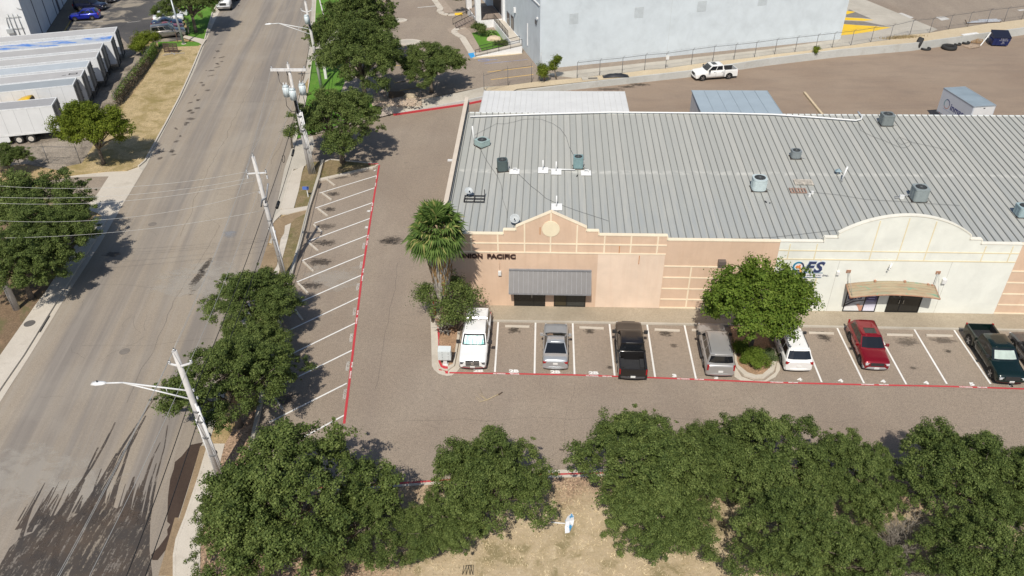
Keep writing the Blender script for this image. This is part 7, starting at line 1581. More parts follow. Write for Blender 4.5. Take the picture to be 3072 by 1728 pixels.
# ------------------------------------------------------------------ hydrant, mailboxes, small street things
redp = pm('red_cast_iron', (.50, .03, .04), .4, .1, 4)
hp = CG(K3, 215, 330); t = thing('fire_hydrant', 'red and white fire department standpipe beside the palm foot', 'hydrant', (hp[0]+.0, hp[1]+.25, 0))
g = MB(); g.cyl(0, 0, 0, .1, .18, .18, 14); g.cyl(0, 0, .1, 1.0, .11, .10, 14); g.tube([(0, 0, .95), (0, 0, 1.3), (.12, -.05, 1.45)], .10, 10); g.build('standpipe', redp, t)
g = MB(); g.tube([(-.16, -.02, 1.05), (.22, -.05, 1.2)], .08, 10); g.tube([(.10, -.06, 1.36), (.16, -.2, 1.42)], .09, 10); g.build('outlet', pm('red_white_cap', (.70, .55, .55), .4), t)
g = MB(); g.tube([(-.05, 0, .2), (-.35, .05, .6), (-.45, .1, .45), (-.3, -.1, .15)], .05, 8); g.tube([(-.2, .2, .1), (-.5, .25, .5), (-.25, .3, .75)], .04, 8); g.build('valve', pm('dark_valve', (.05, .04, .04), .5), t)
mb_ = CG(K3, 420, 1250); t = thing('mailbox_cluster', 'pale grey cluster mailbox on a white pedestal at the front of the palm island', 'mailbox', (mb_[0], mb_[1]+.05, .1))
lgrey = pm('mailbox_grey', (.62, .66, .66), .35, .04); g = MB(); g.bx(-.2, .2, -.15, .15, 0, .08); g.bx(-.13, .13, -.1, .1, .08, .62); g.build('pedestal', pm('pedestal_white', (.72, .73, .72), .4), t)
g = MB(); g.add([(-.46, -.24, .62), (.46, -.24, .62), (.46, .24, .62), (-.46, .24, .62), (-.46, -.24, 1.42), (.46, -.24, 1.42), (.46, .24, 1.56), (-.46, .24, 1.56)], [(0, 1, 5, 4), (1, 2, 6, 5), (2, 3, 7, 6), (3, 0, 4, 7), (4, 5, 6, 7), (3, 2, 1, 0)]); g.build('cabinet', lgrey, t)
for ix in range(2):
    for iz in range(5 if ix == 0 else 4):
        x0 = -.42+.43*ix; z0 = .68+iz*.145
        if ix == 1 and iz == 1: h_ = .25
        else: h_ = .125
        if ix == 1 and iz > 1: z0 += .13
        if z0+h_ > 1.40: continue
        g = MB(); g.bx(x0, x0+.40, -.252, -.241, z0, z0+h_); g.bx(x0+.24, x0+.32, -.256, -.253, z0+h_*.5-.012, z0+h_*.5+.012, 1); g.build('mail_door', [lgrey, trim_m], t)
def wheel_stop(p0, p1, label, z=.004):
    a, b = Vector(p0), Vector(p1); L = (b-a).length; m_ = (a+b)/2; t = MB(); w_ = .16
    prof = [(-.085, 0), (-.065, .11), (.065, .11), (.085, 0)]; V = [(x, q[0], q[1]) for x in (-L/2, L/2) for q in prof]; t.add(V, [(0, 1, 2, 3), (7, 6, 5, 4), (0, 4, 5, 1), (1, 5, 6, 2), (2, 6, 7, 3)])
    o = t.build('wheel_stop', M['conc']); o.location = (m_.x, m_.y, z); o.rotation_euler = (0, 0, math.atan2(b.y-a.y, b.x-a.x)); return tag(o, label, 'wheel stop', 'concrete wheel stops')
def ords(i): return ['first', 'second', 'third', 'fourth', 'fifth', 'sixth', 'seventh', 'eighth', 'ninth', 'tenth'][i]
ls = [(c(D7, 1345, 570), c(D7, 1468, 662)), (c(D7, 1290, 775), c(D7, 1425, 875)), (c(D7, 1228, 1000), c(D7, 1370, 1108)), (c(D6, 1165, 265), c(D6, 1290, 378)), (c(D6, 1090, 525), c(D6, 1230, 645)), (c(D6, 1015, 805), c(D6, 1160, 942)), (c(D6, 940, 1115), c(D6, 1085, 1262)), (c('B2', 280, 870), c('B2', 352, 968)), (c('C2', 122, 85), c('C2', 203, 195))]
for i, (a, b) in enumerate(ls): wheel_stop(G(*a), G(*b), ('%s pale concrete wheel stop counted from the north end of the slanted stalls' % ords(i)) if i < 7 else ('wheel stop in tree shade beside the visitor stalls' if i == 7 else 'wheel stop at the south end of the slanted stalls by the lower oak'))
fs = [((1350, 900), (800, 385), (1152, 393), 'wheel stop in the empty stall between white pickup and silver sedan'), ('B3', (508, 1025), (692, 1033), 'wheel stop in the empty stall between silver sedan and black pickup'), ('B3', (1075, 1042), (1265, 1050), 'wheel stop in the empty stall right of the black pickup'), ('B3', (1355, 1045), (1420, 1048), 'wheel stop peeking out left of the silver SUV'),
      ('B4', (305, 1066), (495, 1072), 'wheel stop in the empty stall between white SUV and red SUV'), ('B4', (893, 1080), (1090, 1085), 'wheel stop in the empty stall just right of the red SUV'), ('B4', (1192, 1085), (1392, 1090), 'wheel stop in the empty stall just left of the dark green pickup')]
for n0, a, b, lb in fs: wheel_stop(CG(n0, *a), CG(n0, *b), lb)
# palm frond on the lane
p = CG('C2', 1755, 110); t = thing('fallen_frond', 'dry pale palm frond stalk lying on the lane', 'palm frond', (p[0], p[1], .02)); g = MB(); q = [CG('C2', *w_) for w_ in ((1850, 72), (1800, 95), (1740, 125), (1690, 138), (1655, 105))]
g.tube([(x-p[0], y-p[1], .03) for x, y in q], [.035, .03, .025, .015, .006], 6)
for w_ in (((1740, 125), (1690, 90), (1668, 55)), ((1730, 122), (1700, 85), (1692, 40)), ((1700, 130), (1670, 105), (1655, 90)), ((1745, 122), (1715, 100), (1700, 60))): g.tube([(CG('C2', *z)[0]-p[0], CG('C2', *z)[1]-p[1], .03) for z in w_], [.012, .01, .004], 4)
g.build('stalk', tan_m, t); g = MB(); q = [CG('C2', 1830, 85), CG('C2', 1860, 66)]; g.tube([(q[0][0]-p[0], q[0][1]-p[1], .04), (q[1][0]-p[0], q[1][1]-p[1], .05)], [.05, .03], 6); g.build('butt', pm('dark_butt', (.10, .07, .05), .9), t)
# fallen banner
bn = N('banner_print'); v = bn.co('Object'); q = bn.noise(bn.mp(v, (2.2, 1.2, 1)), 1.4, 3, .5); bnm = bn.done(bn.mix(bn.rng(q, .54, .60), (.78, .80, .83), (.06, .33, .62)), .6)
def BQ(x, y): a = CG('C3', x, y); b = CG('C3', 430, 1070); return (a[0]-b[0], a[1]-b[1])
p = CG('C3', 430, 1070); t = thing('fallen_banner', 'crumpled white and blue banner with its white pole lying on the dry grass', 'banner', (p[0], p[1], .13)); g = MB()
ol = [(450, 988), (465, 1010), (468, 1050), (460, 1080), (445, 1110), (432, 1145), (400, 1140), (398, 1100), (405, 1060), (398, 1050), (420, 1015)]; cen = BQ(432, 1065)
V = [(*BQ(*q), .02+.06*((i*7) % 3)) for i, q in enumerate(ol)]+[(*cen, .22)]; g.add(V, [(i, (i+1) % 11, 11) for i in range(11)]); o = g.build('cloth', bnm, t)
g = MB(); a = BQ(292, 1058); b = BQ(400, 1072); g.tube([(*a, .04), (*b, .1)], .035, 8); g.build('pole', pvc, t)
for (x0, y0, x1, y1), lb in (((203, 918, 208, 1040), 'thin dark metal stakes standing in the dirt left of the fallen banner'), ((1590, 1370, 1600, 1449), 'black wire stakes in the dry grass at the bottom edge')):
    cr = 'C3' if x0 < 1000 else 'C2'; p = CG(cr, x1, y1); h_ = OnY(*c(cr, x0, y0), p[1])[2]; t = thing('wire_stake', lb, 'stake', (p[0], p[1], .1)); g = MB()
    for dx in ((-.1, .1) if cr == 'C3' else (-.3, -.1, .12, .28)): g.tube([(dx, 0, 0), (dx*.6, 0, h_-.1)], .02, 5)
    g.tube([(-.1, 0, h_-.12), (.1, 0, h_-.12)], .015, 4); g.build('wires', bm_, t)
p = CG('C3', 376, 498); g = MB(); g.box(0, 0, .03, .3, .1, .05); o = g.build('brick', pm('dark_brick', (.12, .09, .08), .8)); o.location = (*p, 0); tag(o, 'small dark block lying on the lane left of the oak', 'debris')
# utility marker sign, meter box, rocks by the sidewalk
p = CG(D7, 1088, 838); h_ = 1.15; t = thing('marker_sign', 'small blue sign on a white stake in the verge', 'sign', (p[0], p[1], .1)); g = MB(); g.bx(-.04, .04, -.02, .02, 0, .95); g.build('stake', pvc, t); g = MB(); g.box(-.1, -.04, 1.0, .62, .03, .32, 0, 0, -.5); g.build('panel', pm('blue_panel', (.03, .09, .35), .4), t)
p = CG('B1', 530, 360); t = thing('concrete_block', 'pale concrete utility block standing beside the west sidewalk under the trees', 'concrete block', (p[0]+.1, p[1]-.3, .1), .2); g = MB(); g.bx(-.55, .5, -.75, .75, 0, .45); g.build('block', M['conc2'], t); g = MB(); g.bx(-.45, .4, .2, .65, .45, .52); g.build('lid', M['wallc'], t)
def rock(label, p, sx, sy, sz, mat, seed, z=0., grp=None):
    rg = random.Random(seed); import bmesh as _b; bm = _b.new(); _b.ops.create_icosphere(bm, subdivisions=2, radius=1)
    for v in bm.verts: k = 1+rg.uniform(-.18, .18); v.co = Vector((v.co.x*sx*k, v.co.y*sy*k, max(v.co.z*sz*k, -.1)))
    me = bpy.data.meshes.new('rock'); bm.to_mesh(me); bm.free(); me.materials.append(mat); o = bpy.data.objects.new('rock', me); sc.collection.objects.link(o); o.location = (p[0], p[1], z); return tag(o, label, 'rock', grp)
rockm = pm('limestone', (.46, .38, .27), .95, .15, 2, bump=.5); rockg = pm('grey_rock', (.28, .25, .23), .95, .15, 2, bump=.5)
rock('flat grey boulder under the trees near the foot of the left pole', CG('B1', 235, 585), 1.2, .7, .5, rockg, 1, .1)
rock('large sandy boulder on the warehouse garden lawn', U(KB, 655, 775), 1.1, .8, .55, pm('sand_rock', (.60, .48, .34), .95), 2, ZU+.05)
rock('biggest tan boulder on the rock bed right of the pit', U('A2', 1165, 735), .9, .6, .5, rockm, 3, ZU)
rock('second tan boulder on the rock bed, left of the pit', U('A2', 930, 760), .8, .6, .45, rockm, 4, ZU)
rock('tan boulder at the wall edge of the rock bed', U('A2', 985, 800), .6, .4, .35, rockm, 5, ZU-.1)
rs_ = np.random.RandomState(4); g = MB()
for i in range(900):
    x, y = rs_.uniform(880, 1250), rs_.uniform(690, 800)
    if 1000 < x < 1150 and y < 745: continue
    p = U('A2', x, y); s = rs_.uniform(.06, .16); g.box(p[0], p[1], ZU+.03, s*1.5, s, s*.8, rs_.uniform(0, 3), 0, rs_.uniform(-.3, .3), rs_.uniform(-.3, .3))
tag(g.build('river_stones', pm('pale_stone', (.55, .44, .34), .95, .25, 9)), kind='stuff')['label'] = 'tan stones covering the rock bed'
g = MB(); P_ = UL('A2', [(952, 605), (1000, 748), (1140, 722), (1110, 690), (1000, 690)]); g.sheet(P_, ZU+.012); struct('pit_floor', g, pm('brown_pit', (.17, .11, .06), .9, coords='Object'))
t = wall_seg([U('A2', 948, 600), U('A2', 1000, 750)], [ZU+.5, ZU+.5], .25, M['conc2'], 'low_wall'); tag(t, 'short low concrete wall edging the brown pit in the rock bed', 'low wall')
# white bollard / utility pedestal on the lawn and cabinet
D8k = (800, 0)
p = CG(D8k, 862, 1138, .45); t = thing('utility_marker', 'tall white square marker post on the green street lawn', 'marker post', (p[0], p[1], .3)); h_ = OnY(*c(D8k, 835, 910), p[1])[2]-.3; g = MB(); g.bx(-.17, .17, -.12, .12, 0, h_*.72); g.build('post', wbx, t); g = MB(); g.bx(-.2, .2, -.15, .15, h_*.72, h_); g.build('head', wbx, t)
p = CG(D8k, 850, 875, .45); t = thing('utility_cabinet', 'white utility cabinet under the oak behind the marker post', 'cabinet', (p[0], p[1], .4)); g = MB(); g.bx(-.5, .5, -.35, .35, 0, 1.0); g.build('case', pm('cabinet_white', (.66, .68, .68), .5), t); g = MB(); g.bx(-.54, .54, -.39, .39, 1.0, 1.07); g.build('lid', wbx, t)

# ------------------------------------------------------------------ utility poles and wires
polem = pm('weathered_pole', (.56, .54, .52), .85, .12, 2.5); polem2 = pm('white_conduit', (.70, .70, .70), .5, .05); insul = pm('insulator_white', (.76, .76, .76), .25, .05); blackw = pm('black_wire', (.012, .012, .013), .6); greyw = pm('bare_wire', (.50, .50, .48), .5, .05, 3, .3)
GP = 'utility poles along the street'
def pole_at(base_px, top_px, label, r=.19, zb=.1, name='utility_pole', grp=GP, cat='utility pole', mat=None):
    b = G(*base_px, zb); tp = OnY(*top_px, b[1]); h_ = tp[2]-zb; t = thing(name, label, cat, (b[0], b[1], zb), 0, grp); lx = tp[0]-b[0]
    g = MB(); g.tube([(0, 0, -.2), (lx*.5, 0, h_*.5), (lx, 0, h_)], [r*1.15, r*.95, r*.72], 12); g.build('pole', mat or polem, t); return t, h_, lx
def insulator(t, p, h_=.28, r=.07):
    g = MB(); z = p[2]
    for k in range(4): g.tube([(p[0], p[1], z+k*h_/4), (p[0], p[1], z+(k+.7)*h_/4)], [r*1.0, r*.55], 8)
    g.tube([(p[0], p[1], z+h_*.92), (p[0], p[1], z+h_*1.12)], r*.5, 6, 1); g.build('insulator', [insul, trim_m], t)
# pole 1: leaning wires pole beside the stalls
p1, h1, l1 = pole_at((854, 832), (759, 470), 'weathered pole with small crossarm standing at the corner of the slanted stalls')
insulator(p1, (l1, 0, h1)); g = MB(); az = h1-1.35; g.beam((l1-.75, 0, az-.1), (l1-.05, -.1, az), .09, .09); g.beam((l1+.05, -.1, az), (l1+.75, 0, az-.0), .09, .09); g.build('crossarm', insul, p1)
for x in (-.75, .75): insulator(p1, (l1+x, 0, az)); insulator(p1, (l1+x*1.02, 0, az-.5), .3, .08)
g = MB(); g.tube([(l1+.2, -.1, az-2.6), (l1+.45, -.1, az-1.9), (l1+.75, -.1, az-.9)], .07, 8); g.tube([(l1-.15, -.2, az-2.9), (l1+.0, -.2, az-2.3), (l1+.45, -.15, az-2.0)], .06, 8); g.build('fuse_cutout', pm('cutout_grey', (.25, .26, .28), .4), p1)
g = MB(); g.tube([(l1*.45+.16, -.1, h1*.45), (.2, -.12, .0)], .06, 8); g.build('conduit', polem2, p1)
bdk = pm('band_dark', (.16, .16, .16), .6)
for f in (.12, .2, .34, .5, .62): g = MB(); g.tube([(l1*f, 0, h1*f), (l1*f, 0, h1*f+.05)], .21, 12); g.build('pole_band', bdk, p1)
for f, s in ((.72, -1), (.64, -1), (.42, -1), (.40, 1)): insulator(p1, (l1*f+s*.22, -.05, h1*f), .2, .06)
# pole 2: transformer bank
p2, h2, l2 = pole_at(c(D7, 1120, 485), c((700, 180), 790, 60), 'transformer pole carrying three pale transformer tanks and a long crossarm')
g = MB(); g.beam((l2-1.75, -.18, h2-.5), (l2+1.75, -.18, h2-.5), .12, .26); g.build('crossarm', pm('arm_white', (.72, .71, .70), .6), p2); insulator(p2, (l2, 0, h2))
for x in (-1.6, 1.6): insulator(p2, (l2+x, -.18, h2-.38))
for x in (-1.1, -.2, 1.25): g = MB(); g.tube([(l2+x, -.18, h2-.65), (l2+x+.05, -.2, h2-1.05)], .05, 6); g.build('fuse_cutout', trim_m, p2)
tank = pm('transformer_grey', (.60, .67, .69), .35, .04)
for x, y, z in ((-.62, -.25, h2-3.15), (.08, -.55, h2-3.35), (.98, -.1, h2-3.0)):
    g = MB(); g.tube([(l2*.8+x, y, z), (l2*.8+x, y, z+1.05)], .31, 18); g.tube([(l2*.8+x, y, z+1.05), (l2*.8+x, y, z+1.16)], [.34, .18], 18); k = 10
    for i in range(k): a = 2*PI*i/k; g.tube([(l2*.8+x+.32*math.cos(a), y+.32*math.sin(a), z+.1), (l2*.8+x+.32*math.cos(a), y+.32*math.sin(a), z+.9)], .02, 4)
    tk_ = g.build('transformer', tank, p2)
    for dx in (-.14, .14): g = MB(); g.tube([(l2*.8+x+dx, y-.05, z+1.1), (l2*.8+x+dx, y-.05, z+1.42)], [.06, .035], 8); o = g.build('bushing', insul, tk_)
g = MB(); q0 = l2*.8
g.tube([(q0-.7, -.5, h2-3.2), (q0-.75, -.55, h2-4.0), (q0-.4, -.5, h2-4.6), (q0+.2, -.3, h2-4.7)], .03, 6); g.tube([(q0+1.0, -.3, h2-3.1), (q0+1.05, -.3, h2-3.8), (q0+.6, -.3, h2-4.5), (q0+.3, -.3, h2-4.6)], .03, 6)
for x in (-1.1, -.2, 1.25): g.tube([(l2+x, -.2, h2-1.05), (l2+x*.9, -.35, h2-1.7), (q0+x*.7, -.3, h2-2.05)], .02, 5)
g.build('drop_wire', blackw, p2)
g = MB(); g.tube([(q0+.02, -.16, h2-3.2), (q0+.1, -.18, h2-4.9)], .13, 8); g.build('cable_bundle', blackw, p2)
g = MB()
for dx, z1_ in ((.34, h2-4.6), (.20, h2-4.9), (.50, h2-4.8)): g.tube([(dx*1.1, -.12, 0), (dx*.9+l2*(z1_/h2)*.95, -.14, z1_)], .055, 8)
g.build('conduit', polem2, p2)
for f in (.25, .42, .55): g = MB(); g.tube([(l2*f+.15, -.02, h2*f), (l2*f+.15, -.02, h2*f+.07)], .30, 12); g.build('pole_band', bdk, p2)
# lamp pole builder
def lamp_arm(t, a0, a1, b0, tip, lab=None):
    g = MB(); g.tube([a0, tip[0]], .05, 8); g.tube([a1, tip[0]], .045, 8); g.tube([tip[0], tip[1]], .05, 8)
    for f in (.35, .7): u_ = Vector(a0).lerp(Vector(tip[0]), f); w2 = Vector(a1).lerp(Vector(tip[0]), f); g.tube([u_, w2], .02, 5)
    g.build('lamp_arm', polem2, t); p = Vector(tip[1]); g = MB(); rgs = []
    d = (Vector(tip[1])-Vector(tip[0])).normalized()
    for f, w_, h_ in ((0, .08, .05), (.18, .15, .08), (.55, .19, .09), (.85, .14, .05)): q = p+d*f*1.0; rgs.append([(q.x, q.y-w_, q.z-h_*.2), (q.x, q.y-w_*.6, q.z+h_), (q.x, q.y+w_*.6, q.z+h_), (q.x, q.y+w_, q.z-h_*.2), (q.x, q.y+w_*.6, q.z-h_), (q.x, q.y-w_*.6, q.z-h_)])
    g.loft(rgs, 0, True, True); g.cyl(p.x+d.x*.5, p.y, p.z+.08, p.z+.16, .04, n=8, mi=1); g.build('lamp_head', [insul, trim_m], t)
# pole 3: far lamp pole with one transformer
p3, h3, l3 = pole_at(c(D8, 800, 1295), c(D8, 557, 20), 'far pole with one transformer and a street lamp reaching over the road', zb=.3)
def rel(t, px_, zb=None): q = OnY(*px_, t.location.y); return (q[0]-t.location.x, 0, q[2]-t.location.z)
a0 = rel(p3, c(D8, 615, 420)); a1 = rel(p3, c(D8, 630, 495)); k0 = rel(p3, c(D8, 175, 338)); k1 = rel(p3, c(D8, 75, 345)); lamp_arm(p3, a0, a1, None, (k0, k1)); insulator(p3, (l3, 0, h3))
m_ = rel(p3, c(D8, 583, 175)); g = MB(); g.beam((m_[0]-.65, 0, m_[2]+.2), (m_[0], -.1, m_[2]), .08, .08); g.beam((m_[0]+.65, 0, m_[2]+.25), (m_[0], -.1, m_[2]), .08, .08); g.build('crossarm', insul, p3); insulator(p3, (m_[0]-.65, 0, m_[2]+.22)); insulator(p3, (m_[0]+.65, 0, m_[2]+.27))
m_ = rel(p3, c(D8, 600, 330)); g = MB(); g.tube([(m_[0]+.05, -.42, m_[2]), (m_[0]+.02, -.42, m_[2]+1.0)], .28, 16); g.tube([(m_[0]+.02, -.42, m_[2]+1.0), (m_[0]+.02, -.42, m_[2]+1.1)], [.31, .15], 16); g.build('transformer', tank, p3)
m_ = rel(p3, c(D8, 625, 350)); m2_ = rel(p3, c(D8, 650, 420)); g = MB(); g.tube([(m_[0], -.15, m_[2]), (m2_[0], -.15, m2_[2])], .12, 8); g.build('cable_bundle', blackw, p3)
# pole 4: nearest lamp pole
p4, h4, l4 = pole_at((662, 1428), (522.8, 1053), 'nearest pole with street lamp arm reaching left over the road', r=.2)
KN = (200, 980, 3.082)
a0 = rel(p4, c(KN, 1130, 592)); a1 = rel(p4, c(KN, 1155, 672)); k0 = rel(p4, c(KN, 520, 518)); k1 = rel(p4, c(KN, 365, 522)); lamp_arm(p4, a0, a1, None, (k0, k1)); insulator(p4, (l4, 0, h4-.1))
for x_, y_ in ((950, 332), (1150, 322)):
    e = rel(p4, c(KN, x_, y_)); m_ = rel(p4, c(KN, 1060, 355)); g = MB(); g.beam((e[0], 0, e[2]-.1), (m_[0], -.1, m_[2]), .08, .08); g.build('crossarm', insul, p4); insulator(p4, (e[0], 0, e[2]-.08), .22, .08)
g = MB()
for dx, f in ((.22, .62), (.33, .60), (-.16, .50)): g.tube([(dx, -.12, 0), (l4*f+dx*.8, -.14, h4*f)], .055, 8)
g.build('conduit', polem2, p4)
for x_, y_ in ((1090, 505), (1215, 660), (1180, 590)): e = rel(p4, c(KN, x_, y_)); insulator(p4, (e[0], -.05, e[2]), .2, .06)
for f in (.2, .35, .48, .56): g = MB(); g.tube([(l4*f+.06, -.02, h4*f), (l4*f+.06, -.02, h4*f+.06)], .26, 12); g.build('pole_band', bdk, p4)
# pole 5: left edge pole foot, top outside the picture; pole 6 steel pole
b5 = c('B1', 130, 885); t5 = c('B1', -60, 470)
p5, h5, l5 = pole_at(b5, (c('B1', -20, 560)), 'pole at the left edge whose foot shows below the dark oaks', r=.2); p5_len = 11.0
for ch in kids(p5): bpy.data.objects.remove(ch)
dxl = l5/h5; g = MB(); g.tube([(0, 0, -.2), (dxl*5.5, 0, 5.5), (dxl*11, 0, 11)], [.22, .18, .14], 12); g.build('pole', polem, p5)
g = MB(); g.tube([(-.15, -.2, 0), (-.15+dxl*8, -.2, 8)], .04, 6); g.build('conduit', polem2, p5)
st = pm('galvanised_pole', (.40, .43, .45), .45, .06, 3, .5); p6, h6, l6 = pole_at(c(DT, 732, 636), c(DT, 545, -10), 'steel light pole beside the silver and grey SUV', r=.16, zb=.12, name='light_pole', cat='light pole', grp=None, mat=st)
b_ = p6.location; g = MB(); dx_ = l6/h6; g.tube([(dx_*h6, 0, h6), (dx_*10.5, 0, 10.5)], [.115, .09], 10); g.build('pole_top', st, p6); g = MB(); g.cyl(0, 0, -.1, .06, .35, n=14); g.build('footing', M['conc'], p6)
g = MB(); g.tube([(dx_*10.4, 0, 10.4), (dx_*10.4+2.2, -.2, 10.8)], .05, 8); g.box(dx_*10.4+2.5, -.2, 10.85, .7, .3, .14); g.build('lamp_head', st, p6)
# pole 7: far lattice-like pole top beside cluster
p7, h7, l7 = pole_at(c(D8, 875, 420), c(D8, 760, -30), 'slim pale pole rising behind the top oak', r=.12, zb=.4)
def wire(a, b, sag, label, mat=blackw, r=.022, n=14, coil=None, grp='overhead wires'):
    a = Vector(a); b = Vector(b); g = MB(); pts = [a.lerp(b, i/n)-Vector((0, 0, 4*sag*(i/n)*(1-i/n))) for i in range(n+1)]; g.tube(pts, r, 5); 
    if coil: q = a.lerp(b, coil)-Vector((0, 0, 4*sag*coil*(1-coil))); g.tube([q+Vector((0, .35*math.sin(x), .35*math.cos(x)-.3)) for x in np.linspace(0, 2*PI, 13)], .025, 5)
    return tag(g.build('overhead_wire', mat), label, 'wire', grp)
def tp(t, p): return (t.location.x+p[0], t.location.y+p[1], t.location.z+p[2])
A = {1: p1, 2: p2, 3: p3, 4: p4}
P1t = tp(p1, (l1, 0, h1+.3)); P1l = tp(p1, (l1-.75, 0, az+.3)); P1r = tp(p1, (l1+.75, 0, az+.3)); P2t = tp(p2, (l2, 0, h2+.3)); P2l = tp(p2, (l2-1.6, -.18, h2-.1)); P2r = tp(p2, (l2+1.6, -.18, h2-.1)); P4t = tp(p4, (l4, 0, h4+.15)); P3t = tp(p3, (l3, 0, h3+.3))
# heavy telephone cables run low along the kerb
for (zf1, zf4, dx, lb, co) in ((.56, .60, -.35, 'heavy black telephone cable nearest the road, with a splice loop', .45), (.50, .54, .2, 'second heavy black telephone cable along the poles', None)):
    a2 = tp(p2, (l2*zf1+dx, 0, h2*zf1)); a1_ = tp(p1, (l1*zf1+dx, 0, h1*zf1)); a4_ = tp(p4, (l4*zf4+dx, 0, h4*zf4)); a3_ = tp(p3, (l3*zf1+dx, 0, h3*zf1))
    wire(a3_, a2, .3, lb+', far span', r=.03); wire(a2, a1_, .25, lb+', middle span', r=.026, coil=co); wire(a1_, a4_, .3, lb+', near span', r=.026); wire(a4_, (a4_[0]+2.2, a4_[1]-18, a4_[2]), .3, lb+', span passing under the camera', r=.026)
g = MB(); q = Vector(tp(p1, (l1*.5+.2, 0, h1*.5))).lerp(Vector(tp(p2, (l2*.5+.2, 0, h2*.5))), .12); g.tube([q-Vector((0, .0, .2)), q+Vector((-.1, .9, -.15))], [.14, .14], 8); tag(g.build('splice_case', blackw), 'black splice case hanging on the cables right of the first pole', 'splice case')
g = MB(); q = Vector(tp(p1, (l1*.5+.2, 0, h1*.5))).lerp(Vector(tp(p2, (l2*.5+.2, 0, h2*.5))), .62); g.tube([q-Vector((0, .0, .2)), q+Vector((-.1, .9, -.05))], [.12, .12], 8); tag(g.build('splice_case', blackw), 'black splice case on the cables below the transformer pole', 'splice case')
for a_, b_, lb in ((P1t, P2t, 'top wire between crossarm pole and transformer pole'), (P1l, P2l, 'left wire between crossarm pole and transformer pole'), (P1r, P2r, 'right wire between crossarm pole and transformer pole'), (P2t, P3t, 'top wire between transformer pole and far lamp pole'), (P1t, P4t, 'top wire between crossarm pole and nearest lamp pole')): wire(a_, b_, .35, lb, greyw, .010)
e = rel(p4, c(KN, 950, 332)); e2 = rel(p4, c(KN, 1150, 322)); wire(P1l, tp(p4, (e[0], 0, e[2]+.1)), .4, 'left wire between crossarm pole and nearest lamp pole', greyw, .010); wire(P1r, tp(p4, (e2[0], 0, e2[2]+.1)), .4, 'right wire between crossarm pole and nearest lamp pole', greyw, .010)
for s, (lx_, lb) in enumerate(((l4, 'top wire'), (e[0], 'left wire'), (e2[0], 'right wire'))): q = tp(p4, (lx_, 0, (h4 if s == 0 else e[2])+.1)); wire(q, (q[0]+1.3, q[1]-20, q[2]+.2), .35, lb+' from the nearest lamp pole towards the bottom edge', greyw, .012)
# service wires crossing the street to the left pole
XP = (p5.location.x+dxl*11, p5.location.y, 11)
cross = [((620, 530), (0, 550), 'highest white service wire over the street'), ((628, 548), (0, 578), 'second white service wire over the street'), ((632, 560), (0, 597), 'third white service wire over the street'), ((640, 585), (0, 648), 'fourth white service wire over the street'), ((748, 636), (0, 705), 'lowest white twisted service wire over the street')]
pts1 = [c(D7, 300, 437), c(D7, 300, 540), c(D7, 320, 590), c(D7, 365, 740), c(D7, 430, 1020)]; lend = [(0, 546), (0, 581), (0, 598), (0, 647), (0, 705)]; mids = [(380, 604), (380, 604), (440, 612), (330, 664), (330, 700)]
for i, (pa, pe, lb) in enumerate(zip(pts1, lend, [q[2] for q in cross])):
    a_ = Vector(tp(p1, rel(p1, pa))); b_ = Vector(OnY(*pe, p1.location.y-4)); d = b_-a_
    b2 = a_+d*1.12; wire(a_, b2, (.9, .8, .9, 1.2, .7)[i], lb, greyw, .011, 20)

# ------------------------------------------------------------------ fences
def chain_fence(name, label, pts, z, h_, posts_every=None, tilt=0., ends=True, mesh=True, barb=True, mat=None, skip=()):
    t = thing(name, label, 'fence', (pts[0][0], pts[0][1], z)); L0 = t.location; mt = mat or pm('fence_galv', (.16, .16, .165), .6, .1, 3, .4); Vz = Vector((0, 0, 1))
    for i, p in enumerate(pts):
        if i in skip: continue
        q = Vector((p[0]-L0.x, p[1]-L0.y, 0)); g = MB(); g.tube([q, q+Vz*h_], .035, 6); g.tube([q+Vz*h_, q+Vector((tilt*.15, tilt*-.25, h_+.35))], .02, 5); g.build('post', mt, t)
    g = MB()
    for a, b in zip(pts[:-1], pts[1:]):
        a = Vector((a[0]-L0.x, a[1]-L0.y, 0)); b = Vector((b[0]-L0.x, b[1]-L0.y, 0)); g.tube([a+Vz*h_, b+Vz*h_], .025, 5); g.tube([a+Vz*.08, b+Vz*.08], .008, 4)
        if barb:
            for k in (.15, .3): g.tube([a+Vz*(h_+k)+Vector((tilt*.1, -tilt*.15, 0)), b+Vz*(h_+k)+Vector((tilt*.1, -tilt*.15, 0))], .007, 4)
    g.build('rail', mt, t)
    if mesh:
        g = MB()
        for a, b in zip(pts[:-1], pts[1:]):
            a = Vector((a[0]-L0.x, a[1]-L0.y, 0)); b = Vector((b[0]-L0.x, b[1]-L0.y, 0)); g.add([a+Vz*.05, b+Vz*.05, b+Vz*h_, a+Vz*h_], [(0, 1, 2, 3)])
        g.build('mesh', chain_m, t)
    return t
cn = N('chain_link_mesh'); v = cn.co('Object'); X = cn.sep(v); u_ = cn.math('ADD', X[0], cn.math('MULTIPLY', X[1], .3)); 
a_ = cn.math('FRACT', cn.math('MULTIPLY', cn.math('ADD', u_, X[2]), 9)); b_ = cn.math('FRACT', cn.math('MULTIPLY', cn.math('SUBTRACT', u_, X[2]), 9))
k = cn.math('MAXIMUM', cn.math('LESS_THAN', a_, .04), cn.math('LESS_THAN', b_, .04)); cn.done((.35, .35, .35), .5, metal=.3)
tr = cn.nd('BsdfTransparent'); mx = cn.nd('MixShader'); cn.ln(k, mx.inputs[0]); cn.ln(tr.outputs[0], mx.inputs[1]); cn.ln(cn.b.outputs[0], mx.inputs[2]); cn.ln(mx.outputs[0], cn.t.nodes['Material Output'].inputs[0]); chain_m = cn.m
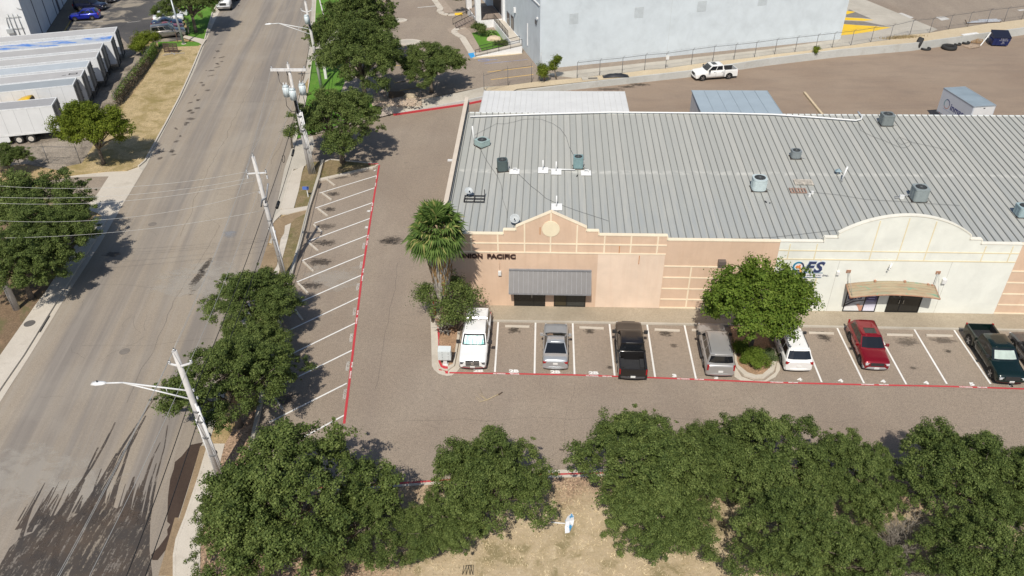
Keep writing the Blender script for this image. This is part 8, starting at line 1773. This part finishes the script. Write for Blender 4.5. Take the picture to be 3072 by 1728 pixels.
chain_fence('chain_link_fence', 'long chain link fence with bent post tops between yard and warehouse', FB[1:], ZU, 2.05, tilt=1.2)
chain_fence('chain_link_fence', 'short chain link fence at the end of the upper stalls', [U(DA, 1220, 1340), U(DA, 1565, 1240), U(DA, 1905, 1195)], ZU, 2.2, barb=False)
p = U('A3', 1165, 520); t = thing('fence_notice', 'small white notice hung on the long chain link fence', 'sign', (p[0], p[1]-.1, ZU+1.3)); g = MB(); g.bx(-.2, .2, -.03, 0, 0, .6); g.build('panel', wbx, t)
chain_fence('chain_link_fence', 'chain link fence round the trailer yard corner at lower left', [CG('A1', *q) for q in ((150, 1245), (370, 1235), (612, 1238))], 0, 2.0, barb=False)
chain_fence('chain_link_fence', 'overgrown chain link fence between trailer yard and straw lawn', [CG('A1', *q) for q in ((885, 815), (960, 700), (1050, 590), (1130, 490), (1185, 400))], 0, 1.8, barb=False)
# vines on that fence
me, C = crown_mesh('vines', 90, 1, 1, 1, 3, 3, .1, .3, grey_leaf); rs_ = np.random.RandomState(7); g = MB()
fp = [Vector((*CG('A1', *q), 0)) for q in ((885, 815), (960, 700), (1050, 590), (1130, 490), (1185, 400))]; vm = []; tn = []
for i in range(9000):
    k = rs_.randint(4); f = rs_.rand(); p = fp[k].lerp(fp[k+1], f)+Vector((rs_.normal()*.18, rs_.normal()*.18, abs(rs_.rand())**.8*1.75)); a = rs_.rand()*PI*2; d = Vector((math.cos(a), math.sin(a), rs_.normal()*.9)).normalized()*.10; e_ = d.cross(Vector((rs_.normal(), rs_.normal(), .3))).normalized()*.05
    green = (p.z > 1.1 and rs_.rand() < .6) or k == 3
    g.add([p-d, p+e_, p+d, p-e_], [(0, 1, 2, 3)], 1 if green else 0)
o = g.build('climbing_vines', [pm('dry_vine', (.22, .18, .12), .9, .3, 3), pm('green_vine', (.12, .19, .03), .8, .3, 3)]); tag(o, 'dry and green vines smothering the fence along the straw lawn', 'vines', kind='stuff'); del o['category']
# broken pallet / crate on the lawn
p = CG(DT, 555, 775); t = thing('wooden_crate_panel', 'dark brown slatted crate panel propped up on the lawn corner', 'pallet', (p[0], p[1], .13)); g = MB(); wd = pm('dark_weathered_wood', (.09, .06, .045), .9, .3, 5)
for i in range(6): g.beam((-1.0, .1, .15+i*.22), (1.0, .1, .15+i*.22), .05, .15)
for x in (-1.0, -.3, .4, 1.0): g.beam((x, 0, 0), (x, .12, 1.35), .12, .05)
g.build('slats', wd, t); t = thing('loose_boards', 'pale grey boards lying in front of the crate panel', 'boards', (p[0]+.2, p[1]-.6, .13)); g = MB(); g.beam((-1.0, -.2, .05), (1.9, .3, .06), .12, .05); g.beam((-.2, .5, .07), (.9, -.7, .08), .1, .05); g.beam((-.9, -.9, .04), (.5, .2, .1), .08, .04); g.build('boards', pm('grey_board', (.36, .34, .32), .9), t)
p = CG(DT, 652, 640); t = thing('sign_post', 'thin rusty sign post beside the steel light pole', 'post', (p[0], p[1], .12)); g = MB(); g.bx(-.04, .04, -.03, .03, 0, 2.6); g.build('post', pm('rusty_post', (.14, .08, .06), .8), t); g = MB(); g.bx(-.06, .06, -.045, .045, 2.6, 2.66); g.build('cap', trim_m, t)
p = CG(DT, 808, 500); shrub('thin bare young tree by the green verge', p, .7, .7, 1.0, grey_leaf, 95, .08, 14, 40, .12, .3, cat='tree', name='young_tree', zc=2.2, stems=9)
# ------------------------------------------------------------------ white office building upper left
cO = np.array(CG(DS, 523, 707)); cO2 = np.array(CG(DS, 985, 0)); dO = (cO2-cO)/np.linalg.norm(cO2-cO); nO = np.array([-dO[1], dO[0]]); LO = 60
of = thing('office_building', 'white building in the upper left corner with dark seamed side wall', 'building', (cO[0], cO[1], 0)); HO = 9.5
g = MB(); b0, b1 = cO, cO+dO*LO; b2, b3 = b1+nO*50, b0+nO*50
V = [(*b0, 0), (*b1, 0), (*b2, 0), (*b3, 0), (*b0, HO), (*b1, HO), (*b2, HO), (*b3, HO)]; g.add(V, [(3, 0, 4, 7), (1, 2, 6, 5), (2, 3, 7, 6), (4, 5, 6, 7)], 0); g.add([V[0], V[1], V[5], V[4]], [(0, 1, 2, 3)], 1); g.build('walls', [stucco('bright_white_wall', (.74, .75, .76), .03), stucco('shaded_blue_grey_side', (.55, .585, .64), .03)], of, True)  # side wall's shade is painted in as a blue-grey version of the white
g = MB(); dn = pm('navy_reveal', (.04, .05, .09), .6); nO2 = -nO
for s_, h0_, h1_ in ((6, 0, HO), (12, 0, HO), (18, 0, HO), (24, 0, HO)):
    q = cO+dO*s_; g.beam((q[0]+nO2[0]*.01, q[1]+nO2[1]*.01, .1), (q[0]+nO2[0]*.01, q[1]+nO2[1]*.01, HO), .28, .06, up=(nO2[0], nO2[1], 0))
g.build('wall_reveal', dn, of, True)
q = cO+dO*20.5; g = MB(); g.beam((q[0]+nO2[0]*.02, q[1]+nO2[1]*.02, .1), (q[0]+nO2[0]*.02, q[1]+nO2[1]*.02, 3.0), 1.1, .06, up=(nO2[0], nO2[1], 0)); g.build('side_door', dn, of, True)
g = MB(); q0 = cO+nO2*.0; a, b, c2_, d2_ = q0, q0+dO*LO, q0+dO*LO+nO2*2.6, q0+nO2*2.6; g.prism([a, b, c2_, d2_], .0, .14); struct('office_walk', g, pm('dark_office_walk', (.13, .115, .09), .9, coords='Object'))
g = MB(); g.beam((*(q0+nO2*2.7), .07), (*(q0+dO*LO+nO2*2.7), .07), .16, .15); struct('office_kerb', g, pm('faded_yellow_kerb', (.30, .24, .08), .9, coords='Object'))
pn = nO; dn_ = -dO
def ofp(x, y): q = onplane(*c(DS, x, y), cO, dO); return q
g = MB()
for x0_, y0_, x1_, y1_ in ((105, 200, 230, 520), (170, 195, 295, 515), (240, 200, 370, 508), (85, 260, 135, 405)):
    a = ofp(x0_, y0_); b = ofp(x1_, y1_); a[:2] += dn_*.12; b[:2] += dn_*.12; g.tube([a, b], .045, 6)
for (x0_, y0_), (x1_, y1_) in (((85, 255), (300, 235)), ((175, 412), (345, 402)), ((240, 110), (330, 140))):
    a = ofp(x0_, y0_); b = ofp(x1_, y1_); a[:2] += dn_*.12; b[:2] += dn_*.12; g.tube([a, b], .035, 6)
g.build('conduit', steelm, of, True); a = ofp(155, 445); g = MB(); g.box(a[0]+dn_[0]*.2, a[1]+dn_[1]*.2, a[2], .9, .35, .6, math.atan2(nO[1], nO[0])); g.build('electric_box', pm('box_grey', (.42, .44, .45), .5), of, True)
# ------------------------------------------------------------------ rear yard clutter
def tyre(label, p, R_, w_, lying=True, z=0.01, rz=0., tilt=0.):
    t = thing('old_tyre', label, 'tyre', (p[0], p[1], z), rz, 'old tyres along the retaining wall'); g = MB(); prof = [(-w_/2, .62), (-w_/2, .9), (-w_*.36, 1), (w_*.36, 1), (w_/2, .9), (w_/2, .62), (w_*.3, .56), (-w_*.3, .56)]
    k = 28; V = []; F = []
    for i in range(k):
        a = 2*PI*i/k
        for h_, r_ in prof: rr_ = R_*r_*(1.012 if (i % 2 and r_ > .95) else 1); V.append((rr_*math.cos(a), rr_*math.sin(a), h_+w_/2))
    m_ = len(prof)
    for i in range(k):
        for j in range(m_): F.append((i*m_+j, ((i+1) % k)*m_+j, ((i+1) % k)*m_+(j+1) % m_, i*m_+(j+1) % m_))
    g.add(V, F, 0, True)
    if not lying: g.xf(Matrix.Translation((0, 0, R_*.95)) @ Matrix.Rotation(PI/2+tilt, 4, 'X') @ Matrix.Translation((0, 0, -w_/2)))
    g.build('tyre', pm('old_tyre_rubber', (.025, .025, .025), .8, .15, 5), t)
p_ = CG(KV, 480, 540); tyre('large tyre standing upright against the retaining wall', (p_[0]-.0, p_[1]+.35), .82, .75, False, rz=1.15, tilt=.25)
p_ = CG(KV, 575, 540); tyre('flat tyre lying just right of the upright one', p_, .75, .25)
p_ = CG(KV, 900, 535); tyre('biggest chunky tyre lying flat in the middle of the row', p_, 1.02, .48)
p_ = CG(KV, 1017, 480); tyre('small tyre lying right of the biggest one', p_, .52, .24)
p_ = CG(KV, 1128, 462); tyre('tyre lying partly behind the broken pallets', p_, .58, .28)
def pallet(label, p, rz, col, sx=1.3, sy=1.1, tilt=0.):
    t = thing('broken_pallet', label, 'pallet', (p[0], p[1], 0.02), rz, 'broken pallets by the tyres'); g = MB()
    for i in range(7): g.beam((-sx/2, -sy/2+i*sy/6, .13+i*tilt), (sx/2, -sy/2+i*sy/6, .13+i*tilt), .1, .025)
    for x in (-sx/2+.05, 0, sx/2-.05): g.beam((x, -sy/2, .06), (x, sy/2, .06+6*tilt), .09, .09)
    g.build('slats', pm('pallet_wood', col, .9, .25, 4), t)
pallet('pale broken pallet lying in front of the last tyre', CG(KV, 1215, 510), .5, (.48, .37, .27), 1.9, 1.2); pallet('brown broken pallet leaning against the wall beside the dumpster', CG(KV, 1280, 450), -.3, (.38, .24, .12), 1.6, 1.0, .05)
a_ = CG(KV, 1335, 492); b_ = OnY(*c(KV, 1480, 310), CG(KV, 1410, 500)[1]+1.0); g = MB(); g.beam((a_[0], a_[1], .02), (b_[0], b_[1], max(b_[2], 1.6)), .16, .05); tag(g.build('white_board', pm('white_plank', (.78, .77, .74), .6)), 'white plank leaning on the left end of the dumpster', 'plank')
g = MB(); a_ = CG(KV, 1090, 350, 1.12); b_ = CG(KV, 1300, 322, 1.12); g.beam((a_[0], a_[1]+.1, 1.16), (b_[0], b_[1]+.1, 1.16), .55, .06); tag(g.build('white_board', pm('white_sheet', (.80, .79, .76), .6)), 'white sheet lying on top of the retaining wall', 'board')
g = MB(); a_ = CG(KV, 1150, 432); b_ = CG(KV, 1200, 430); g.beam((a_[0], a_[1]+.2, .35), (b_[0], b_[1]+.2, .35), .6, .06); tag(g.build('white_board', pm('white_sheet2', (.78, .77, .74), .6)), 'short white board between the last tyre and brown pallet', 'board')
# dumpster
q0 = np.array(CG(KV, 1515, 512)); q1 = np.array(CG(KV, 1650, 510)); dp = thing('dumpster', 'dark blue dumpster with white lettering at the end of the tyre row', 'dumpster', ((q0[0]+q1[0])/2+.3, q0[1]+1.0, .0), -.12)
dbl = pm('dumpster_navy', (.012, .025, .12), .45, .15, 3); dbk = pm('dumpster_lid', (.012, .014, .03), .5, .1, 3)
g = MB(); g.loft([[(-1.05, -.75, .18), (1.05, -.75, .18), (1.05, .85, .18), (-1.05, .85, .18)], [(-1.15, -1.05, 1.35), (1.15, -1.05, 1.35), (1.15, .95, 1.35), (-1.15, .95, 1.35)]], 0, False, True)
for x in (-.6, 0, .6): g.beam((x, -.79, .3), (x, -1.06, 1.3), .05, .05)
g.add([(-1.12, -1.02, 1.352), (-1.12, .93, 1.352), (-1.12, .93, 1.85)], [(0, 1, 2)]); g.add([(1.12, -1.02, 1.352), (1.12, .93, 1.352), (1.12, .93, 1.85)], [(2, 1, 0)]); g.build('bin', dbl, dp)
g = MB(); g.add([(-1.17, -1.1, 1.38), (1.17, -1.1, 1.38), (1.17, .97, 1.9), (-1.17, .97, 1.9), (-1.17, -1.1, 1.33), (1.17, -1.1, 1.33), (1.17, .97, 1.85), (-1.17, .97, 1.85)], [(0, 1, 2, 3), (7, 6, 5, 4), (0, 4, 5, 1), (1, 5, 6, 2), (2, 6, 7, 3), (3, 7, 4, 0)]); g.build('lid', dbk, dp)
g = MB(); g.bx(-1.25, -1.14, -.7, .6, .8, 1.0); g.bx(1.14, 1.25, -.7, .6, .8, 1.0); g.build('fork_pocket', dbl, dp)
for x in (-.8, .8):
    for y in (-.5, .6): g = MB(); g.tube([(x-.04, y, .09), (x+.04, y, .09)], .09, 10); g.build('caster', trim_m, dp)
for i, (s, z, sz_) in enumerate((('ROLL OFF', 1.16, .2), ('CONTAINERS', .94, .19), ('24', .70, .26), ('DISPOSAL', .48, .13))):
    yy = -.75-.30*(z-.18)/1.17-.02; o = text_mesh(s, sz_, pm('dumpster_white_print', (.75, .76, .8), .5), 'lettering', Matrix.Translation((.25, yy-.012, z)) @ Matrix.Rotation(PI/2+.25, 4, 'X'), .002, dp)
# timber, tarp object, drain, metal pile
a_ = CG('A4', 272, 705); b_ = CG('A4', 470, 950); g = MB(); g.beam((*a_, .14), (*b_, .14), .26, .2); tag(g.build('timber_beam', pm('pale_timber', (.62, .50, .33), .85, .15, 3)), 'long pale timber beam lying on the yard asphalt', 'timber')
rs_ = np.random.RandomState(3); g = MB(); tc = U('A3', 782, 578)
V = []; nx = 10
for i in range(nx+1):
    for j in range(6): x = (i/nx-.5)*3.4; y = (j/5-.5)*1.0; V.append((x, y, .02+.42*max(0, 1-abs(x/1.75)**3)*max(0, 1-abs(y/.55)**2)+rs_.uniform(-.03, .03)))
g.add(V, [(i*6+j, (i+1)*6+j, (i+1)*6+j+1, i*6+j+1) for i in range(nx) for j in range(5)], 0, True); o = g.build('tarp_heap', pm('black_tarp', (.02, .022, .028), .45, .2, 4)); o.location = (tc[0], tc[1], ZU); o.rotation_euler = (0, 0, .1); tag(o, 'black tarp heap lying on top of the retaining wall strip', 'tarp')
p_ = U('A3', 590, 598); t = thing('drain_inlet', 'open dark concrete drain box beside the tarp heap', 'drain', (p_[0], p_[1], ZU), .12); g = MB(); g.bx(-1.1, -.3, -.45, .45, .0, .16); g.bx(-.3, 1.0, -.45, -.3, 0, .16); g.bx(-.3, 1.0, .3, .45, 0, .16); g.bx(.9, 1.0, -.3, .3, 0, .16); g.build('rim', M['conc2'], t); g = MB(); g.bx(-.3, .9, -.3, .3, 0, .03); g.build('opening', pm('drain_dark', (.025, .022, .02), .9), t)
p_ = U(KV, 1400, 175); t = thing('gate_panels', 'stack of pale metal gate panels lying along the fence', 'metal panels', (p_[0], p_[1], ZU), .15); g = MB()
for i, (x, y, w_) in enumerate(((-.3, 0, 5.2), (.2, .25, 4.8), (.6, .45, 3.0))): g.beam((x-w_/2, y, .12+.1*i), (x+w_/2, y, .12+.1*i), .32, .06)
g.build('panels', pm('pale_metal_panel', (.66, .68, .72), .4, .05, 2, .3), t); g = MB(); g.beam((-2.9, -.2, .06), (2.4, -.2, .06), .14, .12); g.beam((-3.1, -.3, 0), (-3.2, .3, .5), .1, .1); g.build('rusty_frame', pm('rusty_dark', (.10, .07, .05), .9), t)
for q, rx_, ry_, lb in ((('A4', 1000, 285), 2.6, .5, 'strip of dry brown weeds in front of the fence'),):
    rs_ = np.random.RandomState(8); g = MB(); c0 = U(*q)
    for i in range(900):
        x, y = rs_.normal()*rx_*.5, rs_.normal()*ry_*.5; a = rs_.rand()*6.28; h_ = rs_.uniform(.12, .4); d = Vector((math.cos(a), math.sin(a), 0))*.05; e_ = Vector((rs_.normal()*.12, rs_.normal()*.12, h_)); b = Vector((x, y+x*.2, 0)); g.add([b-d, b+d, b+e_], [(0, 1, 2)])
    o = g.build('dry_weeds', pm('dry_weed', (.40, .31, .17), .95, .3, 3)); o.location = (c0[0], c0[1], ZU); tag(o, lb, kind='stuff')
# guy wires at the warehouse corner post
p_ = U('A3', 218, 560); t = thing('corner_post', 'braced steel corner post where the fence meets the warehouse', 'post', (p_[0], p_[1], ZU)); g = MB(); g.tube([(0, 0, 0), (0, 0, 2.9)], .05, 8); g.tube([(0, 0, 2.1), (1.0, -.2, .1)], .03, 6); g.tube([(0, 0, 1.6), (.5, -.1, .1)], .03, 6); g.build('post', steelm, t)
# dry grass tufts and fallen leaves on the south bank
rs_ = np.random.RandomState(21); n = 20000; g = MB(); ur = rs_.uniform(560, 3050, n*2); vr = rs_.uniform(1440, 1728, n*2)
Vt = []; Ft = []; k = 0
for i in range(n):
    p_ = G(ur[i], vr[i], .12); a = rs_.rand()*6.28; h_ = rs_.uniform(.03, .15); dx, dy = math.cos(a)*.02, math.sin(a)*.02; ex, ey = rs_.normal()*.11, rs_.normal()*.11
    if p_[0] < -19: continue
    Vt += [(p_[0]-dx, p_[1]-dy, .11), (p_[0]+dx, p_[1]+dy, .11), (p_[0]+ex, p_[1]+ey, .12+h_)]; Ft.append((k, k+1, k+2)); k += 3
g.add(Vt, Ft); o = g.build('dry_grass_blades', pm('straw_blades', (.58, .48, .31), .95, .45, 1.5)); tag(o, 'short dry straw grass blades on the bank', kind='stuff')
# seal: everything keeps its parents' frame
bpy.context.view_layer.update()
